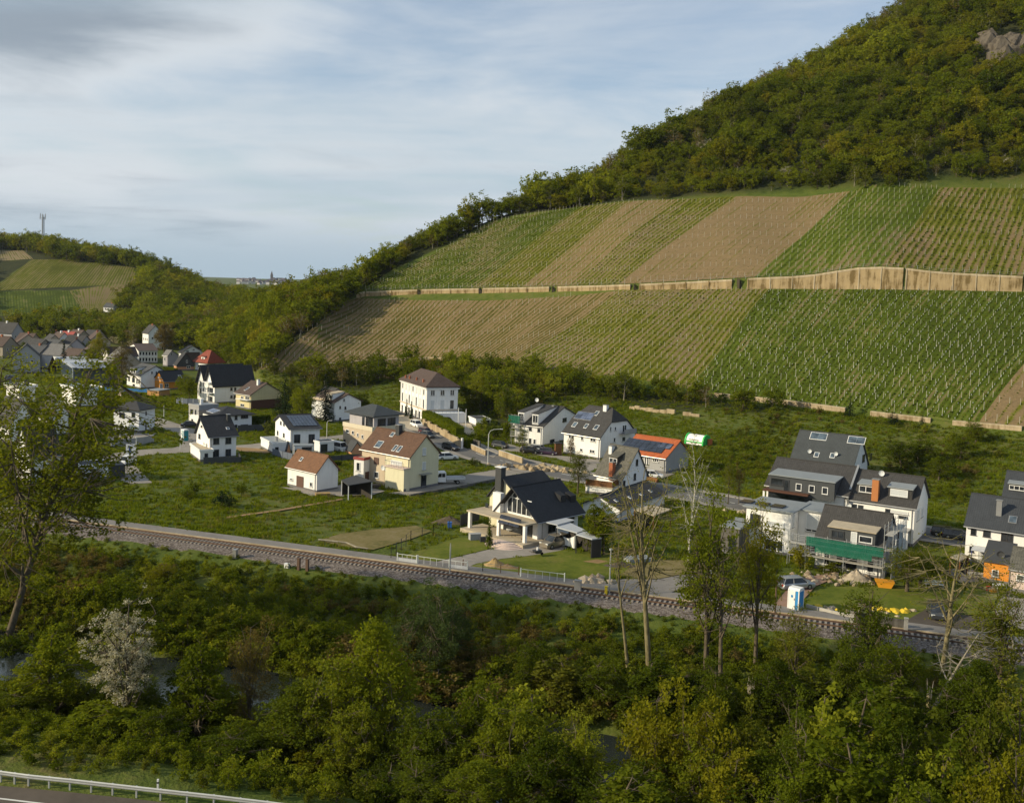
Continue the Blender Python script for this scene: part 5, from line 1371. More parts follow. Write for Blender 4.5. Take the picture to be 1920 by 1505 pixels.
# ---- orange roof bungalow
h = Hs('bungalow', 'bungalow with bright orange tiled roof and a field of black solar panels', (1247.8, 888), (1168, 876), (1290, 879), 857, (1274.3, 827), 'L', GREYW, R_ORANGE, ov=.7, cat='bungalow')
h.win('L', 1209, 856.3, 1212, 874, 'w'); h.win('L', 1213, 856.3, 1216, 874, 'w'); h.win('L', 1224, 858.3, 1235, 867, 'w', 3)
h.ritem('solar_panel', 1209, 835.5, 9.6, 3.7, .14, SOLAR, None, 7, 3); h.ritem('collector', 1247, 836, 3.0, 1.8, .14, SOLARB, DFR, 2, 1)
# ---- steep grey house
h = Hs('house', 'steep old grey-roofed house with blue-white gable and red brick chimney', (1166.7, 925), (1118, 913), (1211, 914.5), 895, (1195.2, 843), 'L', WHITE2, R_OLD, ov=.5)
for q in ((1192.6, 861, 1195.8, 872.3), (1188.4, 887.6, 1191.8, 899), (1168.4, 901, 1171.9, 910)): h.win('R', *q, 'd')
h.win('L', 1143, 893, 1149, 901, 'w'); h.chim(1147.5, 887, .9, .8, 2.0, CHIMB); h.chim(1147, 845, 1.0, .7, .9, WFR)
h.dormer(1143, 1159, 871, 1.5, INTER, R_OLD, [(.4, .7, 1.8, 1.0, 2, 'w')], slope=.35)
t = Hs('terrace_building', 'flat white extension with brown boarded roof terrace railing', (1147, 930), (1097.5, 925), (1166, 922), 916.5, None, 'L', WHITE, F_BEIGE, typ='flat', ov=.15, cat='extension')
H2 = t.he
for x0, x1, y0, y1 in ((-.1, -.02, 0, t.l), (0, t.w * .7, -.1, -.02)):
    n = int(max(x1 - x0, y1 - y0) / .32)
    for i in range(n):
        if y1 - y0 > x1 - x0: MB().box(x0, x1, y0 + (y1 - y0) * i / n + .01, y0 + (y1 - y0) * (i + 1) / n - .01, H2 + .2, H2 + 1.25).build('board', WOOD, t.root)
        else: MB().box(x0 + (x1 - x0) * i / n + .01, x0 + (x1 - x0) * (i + 1) / n - .01, y0, y1, H2 + .2, H2 + 1.25).build('board', WOOD, t.root)
t.win('L', 1113, 922, 1134, 931, 'D', 2)
# ---- low black roofed building
h = Hs('workshop', 'low white building with long shallow black roof in front of the steep grey house', (1161.3, 982), (1092.4, 973), (1245, 951), 955.4, (1125, 931.5), 'R', WHITE2, R_ANTH, ov=.35, cat='workshop')
for q in ((1155, 938.5), (1181, 932.5), (1202, 927), (1219.5, 920.5)): h.sky(*q, .5, .5)
canopy('lean_to', 'lean-to with weathered beige roof sheets behind the bare tree', [(1225.7, 967.5), (1188.4, 956.5), (1220, 947.8), (1259.6, 956)], [2.6, 2.9, 3.3, 2.9], F_BEIGE, backs=((1, 2),), cat='lean-to', pmat=WOOD)
# ---- house with the glazed gable
h = Hs('house', 'house with black tiled roof and fully glazed front gable over a big terrace', (1012, 1017), (936, 996), (1082.4, 1001), 973.8, (970, 914.5), 'R', WHITE, R_BLACK, ov=.5, og=1.2, yaw=46)
# glazed gable: panes between posts, following the roof line
yr = h.rf * h.l; zr = h.hr
def gz(y): return h.he + (zr - h.he) * (y / yr if y < yr else (h.l - y) / (h.l - yr)) - .25
ys = np.linspace(h.l * .22, h.l * .80, 6)
gw = MB()
for y in ys: gw.box(-.1, -.01, y - .05, y + .05, 3.4, gz(y))
gw.box(-.1, -.01, ys[0], ys[-1], 3.35, 3.45); gw.box(-.11, -.01, ys[0], ys[-1], h.he + 2.2, h.he + 2.32)
G = gw.build('window', WFR, h.root)
for i in range(5):
    a_, b_ = ys[i] + .05, ys[i + 1] - .05
    MB().poly([(-.05, b_, 3.45), (-.05, a_, 3.45), (-.05, a_, gz(a_)), (-.05, (a_ + b_) / 2, min(gz((a_ + b_) / 2), zr)), (-.05, b_, gz(b_))]).build('pane', GLASS, G)
h.win('R', 1060, 968, 1076, 978, 'd', 2); h.win('R', 1028, 984, 1041, 995, 'd', 2); h.win('R', 1047, 970, 1056, 972, 'd')
for px in (1056, 1075):
    c = h.rp(px, 941); MB().prism([(c.y, c.z - .2), (c.y, c.z + 1.0), (c.y + 1.3, c.z + 1.4)], c.x - .6, c.x + .6, 'x').build('dormer', R_BLACK, h.root)
wing = MB().prism([(6.2, -.3), (12, -.3), (12, 4.7), (9.3, 7.7), (6.2, 5.4)], 1.6, 10, 'x'); wing.build('wing_wall', CREAM, h.root)
wr = MB().prism([(9.3, 7.72), (9.3, 7.95), (12.4, 4.55), (12.4, 4.3)], 1.2, 10.4, 'x').prism([(5.6, 5.2), (5.6, 5.4), (9.3, 7.96), (9.3, 7.72)], 1.2, 10.4, 'x').mesh('wing_roof', R_BLACK); auto_uv(wr); link('wing_roof', wr, h.root)
MB().box(.9, 1.9, 9.1, 10.3, 3, 9.3).build('chimney', CHIMD, h.root); MB().box(.8, 2.0, 9.0, 10.4, 9.302, 9.4).build('chimney_cap', WFR, h.root)
MB().box(-.1, -.005, 10.6, 11.2, 2.8, 3.8).build('pane', GLASS, h.root)
# balcony slab that roofs the terrace, with columns; solar modules lean on its edge
MB().box(-3.6, -.02, -.4, h.l + 3.4, 2.95, 3.15).build('balcony', F_BEIGE, h.root)
MB().box(-.02, 3.0, h.l + .02, h.l + 3.4, 2.95, 3.15).build('balcony', F_BEIGE, h.root)
for q in ((-3.3, h.l + 2.9), (-3.3, h.l * .62), (-3.3, -.1)): MB().box(q[0] - .22, q[0] + .22, q[1] - .22, q[1] + .22, -.2, 2.95).build('column', WHITE, h.root)
MB().box(-.6, -.01, -.01, .9, 0, 2.94).build('pier', WHITE, h.root); MB().box(-.2, -.01, 1.2, h.l - 1, .1, 2.9).build('glazing', GLASS, h.root)
MB().box(-1.0, -.2, h.l - 1, h.l + .6, 3.16, 6.0).build('bay', WHITE, h.root)
for i in range(2):
    Mx = Matrix.Translation((-3.7, .8 + i * 2.1, 2.55)) @ Matrix.Rotation(rad(-62), 4, 'Y')
    MB().box(0, 1.25, 0, 2.0, 0, .05, Mx).build('solar_panel', SOLAR, h.root)
MB().box(-4.6, -.02, -1.0, h.l + 3.6, -.2, .55).build('terrace_floor', F_BEIGE, h.root)
for i in range(5):
    n = 14; R_ = 3.2 - i * .42; c = (-4.6, .6)
    pr = [(c[0] - R_ * math.sin(math.pi * j / n), c[1] + R_ * math.cos(math.pi * j / n) + 1.4) for j in range(n + 1)]
    mb_ = MB(); b = pr; z0_, z1_ = -.1, .11 * (i + 1)
    mb_.v = [(x, y, z0_) for x, y in b] + [(x, y, z1_) for x, y in b]; k = len(b)
    mb_.f = [tuple(range(k)), tuple(range(2 * k - 1, k - 1, -1))] + [(j, k + j, k + (j + 1) % k, (j + 1) % k) for j in range(k)]; mb_.m = [0] * len(mb_.f)
    mb_.build('step', PINKW, h.root)
GLH = h
canopy('carport', 'flat grey carport roof against the right side of the glazed-gable house', [(1014, 978), (1049, 969.5), (1078, 976), (1045, 985)], 2.9, F_LIGHT, cat='carport')
canopy('carport', 'middle grey carport roof above the hanging white tarpaulin', [(1043, 989), (1067.5, 980.5), (1098, 995), (1081.8, 1000)], 2.7, F_LIGHT, backs=((1, 2),), cat='carport', pmat=DFR)
canopy('carport', 'last grey carport roof behind the young yellow-green trees', [(1080, 1003), (1096.6, 997), (1128, 1010), (1110, 1012)], 2.6, F_LIGHT, backs=((1, 2), (2, 3)), cat='carport', pmat=DFR)
# ---- right cluster
h = Hs('apartment_house', 'big house with plain slate-grey roof and two double skylights, highest of the right cluster', (1594, 914), (1479, 896), (1647, 893), 885, None, 'L', WHITE, R_GREEN, ov=.5, yaw=57.5, w=13, rf=.5, ap=(0, 820), cat='apartment house')
h.win('R', 1617, 853, 1620.7, 864.6, 'd'); h.win('R', 1630.8, 850.7, 1634, 861, 'd'); h.winm('L', h.l * .8, h.he - .8, 2.6, .7, 'd', 2); h.winm('L', h.l * .35, h.he - .8, 2.6, .7, 'w', 2)
h.ritem('skylight', 1535, 818, 3.2, 1.7, .12, GLASSB, WFR, 2, 1); h.ritem('skylight', 1606, 825.5, 3.2, 1.7, .12, GLASSB, WFR, 2, 1); h.sky(1531, 852.5, .8, 1.1); h.sky(1561, 854, .8, 1.1); h.dishr(1518, 851); h.dishr(1567, 856)
h = Hs('terraced_house', 'right half of the stepped row, white with copper-coloured chimney on its roof', (1711, 1025), (1586, 1004), (1735.5, 1012), 951, None, 'L', WHITE, R_ANTH, ov=.4, yaw=57.5, w=10, rf=.5, ap=(0, 897), cat='house')
h.win('R', 1719, 956.6, 1722.9, 972.6, 's'); h.win('R', 1727, 953.4, 1730, 967, 's')
h.win('L', 1598, 944, 1606, 955, 'd'); h.win('L', 1609, 946, 1618, 957, 'd'); h.win('L', 1660, 953, 1669, 964, 'd'); h.win('L', 1670, 955, 1703, 965, 's', 1); h.win('L', 1684, 966, 1702, 972, 'd', 2)
h.dormer(1608, 1638, 926, 1.45, R_ANTH, F_GREY, [(.5, .75, 2.0, 1.0, 2, 'w')]); h.dormer(1664, 1711, 934, 1.5, R_ANTH, F_GREY, [(.45, .8, 2.5, 1.1, 1, 's')])
h.chim(1641, 934, .95, .95, 2.9, CHORG, down=.6); h.dishr(1653, 894, .45); h.dishf('L', 1593, 947, .4)
MB().box(-2.6, -.01, .3, h.l * .42, 2.5, 2.7).build('balcony', GUT, h.root); MB().box(-.05, -.005, .9, h.l * .42, .1, 2.5).build('balcony_shade', INTER, h.root); MB().box(-2.6, -2.2, .3, .9, -.2, 2.5).build('pier', WHITE, h.root)  # thin dark panel on the wall paints the shade underneath the balcony
l2 = 12.6
h2 = Hs('terraced_house', 'left half of the stepped row with a long dark box dormer and five windows', h.A + h.Y * (h.l + .05) - h.X * .3, None, None, None, None, 'L', WHITE, R_ANTH, he=h.he + .5, hr=h.hr + .35, rf=.5, yaw=57.5, w=10.6, l=l2, ov=.4)
u0, u1, d0, zb = h2.dormer(1438, 1567, 928, 2.6, DARKW, F_GREY, [(.12, 1.6, 2.0, 1.1, 1, 'd'), (.27, 1.2, .8, 1.8, 1, 'D'), (.46, 1.2, .9, 1.1, 1, 'w'), (.66, 1.2, .9, 1.1, 1, 'w'), (.86, 1.2, .9, 1.1, 1, 'w')], slope=.06)
wl_ = MB().prism([(-.1, h2.he - 1.4), (h2.rf * 10.6, h2.hr + .3), (h2.rf * 10.6, h2.hr + .55), (-.5, h2.he - .2)], -.3, .0, 'y').build('fire_wall', GUT, h2.root)
MB().box(-2.6, -.02, h2.l * .42, h2.l - .2, h2.he - .6, h2.he - .35).build('awning', BROWNW, h2.root); MB().box(-2.4, -2.2, h2.l - .5, h2.l - .2, 0, h2.he - .6).build('post', WFR, h2.root); MB().box(-.06, -.01, h2.l * .42, h2.l - .3, h2.he - 2.8, h2.he - .7).build('glazing', GLASS, h2.root)
h = Hs('apartment_house', 'white modern flat-roofed block with tall glazed doors behind the thin leafy trees', (1479, 1043), (1396, 1026), (1495, 1038), 962, None, 'L', WHITE, F_GREY, typ='flat', ov=.45, yaw=57.5, w=7.5, cat='apartment house', trim=WFR)
h.win('L', 1407, 962, 1425, 986, 'd', 2); h.win('L', 1436.8, 974.4, 1470.5, 990, 's'); h.win('L', 1436.8, 990.7, 1470, 1000.6, 'w', 3); h.win('L', 1434.8, 1009, 1468, 1035, 'w', 3)
h.winm('R', 1.2, 4.9, .9, 1.9, 's'); h.winm('R', 1.2, 2.1, .9, 1.9, 's')
for i in range(3): MB().box(1.0, 3.0, h.l * .25 + i * 2.3, h.l * .25 + i * 2.3 + 1.7, h.he + .23, h.he + .42).build('roof_window', SOLAR, h.root)
b2 = Hs('apartment_house', 'narrower white flat-roofed wing stepped back right of the modern block', h.A + h.X * 3.6 - h.Y * 4.4, None, None, None, None, 'L', WHITE, F_GREY, typ='flat', he=h.he - .1, yaw=57.5, w=6, l=4.35, ov=.4, cat='apartment house')
b2.winm('L', 2.4, 4.6, 1.7, 2.1, 's'); b2.winm('L', 2.4, 3.35, 1.7, .4, 'w', 2); b2.winm('L', 2.4, 1.4, 1.8, 2.2, 'w', 2)
c = Hs('garage', 'dark stone garage with grey roof left of the white modern block', (1384, 1041), (1350, 1034), (1418, 1028), 992, None, 'L', STONEW, F_GREY, typ='flat', ov=.2, yaw=57.5, w=6, cat='garage'); c.winm('L', c.l * .35, 1.2, 1.0, 2.0, 'D')
h = Hs('house', 'dark-roofed house under repair behind green-netted scaffolding', (1650, 1086), (1527, 1063), (1680, 1067), 1033, None, 'L', WHITE, R_ANTH, ov=.6, yaw=57.5, w=9, rf=.5, ap=(0, 966))
h.dormer(1551, 1642, 1021, 2.0, DARKW, F_BEIGE, [(.2, 1.1, 1.7, 1.0, 2, 'd'), (.55, .95, .8, 1.7, 1, 's'), (.8, 1.0, 1.7, .9, 1, 'w')], slope=.1)
for u_ in (.15, .45, .62, .82): h.winm('L', h.l * u_, 1.5, .9 if u_ != .45 else 1.6, 1.6, 'w' if u_ != .45 else 'd', 1)
SCH = h
h = Hs('house', 'white house with corrugated dark roof and small glass porch at the right edge', (1973, 1078), (1808, 1052), (1990, 1066), None, None, 'L', WHITE, roofmat('dark_pantiles', (.045, .05, .058), .34, .12), he=5.3, hr=8.7, rf=.5, ov=.5, yaw=57.5, w=9.5)
for q, n_ in (((1820.5, 990, 1830, 1003), 1), ((1843.8, 993, 1856.7, 1007), 1), ((1877.4, 998, 1899, 1017), 2), ((1817.9, 1023, 1825.6, 1035), 1)): h.win('L', *q, 'd', n_)
h.chim(1873, 963, .7, .7, 1.9, GUT); h.sky(1899, 974, .9, 1.2, GUT); u_, z_ = h.fp('L', 1846, 1023)
u_, z_ = h.fp('L', 1848, 1026); MB().prism([(-1.9, z_ - .3), (-1.9, z_ - .22), (-.02, z_ + .1), (-.02, z_)], u_ - 1.8, u_ + 1.6, 'y').build('porch_roof', F_LIGHT, h.root)
for y in (u_ - 1.7, u_ + 1.5): MB().tube([(-1.8, y, 0), (-1.8, y, z_ - .3)], .06, 5).build('post', plain('blue_post', (.08, .1, .3), .5), h.root)
h.winm('L', u_ + .4, 1.2, 1.1, 2.2, 's'); h.winm('L', u_ - .9, 1.2, .9, 2.2, 'D')
h = Hs('house', 'dark-roofed house with a white strip dormer above the right-edge house', (2024, 983), (1880, 963), (2040, 972), None, None, 'L', WHITE, roofmat('dark_pantiles', (.045, .05, .058)), he=3.3, hr=6.8, rf=.5, ov=.5, yaw=57.5, w=9)
h.dormer(1890, 1932, 921, 1.2, R_ANTH, F_GREY, [(.5, .55, 3.2, .8, 4, 'w')])
h = Hs('shed', 'bright orange boarded shed with dark sloping roof at the right edge', (1890, 1097), (1843, 1085), (1905, 1090), 1058, None, 'L', ORW, F_DARK, typ='shed', he2=4.2, ov=.3, yaw=57.5, w=5, cat='shed'); h.win('L', 1860, 1067, 1872, 1082, 'w')
h.dish(1.2, h.l * .4, 3.6, .5, CHIMD)
h = Hs('cottage', 'low pinkish-white cottage with weathered brown roof in the lower right corner', (1965, 1120), (1893, 1099), (1990, 1110), 1077, None, 'L', PINKW, R_OLD, hr=4.8, rf=.5, ov=.3, yaw=57.5, w=7, cat='cottage'); h.win('L', 1906, 1076, 1921, 1090, 'w', 1)
canopy('garden_pavilion', 'small beige-roofed garden pavilion left of the right-edge house', [(1782, 1045), (1802, 1037), (1816, 1044), (1800, 1053)], 2.5, F_BEIGE, backs=((1, 2),), cat='pavilion', pmat=WOOD)
# garden sheds
def shed(name, label, A, B, C, e, wall, roof, typ='gable', hr=None, ridge='L', **k):
    return Hs(name, label, A, B, C, e, None, ridge, wall, roof, typ=typ, hr=hr, rf=.5, ov=.15, og=.1, cat='shed', plinth=None, gutter=False, **k)
shed('garden_shed', 'small orange-brown garden shed beside the yellow house', (659, 853), (648, 850), (680, 852.5), 846.5, ORW2, F_DARK, hr=2.5)
shed('garden_shed', 'tiny orange garden hut on the terrace of the solar-roofed house', (537, 853), (534.5, 851.8), (545, 852.5), 847, ORW2, CHIMD, hr=2.4)
shed('garden_shed', 'brown wooden shed with closed doors between the two white houses on the road', (1041, 854), (1039, 852), (1053, 853), 832, WOOD, F_DARK, typ='flat')
shed('garden_shed', 'small pink-and-brown hut on the grass below the blue tarpaulin', (227, 744), (220.5, 743), (232, 743), 733, PINKW, CHIMD, hr=2.9)
shed('wooden_shed', 'long orange timber shed with flat roof on the grass bank', (298, 743.5), (276, 742), (318, 741), 733, wallmat('larch_boards', (.50, .27, .10)), F_GREY, typ='flat')
# ------------------------------------------------------------------ vegetation
L_DARK = leafmat('leaf_dark_green', (.044, .064, .007), (.078, .106, .009), (.120, .148, .014), .5)
L_MID = leafmat('leaf_mid_green', (.078, .104, .008), (.128, .160, .011), (.180, .205, .018), .52)
L_FRESH = leafmat('leaf_fresh_green', (.120, .150, .010), (.190, .220, .015), (.260, .275, .026), .52)
L_YELL = leafmat('leaf_yellow_olive', (.125, .135, .009), (.190, .190, .012), (.250, .235, .022), .52)
L_OLIVE = leafmat('leaf_olive', (.078, .096, .010), (.125, .142, .014), (.175, .180, .024), .5)
L_GREYG = leafmat('leaf_grey_green', (.052, .066, .014), (.088, .104, .020), (.132, .148, .034), .45)
L_BROWN = leafmat('leaf_brown_bud', (.095, .074, .022), (.140, .110, .034), (.190, .150, .052), .4)
L_WHITE = leafmat('white_blossom', (.28, .27, .19), (.40, .38, .29), (.56, .54, .45), .35)
L_WILL = leafmat('leaf_willow', (.034, .056, .018), (.055, .084, .026), (.085, .115, .038), .35)
L_CONI = leafmat('conifer_needle', (.012, .024, .010), (.020, .036, .014), (.034, .052, .020), .1)
def barkmat(name, c1, c2):
    m_, nt, out = newmat(name)
    o = nd(nt, 'ShaderNodeTexCoord').outputs['Object']
    n1 = noise(nt, 3.0, 5, .65, o, (3, 3, .5)); n2 = noise(nt, .6, 3, .6, o)
    f = mth(nt, 'ADD', mth(nt, 'MULTIPLY', n1, .6), mth(nt, 'MULTIPLY', n2, .4))
    finish(nt, out, ramp(nt, f, [(.38, c1), (.6, c2)]), .95, .1, bump=n1, bstr=.7, bdist=.04)
    return m_
BARK = barkmat('bark', (.055, .042, .028), (.15, .125, .09)); BARKP = barkmat('pale_bark', (.15, .13, .10), (.34, .31, .25)); BARKY = barkmat('lichen_bark', (.10, .085, .04), (.25, .215, .12)); BIRCH = barkmat('birch_bark', (.16, .14, .12), (.62, .60, .55))
def leaves_np(C, size, rng, up=.45, asp=.62, jit=.35):
    N = len(C); s = size * rng.uniform(1 - jit, 1 + jit, (N, 1))
    n = rng.normal(0, 1, (N, 3)); n[:, 2] = np.abs(n[:, 2]) + up; n /= np.linalg.norm(n, axis=1, keepdims=True)
    a = rng.normal(0, 1, (N, 3)); a -= n * (a * n).sum(1, keepdims=True); a /= np.linalg.norm(a, axis=1, keepdims=True)
    b = np.cross(n, a)
    v = np.stack([C - a * s * .5, C - b * s * .5 * asp + n * s * .06, C + a * s * .5, C + b * s * .5 * asp + n * s * .06], 1)
    return v.reshape(-1, 3)
def lump(d, rng, amp=.28):
    k = rng.normal(0, 2.6, (5, 3)); ph = rng.uniform(0, 6.28, 5)
    return 1 + amp * np.sin(d @ k.T + ph).sum(1) / 2.2
def skeleton(seed, H, W, base=.3, ntip=120, lean=(0, 0), limbs=9, shape='round', tr=None, wob=.04, top=.92, up=.55):
    """trunk, limbs and twigs; returns (branches [(pts, radii)], tips)"""
    rng = np.random.default_rng(seed); tr = tr or H * .018 + .05
    n = 8; T = []
    wx, wy = rng.normal(0, wob * H, 2)
    for i in range(n + 1):
        t = i / n
        T.append(np.array([lean[0] * t * H + wx * math.sin(t * 3.1) * t, lean[1] * t * H + wy * math.sin(t * 2.3 + .6) * t, H * top * t]))
    T = np.array(T)
    br = [(T, np.linspace(tr, tr * .15, n + 1))]
    d = rng.normal(0, 1, (ntip, 3)); d /= np.linalg.norm(d, axis=1, keepdims=True)
    r = rng.uniform(0, 1, ntip) ** (1 / 2.4) * lump(d, rng)
    zc = H * (base + 1) / 2; hz = H * (1 - base) / 2
    P = d * r[:, None] * np.array([W / 2, W / 2, hz]); P[:, 2] += zc
    if shape == 'cone': f = np.clip(1.35 - (P[:, 2] / H), .15, 1.1); P[:, :2] *= f[:, None]
    if shape == 'egg': f = np.clip(1.25 - .9 * ((P[:, 2] / H) - .45) ** 2 * 4, .35, 1.2); P[:, :2] *= f[:, None]
    if shape == 'dome': P[:, 2] = np.maximum(P[:, 2], H * .08 + .1 * rng.uniform(0, 1, ntip))
    P[:, 2] = np.minimum(P[:, 2], H * 1.02)
    off = np.array([np.interp(P[:, 2], T[:, 2], T[:, 0]), np.interp(P[:, 2], T[:, 2], T[:, 1])]).T * (1 if abs(lean[0]) + abs(lean[1]) + wob > 0 else 0)
    P[:, :2] += off
    # limbs
    LP = []
    ga = rng.uniform(0, 6.28)
    for i in range(limbs):
        t0 = base * .75 + (top - .12 - base * .75) * (i + rng.uniform(0, .6)) / limbs
        p0 = np.array([np.interp(t0 * H * 1.0, T[:, 2], T[:, 0]), np.interp(t0 * H, T[:, 2], T[:, 1]), t0 * H])
        ga += 2.4; zz = t0 * H + (H - t0 * H) * rng.uniform(.25, .6) * up * 1.6; rr = W * .36 * rng.uniform(.7, 1.05)
        if shape == 'cone': rr *= max(.25, 1.3 - zz / H)
        p2 = p0 + np.array([math.cos(ga) * rr, math.sin(ga) * rr, zz - t0 * H]); p1 = (p0 + p2) / 2 + np.array([0, 0, -.08 * rr * 2]) + rng.normal(0, .05 * rr, 3)
        ts = np.linspace(0, 1, 6)[:, None]
        q = (1 - ts) ** 2 * p0 + 2 * ts * (1 - ts) * p1 + ts ** 2 * p2; r0 = tr * .5 * (1 - t0 * .6)
        br.append((q, np.linspace(r0, r0 * .2, 6))); LP.append(q[2:])
    A = np.concatenate(LP + [T[4:]])
    for p in P:
        j = np.argmin(((A - p) ** 2 * np.array([1, 1, 1.6])).sum(1)); a = A[j]; mid = (a + p) / 2 + rng.normal(0, .06, 3) * np.linalg.norm(p - a); mid[2] -= .05 * np.linalg.norm(p - a)
        L = np.linalg.norm(p - a); r0 = min(tr * .16, .012 * L + .012)
        br.append((np.array([a, mid, p]), np.array([r0, r0 * .6, r0 * .25])))
    return br, P
def branch_mb(br, mb=None, nside=None, minr=0.0):
    mb = mb or MB()
    for pts, rd in br:
        if rd[0] < minr: continue
        n = nside or (7 if rd[0] > .12 else 4 if rd[0] > .03 else 3)
        mb.tube(pts, list(rd), n, cap=False)
    return mb
def make_tree(seed, H, W, leaf, bark=BARK, ntip=150, per=40, ls=.3, cr=.7, twigs=True, asp=.62, **k):
    """returns (trunk mesh, crown mesh)"""
    br, P = skeleton(seed, H, W, ntip=ntip, **k)
    rng = np.random.default_rng(seed + 99)
    tm = branch_mb(br if twigs else br[:k.get('limbs', 9) + 1]).mesh('trunk', bark, True)
    cl = P[rng.integers(0, len(P), ntip * per)] if per else np.zeros((0, 3))
    cm = None
    if per:
        o = rng.normal(0, 1, cl.shape); o *= (rng.uniform(.25, 1, (len(o), 1)) ** .6) / np.linalg.norm(o, axis=1, keepdims=True); o[:, 2] *= .75
        C = cl + o * cr * rng.uniform(.7, 1.2, (len(cl), 1))
        C[:, 2] = np.maximum(C[:, 2], .15)
        v = leaves_np(C, ls, rng, asp=asp)
        cm = np_mesh('crown', v, np.arange(len(v)).reshape(-1, 4), [leaf])
    return tm, cm
def joined(tm, cm, name):
    """one mesh, trunk and crown, for far trees"""
    v1 = np.empty(len(tm.vertices) * 3, dtype=np.float32); tm.vertices.foreach_get('co', v1); v1 = v1.reshape(-1, 3)
    f1 = [tuple(p.vertices) for p in tm.polygons]
    f1 = np.array([f if len(f) == 4 else (f[0], f[1], f[2], f[2]) for f in f1 if len(f) >= 3]); f1 = f1[[len(set(f)) == 4 for f in f1.tolist()]]
    v2 = np.empty(len(cm.vertices) * 3, dtype=np.float32); cm.vertices.foreach_get('co', v2); v2 = v2.reshape(-1, 3)
    f2 = np.arange(len(v2)).reshape(-1, 4) + len(v1)
    F_ = np.concatenate([f1, f2]); mi = np.concatenate([np.zeros(len(f1)), np.ones(len(f2))])
    return np_mesh(name, np.concatenate([v1, v2]), F_, [tm.materials[0], cm.materials[0]], mi)
def recol(me, leaf):
    m2 = me.copy(); m2.materials[len(m2.materials) - 1] = leaf; return m2

# ---- prototypes
BROAD = [make_tree(11, 13, 9.5, L_MID, ntip=230, per=42, ls=.34, cr=.85, base=.22, limbs=12), make_tree(12, 14, 8.5, L_MID, ntip=210, per=42, ls=.34, cr=.9, base=.25, limbs=11, shape='egg'), make_tree(13, 12, 10, L_MID, ntip=240, per=40, ls=.33, cr=.8, base=.18, limbs=12)]
SLIM = [make_tree(21, 12, 5, L_FRESH, ntip=150, per=42, ls=.30, cr=.6, base=.15, limbs=10, shape='egg'), make_tree(22, 11, 4.4, L_FRESH, ntip=120, per=44, ls=.30, cr=.55, base=.12, limbs=10)]
SPARSE = [make_tree(31, 15, 7, L_OLIVE, ntip=190, per=34, ls=.25, cr=.75, base=.25, limbs=12, bark=BARK, up=.8), make_tree(32, 14, 6, L_GREYG, ntip=180, per=36, ls=.25, cr=.7, base=.2, limbs=12, up=.8)]
WILLOW = make_tree(41, 9, 12, L_WILL, ntip=330, per=80, ls=.30, cr=.8, base=.05, limbs=14, asp=.28, shape='dome', up=.9)
BUSH = [make_tree(51 + i, 2.4, 3.2, L_MID, ntip=34, per=20, ls=.26, cr=.42, base=.02, limbs=4, twigs=False, shape='dome') for i in range(3)]
FARP = [make_tree(61 + i, 9, 7.5 + i * .4, L_MID, ntip=58, per=24, ls=.62, cr=1.05, base=.08, limbs=5, twigs=False, tr=.16) for i in range(4)]
FARB = [make_tree(71 + i, 9, 6, L_BROWN, ntip=70, per=6, ls=.5, cr=.7, base=.2, limbs=8, bark=BARKP, tr=.13, up=.9) for i in range(2)]
FARSP = [make_tree(77 + i, 9, 5.5, L_OLIVE, ntip=60, per=11, ls=.5, cr=.8, base=.15, limbs=7, bark=BARKP, tr=.14, up=.9) for i in range(2)]
def conifer(seed, H, W, leaf, dens=1.0):
    rng = np.random.default_rng(seed); mb = MB(); mb.tube([(0, 0, 0), (0, 0, H * .96)], [H * .018, .02], 6)
    C = []; n = int(26 * dens)
    for i in range(n):
        t = i / n; z = H * (.08 + .9 * t); R = W / 2 * (1 - t) ** .8 + .1
        for j in range(max(5, int(12 * (1 - t)) + 4)):
            a = rng.uniform(0, 6.28); m = max(2, int(R / .22))
            for q in range(m):
                r = R * (q + rng.uniform(.3, 1)) / m; C.append((math.cos(a) * r, math.sin(a) * r, z - .22 * r + rng.normal(0, .06)))
    v = leaves_np(np.array(C), .42, rng, up=.7, asp=.45)
    return mb.mesh('trunk', BARK), np_mesh('crown', v, np.arange(len(v)).reshape(-1, 4), [leaf])
CONI = conifer(81, 11, 6.5, L_CONI); CYPR = conifer(82, 8, 2.0, L_CONI, 1.3)
def place(kind, label, px, py, H=None, W=None, leaf=None, name='tree', group=None, cat='tree', P=None, rz=None, proto_h=None):
    tm, cm = kind
    p = P if P is not None else hit(px, py); p = Vector((p[0], p[1], zat(p[0], p[1]) - .1))
    h0 = max(v.co.z for v in cm.vertices) if cm else 12; w0 = max(abs(v.co.x) for v in cm.vertices) * 2 if cm else 8
    key = tm.name + ':' + (cm.name if cm else ''); sx = (W / _W0.setdefault(key, w0)) if W else (H / _H0.setdefault(key, h0)); sz = H / _H0.setdefault(key, h0)
    r = empty(name, p, rz if rz is not None else (abs(hash((round(px), round(py)))) % 628) / 100, label, cat, group); r.scale = (sx, sx, sz)
    link('trunk', tm, r)
    if cm: link('crown', recolc(cm, leaf) if leaf else cm, r)
    return r
_W0, _H0, _RC = {}, {}, {}
def recolc(cm, leaf):
    k = (cm.name, leaf.name)
    if k not in _RC: _RC[k] = recol(cm, leaf)
    return _RC[k]

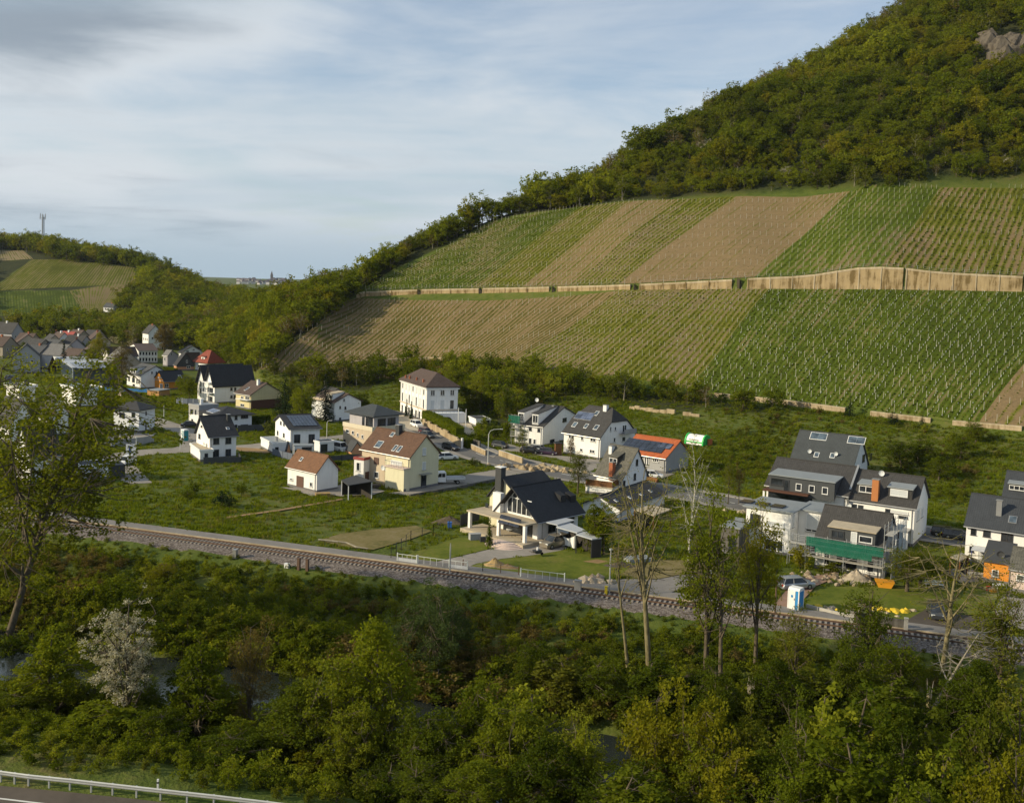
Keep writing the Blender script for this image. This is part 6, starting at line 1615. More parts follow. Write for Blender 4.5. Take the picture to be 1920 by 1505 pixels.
# ---- scatter by geometry nodes
def scatter(name, protos, P, S, RZ, IDX, label, cat=None, tilt=0.0):
    coll = bpy.data.collections.new(name + ' sources')
    for i, me in enumerate(protos):
        o = bpy.data.objects.new('source_%02d_%s' % (i, name), me); coll.objects.link(o)
    me = bpy.data.meshes.new(name); me.vertices.add(len(P)); me.vertices.foreach_set('co', np.ascontiguousarray(P, dtype=np.float32).ravel())
    def attr(nm, ty, v, key):
        a = me.attributes.new(nm, ty, 'POINT'); a.data.foreach_set(key, np.ascontiguousarray(v).ravel())
    S = np.asarray(S, dtype=np.float32)
    if S.ndim == 1: S = np.repeat(S[:, None], 3, 1)
    rot = np.zeros((len(P), 3), dtype=np.float32); rot[:, 2] = RZ
    if tilt: rot[:, :2] = np.random.default_rng(3).normal(0, tilt, (len(P), 2))
    attr('scl', 'FLOAT_VECTOR', S, 'vector'); attr('rot', 'FLOAT_VECTOR', rot, 'vector'); attr('pick', 'INT', np.asarray(IDX, dtype=np.int32), 'value')
    o = link(name, me); tag(o, label, cat, None, 'stuff')
    ng = bpy.data.node_groups.new(name, 'GeometryNodeTree')
    ng.interface.new_socket('Geometry', in_out='INPUT', socket_type='NodeSocketGeometry'); ng.interface.new_socket('Geometry', in_out='OUTPUT', socket_type='NodeSocketGeometry')
    gi, go = ng.nodes.new('NodeGroupInput'), ng.nodes.new('NodeGroupOutput')
    ip = ng.nodes.new('GeometryNodeInstanceOnPoints'); ci = ng.nodes.new('GeometryNodeCollectionInfo')
    ci.inputs['Collection'].default_value = coll; ci.inputs['Separate Children'].default_value = True; ci.inputs['Reset Children'].default_value = True
    def na(nm, ty):
        n = ng.nodes.new('GeometryNodeInputNamedAttribute'); n.data_type = ty; n.inputs['Name'].default_value = nm; return n.outputs['Attribute']
    Lk = ng.links.new
    Lk(gi.outputs[0], ip.inputs['Points']); Lk(ci.outputs[0], ip.inputs['Instance']); ip.inputs['Pick Instance'].default_value = True
    Lk(na('pick', 'INT'), ip.inputs['Instance Index']); Lk(na('rot', 'FLOAT_VECTOR'), ip.inputs['Rotation']); Lk(na('scl', 'FLOAT_VECTOR'), ip.inputs['Scale'])
    Lk(ip.outputs[0], go.inputs[0])
    md = o.modifiers.new('instances', 'NODES'); md.node_group = ng
    return o
def kY(k, x, y):
    return np.interp(x / (y + 120), AL, KY[k])
rngV = np.random.default_rng(77)
def jgrid(x0, x1, y0, y1, s, j=.48):
    X, Y = np.meshgrid(np.arange(x0, x1, s), np.arange(y0, y1, s)); X = X.ravel() + rngV.uniform(-j, j, X.size) * s; Y = Y.ravel() + rngV.uniform(-j, j, Y.size) * s
    return X, Y
def withz(X, Y): return np.array([(x, y, zat(x, y)) for x, y in zip(X, Y)])
# ---- hillside woods
FPOLY = [[(a[0], a[1]) for a in f[1:5]] for f in FIELDS]
fleaves = [L_DARK, L_MID, L_FRESH, L_OLIVE, L_YELL]
FK = []           # (mesh, label)
for i, t in enumerate(FARP):
    for lf, wd in ((L_DARK, 'dark green'), (L_MID, 'mid green'), (L_FRESH, 'bright green'), (L_YELL, 'yellow-olive'), (L_OLIVE, 'dull olive')):
        FK.append((joined(t[0], recolc(t[1], lf), 'tree'), 'round %s tree in the hillside wood' % wd))
nP = len(FK)
for t in FARB: FK.append((joined(t[0], t[1], 'tree'), 'greyish brown nearly bare tree in the hillside wood'))
for t in FARSP: FK.append((joined(t[0], t[1], 'tree'), 'thin olive tree with pale stem in the hillside wood'))
FK.append((joined(FARP[1][0], recolc(FARP[1][1], L_WHITE), 'tree'), 'white flowering tree in the hillside wood'))
FMESH = [f[0] for f in FK]
SPUR = [(395, 725), (482, 694), (668, 556), (674, 546), (740, 503), (840, 455), (920, 415), (973, 402), (960, 330), (620, 470), (380, 560)]
LOWW = [(-300, 380), (-300, 618), (0, 616), (60, 628), (130, 634), (190, 641), (240, 652), (330, 656), (385, 664), (430, 692), (480, 694), (520, 640), (520, 500), (300, 440)]
BELT = [(560, 704), (690, 696), (830, 688), (1000, 706), (1170, 728), (1340, 751), (1440, 764), (1452, 775), (1380, 768), (1300, 768), (1180, 752), (1110, 752), (1060, 748), (1020, 752), (985, 775), (960, 800), (935, 800), (925, 780), (900, 776), (872, 770), (866, 735), (742, 730), (735, 712), (690, 730), (620, 728), (560, 735)]
tv = V; tpx, tpy = projn(tv); ta = tv[:, 0] / (tv[:, 1] + 120); tK = [np.interp(ta, AL, KY[k]) for k in range(8)]
tin = np.zeros(len(tv), bool)
for fp in FPOLY: tin |= in_poly(tpx, tpy, fp)
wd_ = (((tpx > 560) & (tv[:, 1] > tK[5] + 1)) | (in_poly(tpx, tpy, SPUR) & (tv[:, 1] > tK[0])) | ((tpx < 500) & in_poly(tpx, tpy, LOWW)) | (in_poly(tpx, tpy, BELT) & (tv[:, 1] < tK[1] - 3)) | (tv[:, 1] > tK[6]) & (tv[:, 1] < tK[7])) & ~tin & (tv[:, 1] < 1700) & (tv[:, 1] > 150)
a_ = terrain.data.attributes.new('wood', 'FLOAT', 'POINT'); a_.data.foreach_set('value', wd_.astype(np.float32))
X, Y = jgrid(-620, 620, 180, 1000, 4.4)
al = X / (Y + 120); K = [np.interp(al, AL, KY[k]) for k in range(8)]
gz_ = np.array([zat(x, y) for x, y in zip(X, Y)])
PPx, PPy = projn(np.column_stack([X, Y, gz_]))
inF = np.zeros(len(X), bool)
for fp in FPOLY: inF |= in_poly(PPx, PPy, fp)
right = (PPx > 560) & (Y > K[5] + 1.2) & (Y < K[6] + 60) & ~inF
spur = in_poly(PPx, PPy, SPUR) & ~inF & (Y < K[6] + 50) & (Y > K[0])
left = (PPx < 500) & in_poly(PPx, PPy, LOWW) & ~inF & (Y < K[6] + 60) & (rngV.random(len(X)) < .42) & (Y > 400)
left &= ~in_poly(PPx, PPy, [(-50, 474), (60, 474), (128, 492), (262, 503), (262, 545), (190, 600), (-50, 606)])
off_l = (PPx < -20) & (Y > K[6] - 40) & (Y < K[6] + 50) & (rngV.random(len(X)) < .3)
belt = in_poly(PPx, PPy, BELT) & (Y < K[1] - 3)
ROCK = in_poly(PPx, PPy, [(1820, 150), (1835, 100), (1870, 60), (1925, 40), (1925, 110), (1870, 145)])
sel = (right | spur | left | belt | off_l) & ~ROCK
zone = np.where(left | off_l, 0, np.where(belt, 2, np.where(spur, 3, 1)))[sel]
FX, FY, FZ, fpx, fpy = X[sel], Y[sel], gz_[sel], PPx[sel], PPy[sel]
nF = len(FX)
patch = np.sin(FX * .045 + 1.7 * np.sin(FY * .03)) + np.sin(FY * .06 + FX * .02 + 2) * .8 + rngV.normal(0, .9, nF)
fi = np.where(patch > .9, 2, np.where(patch > .4, 3, np.where(patch < -1.9, 0, 1)))
fi = np.where((rngV.random(nF) < .08), 4, fi)
fi = fi + 5 * rngV.integers(0, 4, nF)
u = rngV.random(nF)
ridge_ = (FY > np.interp(FX / (FY + 120), AL, KY[6]) - 6)
fi = np.where((u < .07) | (ridge_ & (u < .35)), nP + rngV.integers(0, 2, nF), fi)
fi = np.where((u > .90), nP + 2 + rngV.integers(0, 2, nF), fi)
fi = np.where((u > .07) & (u < .078), nP + 4, fi)
big = np.sin(FX * .09 + 3) * np.sin(FY * .11 + FX * .04) 
fs = rngV.uniform(.42, .9, nF) + .4 * (rngV.random(nF) < .08) + np.clip(big, 0, 1) * .45 + .15 * (rngV.random(nF) < .1)
fs = np.where(zone == 0, rngV.uniform(.75, 1.25, nF) * 1.1, fs); fs = np.where(zone == 2, rngV.uniform(.4, .95, nF), fs); fs = np.where(zone == 3, fs * .95 + .1, fs)
low = in_poly(fpx, fpy, [(1180, 330), (1400, 260), (1700, 240), (1920, 300), (1920, 360), (1180, 385)]); fs = np.where(low, fs * .8, fs); fs = fs * np.where(zone == 2, 1, 1.15); fs = np.where((zone == 0) & (fpy < 618) & (fpy > 588) & (fpx < 255), fs * .4, fs); fs = np.where(ridge_, np.minimum(fs, .8), fs); fs = np.where(fi == nP + 4, np.minimum(fs, .5), fs)
fs3 = np.column_stack([fs * rngV.uniform(.85, 1.25, nF), fs * rngV.uniform(.85, 1.25, nF), fs * rngV.uniform(.85, 1.2, nF)])
frz = rngV.uniform(0, 6.28, nF)
vis = (fpx > -10) & (fpx < 1930) & (fpy > -20)
app = np.where(vis, fs / np.hypot(FX, FY), 0)
o_ = np.argsort(-app); ind = o_[:285]; rest = o_[285:]
for k in ind:
    lb = FK[fi[k]][1]
    if zone[k] == 2: lb = lb.replace('in the hillside wood', 'in the belt below the vineyard')
    o = link('hillside_tree', FMESH[fi[k]], None, (FX[k], FY[k], FZ[k] - .2), frz[k]); o.scale = tuple(fs3[k])
    tag(o, lb, 'tree', 'trees of the hillside woods')
scatter('woodland', FMESH, np.column_stack([FX, FY, FZ - .2])[rest], fs3[rest], frz[rest], fi[rest], 'mixed spring wood covering the slopes and the hill beyond')

# ---- meadow, brush
OCC = []
for o in SC.objects:
    if o.type == 'MESH' and o.get('kind') == 'structure' and o.name.split('.')[0] in ('side_road', 'driveway', 'lawn', 'bare_patch', 'gravel_yard', 'dry_grass', 'terrace', 'dark_yard', 'paved_yard', 'forecourt', 'patio', 'footpath'):
        OCC.append([(v.co.x, v.co.y) for v in o.data.vertices])
ROADQ = []
for o in SC.objects:
    if o.type == 'MESH' and o.name.split('.')[0] in ('main_road', 'street', 'pavement'):
        for p in o.data.polygons: ROADQ.append([(o.data.vertices[i].co.x, o.data.vertices[i].co.y) for i in p.vertices])
HOUSES = []
for o in SC.objects:
    if o.type == 'EMPTY' and any(c.name.split('.')[0] == 'wall' for c in o.children) and o.parent is None:
        w_ = [c for c in o.children if c.name.split('.')[0] == 'wall'][0]
        xs = [v.co.x for v in w_.data.vertices]; ys = [v.co.y for v in w_.data.vertices]; R_ = Matrix.Rotation(o.rotation_euler.z, 2)
        HOUSES.append([tuple(R_ @ Vector((a, b)) + Vector(o.location[:2])) for a, b in ((min(xs) - .4, min(ys) - .4), (max(xs) + .4, min(ys) - .4), (max(xs) + .4, max(ys) + .4), (min(xs) - .4, max(ys) + .4))])
def occupied(X, Y, polys):
    c = np.zeros(len(X), bool)
    for p in polys:
        xs = [a[0] for a in p]; ys = [a[1] for a in p]
        m_ = (X > min(xs)) & (X < max(xs)) & (Y > min(ys)) & (Y < max(ys))
        if m_.any(): c[m_] |= in_poly(X[m_], Y[m_], p)
    return c
def grass_tuft(seed, n=26, r=.45, h=.45, mat=None):
    rng = np.random.default_rng(seed); C = np.column_stack([rng.normal(0, r * .5, n), rng.normal(0, r * .5, n), np.zeros(n)])
    a = rng.uniform(0, 6.28, n); d = np.stack([np.cos(a), np.sin(a), np.zeros(n)], 1); w = rng.uniform(.03, .07, (n, 1)); hh = h * rng.uniform(.5, 1.1, (n, 1))
    lean = np.stack([np.cos(a + 1.57), np.sin(a + 1.57), np.zeros(n)], 1) * hh * rng.uniform(.1, .7, (n, 1)); up = np.array([[0, 0, 1]]) * hh
    v = np.stack([C - d * w, C + d * w, C + d * w * .5 + up + lean, C - d * w * .5 + up * .95 + lean], 1).reshape(-1, 3)
    return np_mesh('grass', v, np.arange(len(v)).reshape(-1, 4), [mat])
G_A = leafmat('grass_blade', (.095, .130, .008), (.138, .178, .012), (.190, .215, .020), .48); G_B = leafmat('grass_blade_yellow', (.12, .13, .022), (.16, .16, .034), (.22, .20, .06), .4)
TUFTS = [grass_tuft(1, 34, .6, .34, G_A), grass_tuft(2, 34, .7, .26, G_A), grass_tuft(3, 30, .5, .5, G_A), grass_tuft(4, 26, .55, .36, G_B)]
X, Y = jgrid(-190, 150, 95, 345, .92)
q = (X - P0.x) * TN.x + (Y - P0.y) * TN.y
k0 = np.interp(X / (Y + 120), AL, KY[0])
px_, py_ = projn(np.column_stack([X, Y, np.zeros(len(X))]))
k1 = np.interp(X / (Y + 120), AL, KY[1]); ok = (q < -5.3) & (Y < k1 - 1) & (px_ > -120) & (px_ < 2040) & ~in_poly(px_, py_, BELT)
X, Y = X[ok], Y[ok]
pn = lumps(X * .35, Y * .35) + rngV.normal(0, .25, len(X)) + .4 * lumps(X, Y)
keep = rngV.random(len(X)) < np.clip(.62 + pn * .5, .25, .98)
X, Y = X[keep], Y[keep]; pn = pn[keep]
ok = ~occupied(X, Y, OCC + ROADQ + HOUSES); X, Y, pn = X[ok], Y[ok], pn[ok]
n = len(X); ti = rngV.integers(0, 3, n); ti = np.where(rngV.random(n) < .14, 3, ti)
zg = np.array([zat(x, y) if y > 150 else 0.0 for x, y in zip(X, Y)])
scatter('grass', TUFTS, np.column_stack([X, Y, zg]), rngV.uniform(.7, 1.25, n) * (1 + .35 * np.clip(pn, -.5, 1)), rngV.uniform(0, 6.28, n), ti, 'uneven long grass over the open meadows')
# slope between the houses and the lower wall: rough grass and low scrub
BM = [joined(b_[0], recolc(b_[1], lf), 'bush') for b_ in BUSH for lf in (L_MID, L_DARK, L_OLIVE, L_BROWN, L_FRESH)]
X, Y = jgrid(-60, 150, 180, 340, 1.6)
al = X / (Y + 120); k0, k1 = np.interp(al, AL, KY[0]), np.interp(al, AL, KY[1])
gz_ = np.array([zat(x, y) for x, y in zip(X, Y)]); px_, py_ = projn(np.column_stack([X, Y, gz_]))
dens = .30 + .6 * in_poly(px_, py_, [(1285, 925), (1300, 860), (1390, 800), (1460, 775), (1500, 800), (1470, 880), (1420, 940)]) + .55 * in_poly(px_, py_, [(1655, 905), (1660, 860), (1850, 800), (1870, 830), (1800, 960), (1740, 975)]) - .28 * in_poly(px_, py_, [(1160, 765), (1300, 775), (1440, 785), (1380, 840), (1290, 860), (1180, 800)])
ok = (Y > k0 - 6) & (Y < k1 - 2) & (px_ > 830) & (px_ < 2050) & (rngV.random(len(X)) < dens) & ~in_poly(px_, py_, BELT)
ok &= ~occupied(X, Y, OCC + ROADQ + HOUSES)
X, Y, gz_, px_ = X[ok], Y[ok], gz_[ok], px_[ok]; n = len(X)
scatter('scrub', BM, np.column_stack([X, Y, gz_ - .1]), rngV.uniform(.2, .5, n) * (1 + .7 * (rngV.random(n) < .12)), rngV.uniform(0, 6.28, n), rngV.choice([0, 0, 2, 2, 4, 5, 7, 3, 9, 12], n), 'rough grass and bramble scrub on the bank under the vineyard')
# brush between railway and river, and on the near bank
X, Y = jgrid(-120, 110, 50, 150, 1.25)
q = (X - P0.x) * TN.x + (Y - P0.y) * TN.y
px_, py_ = projn(np.column_stack([X, Y, near_z(X, Y)]))
below = py_ > 1438 + (px_ * .112) - 3
ok = (((q > 3.6) & (q < 29)) | ((q > 44.6) & (q < 66) & ~below & ((q < 60) | (px_ < 600)))) & (px_ > -160) & (px_ < 2080) & (py_ < 1750)
ok &= rngV.random(len(X)) < .8
X, Y, q = X[ok], Y[ok], q[ok]; n = len(X); z = np.array([zat(x, y) for x, y in zip(X, Y)])
brown = (np.sin(X * .11 + 2.1) + np.sin(Y * .17 + X * .05) + rngV.normal(0, .5, n) > .0) & (q > 10) & (q < 29)
bi = rngV.choice([0, 1, 4, 5, 6, 9, 10, 14, 2, 7], n); bi = np.where(brown, rngV.choice([3, 8, 13, 3, 2, 12], n), bi)
bs = rngV.uniform(.45, 1.0, n) * np.where(q < 6.5, .34, np.where(q < 22, .75, 1.0)) * (1 + .4 * (q > 22) * (q < 30)) * np.where(q > 45, .85, 1)
bs = np.where(q > 59, bs * .7, bs)
scatter('undergrowth', BM, np.column_stack([X, Y, z - .1]), bs, rngV.uniform(0, 6.28, n), bi, 'dense bramble and brown brush along both river banks')

# ---- village and bank trees:  px, py of the foot, height, width, kind, leaf, label
VT = [
 (533, 782, 12, 7, CONI, None, 'tall dark ragged conifer beside the beige house'), (610, 790, 12.5, 6, CONI, None, 'dark conifer in front of the bluish-white house'),
 (565, 790, 10, 10, BROAD[0], L_FRESH, 'broad bright green tree between the two dark conifers'), (548, 770, 9, 8, BROAD[1], L_OLIVE, 'olive tree behind the dark conifer'), (590, 765, 9, 8, BROAD[2], L_OLIVE, 'olive brown tree behind the bright green tree'),
 (672, 783, 7, 9, BROAD[2], L_DARK, 'dark round tree at the corner of the unfinished house'), (500, 816, 3.6, 3, BUSH[0], L_GREYG, 'pale grey-green bush on the lawn by the dark fence'),
 (355, 752, 8, 7, BROAD[0], L_MID, 'green tree behind the orange boarded house'), (375, 745, 7, 6, BROAD[1], L_MID, 'green tree hard by the twin gables'), (340, 740, 6, 5, BROAD[2], L_FRESH, 'small fresh green tree behind the orange shed'),
 (120, 700, 11, 4, CYPR, None, 'dark pointed cypress in the village'), (142, 702, 7, 8, BROAD[2], L_DARK, 'dark round tree right of the cypress'), (185, 690, 14, 9, BROAD[1], L_YELL, 'tall olive-yellow tree beside the stepped house'), (172, 700, 11, 7, BROAD[0], L_OLIVE, 'olive tree left of the stepped house'),
 (228, 730, 15, 9, SPARSE[0], L_BROWN, 'tall thin brown tree in front of the tan hall'), (205, 722, 9, 5, SPARSE[1], None, 'thin grey-green tree beside the metal hall'), (70, 650, 8, 9, BROAD[0], L_FRESH, 'bright green tree at the upper edge of the village'),
 (308, 668, 15, 12, BROAD[1], L_BROWN, 'big reddish brown tree above the hotel'), (270, 640, 12, 10, BROAD[0], L_FRESH, 'fresh green tree behind the tall white house'), (345, 650, 11, 9, BROAD[2], L_OLIVE, 'olive tree at the edge of the wood by the hotel'), (430, 690, 10, 10, BROAD[0], L_MID, 'green tree right of the red-roofed house'),
 (452, 688, 9, 9, BROAD[1], L_FRESH, 'fresh green tree between red roof and vineyard'), (412, 680, 9, 5, CYPR, None, 'dark narrow tree behind the red-roofed house'), (480, 700, 5, 6, BROAD[2], L_OLIVE, 'low olive bush at the vineyard corner'), (515, 705, 5, 6, BROAD[0], L_OLIVE, 'olive bush on the pale track under the vineyard'), (545, 715, 6, 6, BROAD[1], L_OLIVE, 'small brown-green tree under the striped field'),
 (950, 800, 11, 8, BROAD[2], L_DARK, 'dark tree left of the netted scaffold'), (902, 770, 13, 9, BROAD[1], L_FRESH, 'tall weeping yellow-green tree right of the villa'), (922, 775, 12, 9, BROAD[0], L_MID, 'mid green tree behind the small white garage'), (880, 765, 10, 8, BROAD[2], L_MID, 'dense tree behind the villa terrace'), (850, 745, 10, 9, BROAD[1], L_MID, 'tree rising behind the villa roof'),
 (905, 812, 4.5, 6, BUSH[1], L_MID, 'rounded garden bush in front of the small garage'), (925, 822, 4, 7, BUSH[2], L_DARK, 'dark garden bush beside the grey wall'), (893, 828, 3.5, 5, BUSH[0], L_MID, 'bush at the end of the clipped hedge'), (940, 820, 4, 5, BUSH[1], L_MID, 'bush left of the clipped columnar tree'),
 (950, 842, 7.5, 2.6, SLIM[1], L_MID, 'clipped narrow tree beside the netted scaffold'), (980, 852, 6.5, 3.2, SPARSE[0], L_OLIVE, 'thin young street tree in front of the dormer house'), (1069, 868, 6, 2.2, SPARSE[0], L_BROWN, 'bare young street tree in front of the apartment house'),
 (1083, 925, 8, 5, SPARSE[0], L_OLIVE, 'olive feathery tree between the black roofs'), (888, 874, 2.0, 4.5, BUSH[2], L_DARK, 'dark round bush on the roadside island'),
 (1108, 1038, 8, 4, SLIM[0], L_FRESH, 'yellow-green young tree left of the pair by the carports'), (1132, 1040, 8, 4.2, SLIM[1], L_FRESH, 'yellow-green young tree right of the pair by the carports'),
 (453, 928, 2.6, 3.6, BUSH[0], L_DARK, 'dark bush alone on the meadow, right of the larger pair'), (416, 950, 3.0, 3.6, BUSH[1], L_CONI, 'very dark bush, left one of the pair on the meadow'), (430, 952, 2.6, 3.4, BUSH[2], L_CONI, 'very dark bush, right one of the pair on the meadow'), (365, 925, 2.4, 3.2, BUSH[0], L_DARK, 'dark bush on the meadow below the fence, upper of two'), (352, 935, 2.0, 4, BUSH[2], L_DARK, 'low bush left of the dark pair on the meadow'),
 (1593, 780, 5, 3, CONI, None, 'small dark conifer standing in the gap of the low pale wall'), (1672, 795, 3, 4, CONI, None, 'low dark conifer, left of two on the grass slope'), (1681, 796, 2.6, 3, CONI, None, 'low dark conifer on the grass slope, touching its left neighbour'), (1729, 802, 3, 3, CONI, None, 'small dark conifer alone below the low wall'),
 (1690, 880, 6, 10, BROAD[2], L_DARK, 'dark spreading tree behind the slate-grey roof'), (1720, 870, 6, 9, BROAD[0], L_MID, 'dark green tree on the bank right of the slate-grey roof'), (1760, 900, 5, 7, BROAD[1], L_MID, 'low green tree on the bank above the right-edge road'), (1800, 860, 5, 8, BROAD[2], L_MID, 'bushy tree along the grass strip at the right'), (1830, 830, 5, 7, BROAD[0], L_MID, 'bushy tree at the top of the grass strip'),
 (1385, 945, 7, 2.4, SPARSE[0], L_BROWN, 'thin brown poplar beside the road left of the dark terrace'), (1365, 945, 8, 3, SPARSE[0], L_OLIVE, 'slim olive roadside tree left of the brown poplar'), (1430, 955, 4, 6, BUSH[0], L_YELL, 'yellow-leaved bush at the corner of the dark terrace'),
 (1640, 1080, 0.1, .1, BUSH[0], None, 'x'),
 (1700, 1110, 6, 8, SPARSE[0], L_OLIVE, 'tangled olive thicket right of the scaffolding'), (1725, 1100, 5, 7, SPARSE[1], L_MID, 'green thicket behind the white bench'), (1560, 1075, 2, 5, BUSH[1], L_OLIVE, 'low planting on the rubble mound'),
 (1420, 1100, 5, 7, BUSH[2], L_MID, 'green bush in front of the white modern block'), (1500, 1065, 3.5, 4, BUSH[0], L_YELL, 'yellow bush beside the basement entrance'),
]
VT += [(x, y, 7, 6, BROAD[i % 3], (L_MID, L_DARK, L_OLIVE)[i % 3], 'garden tree between village roofs, %s' % w) for i, (x, y, w) in enumerate(((15, 662, 'under the large pale house'), (44, 672, 'right of the beige gable'), (60, 657, 'behind the first brown roofs'), (76, 679, 'before the grey roof'), (92, 661, 'in the back row'), (116, 665, 'beside the white gable corner'), (134, 664, 'by the faded red roof'), (155, 672, 'left of the dark pointed gable'), (170, 668, 'under the upper right roofs'), (150, 650, 'at the top edge'), (36, 688, 'beside the shingled house'), (128, 684, 'behind the dark round tree')))]
for (px, py, H, W, kd, lf, lb) in VT:
    if H < .5: continue
    bushy = any(kd is b for b in BUSH)
    place(kd, lb, px, py, H, W, lf, name='bush' if bushy else 'tree', cat='bush' if bushy else 'tree')
# ------------------------------------------------------------------ river bank trees
def foot(px, py, q, z_guess=None):
    """bank position on line q whose tree top shows at (px, py): returns point and height"""
    lo, hi = -150.0, 130.0
    for _ in range(45):
        s = (lo + hi) / 2; P = track(s, q); z = zat(P.x, P.y); H = z_at_py(P.x, P.y, py) - z
        if proj((P.x, P.y, z + H))[0] < px: lo = s
        else: hi = s
    return Vector((P.x, P.y, z)), H
for i, (px, py, H_, W_) in enumerate(((-20, 1225, 4, 6), (22, 1242, 3.5, 5), (60, 1238, 4, 6), (95, 1245, 4.5, 6), (130, 1250, 3.5, 5), (-50, 1250, 4, 6), (165, 1262, 4, 6), (200, 1270, 3.6, 5))):
    place(BUSH[i % 3], 'low bush at the water line below the poplar', px, py, H_, W_, (L_MID, L_DARK)[i % 2], name='bush', cat='bush', group='bushes at the water line below the poplar')
BLOS = make_tree(91, 13, 7, L_WHITE, ntip=330, per=26, ls=.17, cr=.38, base=.18, limbs=16, up=.75, bark=BARK)
_g = make_tree(92, 13, 7, L_GREYG, ntip=200, per=10, ls=.2, cr=.5, base=.2, limbs=10)
FT = [
 (100, 1165, 50, 7.5, SLIM[0], L_FRESH, 'fresh green tree just left of the white blossom'), (25, 1290, 53, 6.5, BROAD[0], L_DARK, 'dark tree at the left edge above the crash barrier'), (150, 1360, 56, 4, SLIM[1], L_FRESH, 'small bright sapling by the crash barrier, left of the blossom trunk'),
 (372, 1172, 50, 6.5, SLIM[0], L_MID, 'yellow-green tree just right of the white blossom'), (470, 1148, 45.5, 4.5, SPARSE[0], L_BROWN, 'thin pinkish budding tree right of the yellow-green one'), (560, 1270, 51, 8, BROAD[1], L_DARK, 'dark full tree below the reddish brush'),
 (640, 1215, 50, 8, BROAD[0], L_MID, 'broad green tree left of the tall yellow-green one'), (706, 1150, 48.5, 9, BROAD[1], L_FRESH, 'tall yellow-green tree left of the feathery willow'), (300, 1330, 54, 6, BROAD[2], L_DARK, 'dark tree under the blossom, right of its trunk'),
 (240, 1430, 58.2, 3.5, SLIM[1], L_FRESH, 'small fresh shrub tree right at the crash barrier'), (430, 1370, 55, 7, BROAD[0], L_DARK, 'dark tree above the right end of the crash barrier'),
 (890, 1275, 48.5, 8, BROAD[2], L_MID, 'mid green tree below the willow'), (968, 1292, 50, 8, BROAD[0], L_MID, 'leafy tree in the middle of the near bank'), (1030, 1370, 54, 7, BROAD[1], L_DARK, 'dark tree left of the slender fresh green one'), (800, 1330, 52, 8, BROAD[2], L_DARK, 'dark tree in the shade under the willow'), (900, 1420, 56, 6, BROAD[1], L_MID, 'low green tree at the bottom edge left of centre'),
 (1100, 1338, 52, 4.8, SLIM[0], L_FRESH, 'slender fresh green tree beside the open water'), (1232, 1258, 48, 8.5, BROAD[0], L_YELL, 'golden-green tree below the forked bare tree'), (1318, 1300, 49.5, 8, BROAD[2], L_YELL, 'lower golden-green tree touching the first one on its right'), (1190, 1440, 57, 6, SLIM[1], L_MID, 'green tree at the bottom edge below the golden ones'),
 (1430, 1395, 53, 8, BROAD[1], L_DARK, 'dark tree right of the golden-green pair'), (1558, 1328, 51, 4.6, SLIM[0], L_FRESH, 'very bright green young tree in the right half of the bank'), (1632, 1415, 54, 8, BROAD[0], L_MID, 'broad mid green tree right of the very bright one'), (1500, 1430, 56, 7, BROAD[2], L_MID, 'mid green tree in front of the very bright one'),
 (1690, 1320, 47.5, 7, BROAD[1], L_DARK, 'dark tree left of the broken snags'), (1768, 1388, 53, 4.6, SLIM[1], L_FRESH, 'bright sapling near the lower right corner'), (1852, 1402, 55, 7, BROAD[2], L_YELL, 'olive-yellow tree near the lower right corner'), (1915, 1420, 53, 6, SLIM[0], L_FRESH, 'fresh green tree cut by the right edge at the bottom'), (1750, 1460, 58, 7, BROAD[0], L_MID, 'green tree at the bottom edge near the right corner'),
 (820, 1092, 24, 11.5, WILLOW, None, 'large feathery grey-green willow beside the railway'),
 (1640, 1088, 14, 7, SPARSE[1], L_DARK, 'ivy-dark tree in front of the parked yellow bags'), (1595, 1190, 22, 6, BROAD[2], L_DARK, 'dark bushy tree in the middle of the right bank'), (1340, 905, 16, 8, SPARSE[1], L_MID, 'tall airy grey-green tree in front of the stone garage'), (1432, 935, 12, 6.5, SPARSE[0], L_YELL, 'tall airy yellowish tree in front of the white modern block'),
 (1892, 1085, 13, 7, SPARSE[1], L_OLIVE, 'airy olive tree at the right edge below the cottage'), (1500, 1140, 19, 6, SPARSE[0], L_OLIVE, 'thin olive tree below the portable toilet'), (1700, 1190, 17, 7, SPARSE[1], L_MID, 'green airy tree left of the big forked bare tree'), (1840, 1230, 24, 7, BROAD[1], L_DARK, 'dark green tree below the big forked bare tree'),
 (1010, 1200, 26, 6, BROAD[2], L_DARK, 'low dark tree on the far bank in the centre'), (1120, 1230, 27, 6, BROAD[0], L_DARK, 'dark tree left of the pair of bare trunks'), (1460, 1230, 25, 7, BROAD[1], L_DARK, 'dark tree left of the splintered stump'), (60, 1110, 20, 8, BROAD[2], L_OLIVE, 'olive tree at the foot of the poplar'), (180, 1085, 16, 6, SPARSE[0], L_OLIVE, 'thin olive tree with dark bent stem behind the blossom'), (310, 1055, 12, 5, SPARSE[1], L_YELL, 'yellowish shrubby tree by the railway at the left'),
]
for (px, py, q, W, kd, lf, lb) in FT:
    P, H = foot(px, py, q); place(kd, lb, px, py, H, W, lf, P=P)
P, H = foot(243, 1104, 51); b_ = place(BLOS, 'tree in full white blossom on the near bank', 243, 1104, H, 7.2, None, P=P, name='blossom_tree'); link('leaves', _g[1], b_).scale = (.8, .8, .85)
rr = random.Random(8); kinds = BROAD[:1] + SLIM + SLIM + SPARSE
FILLN = ['dark leafy tree filling the shaded near bank', 'mid green leafy tree filling the near bank']
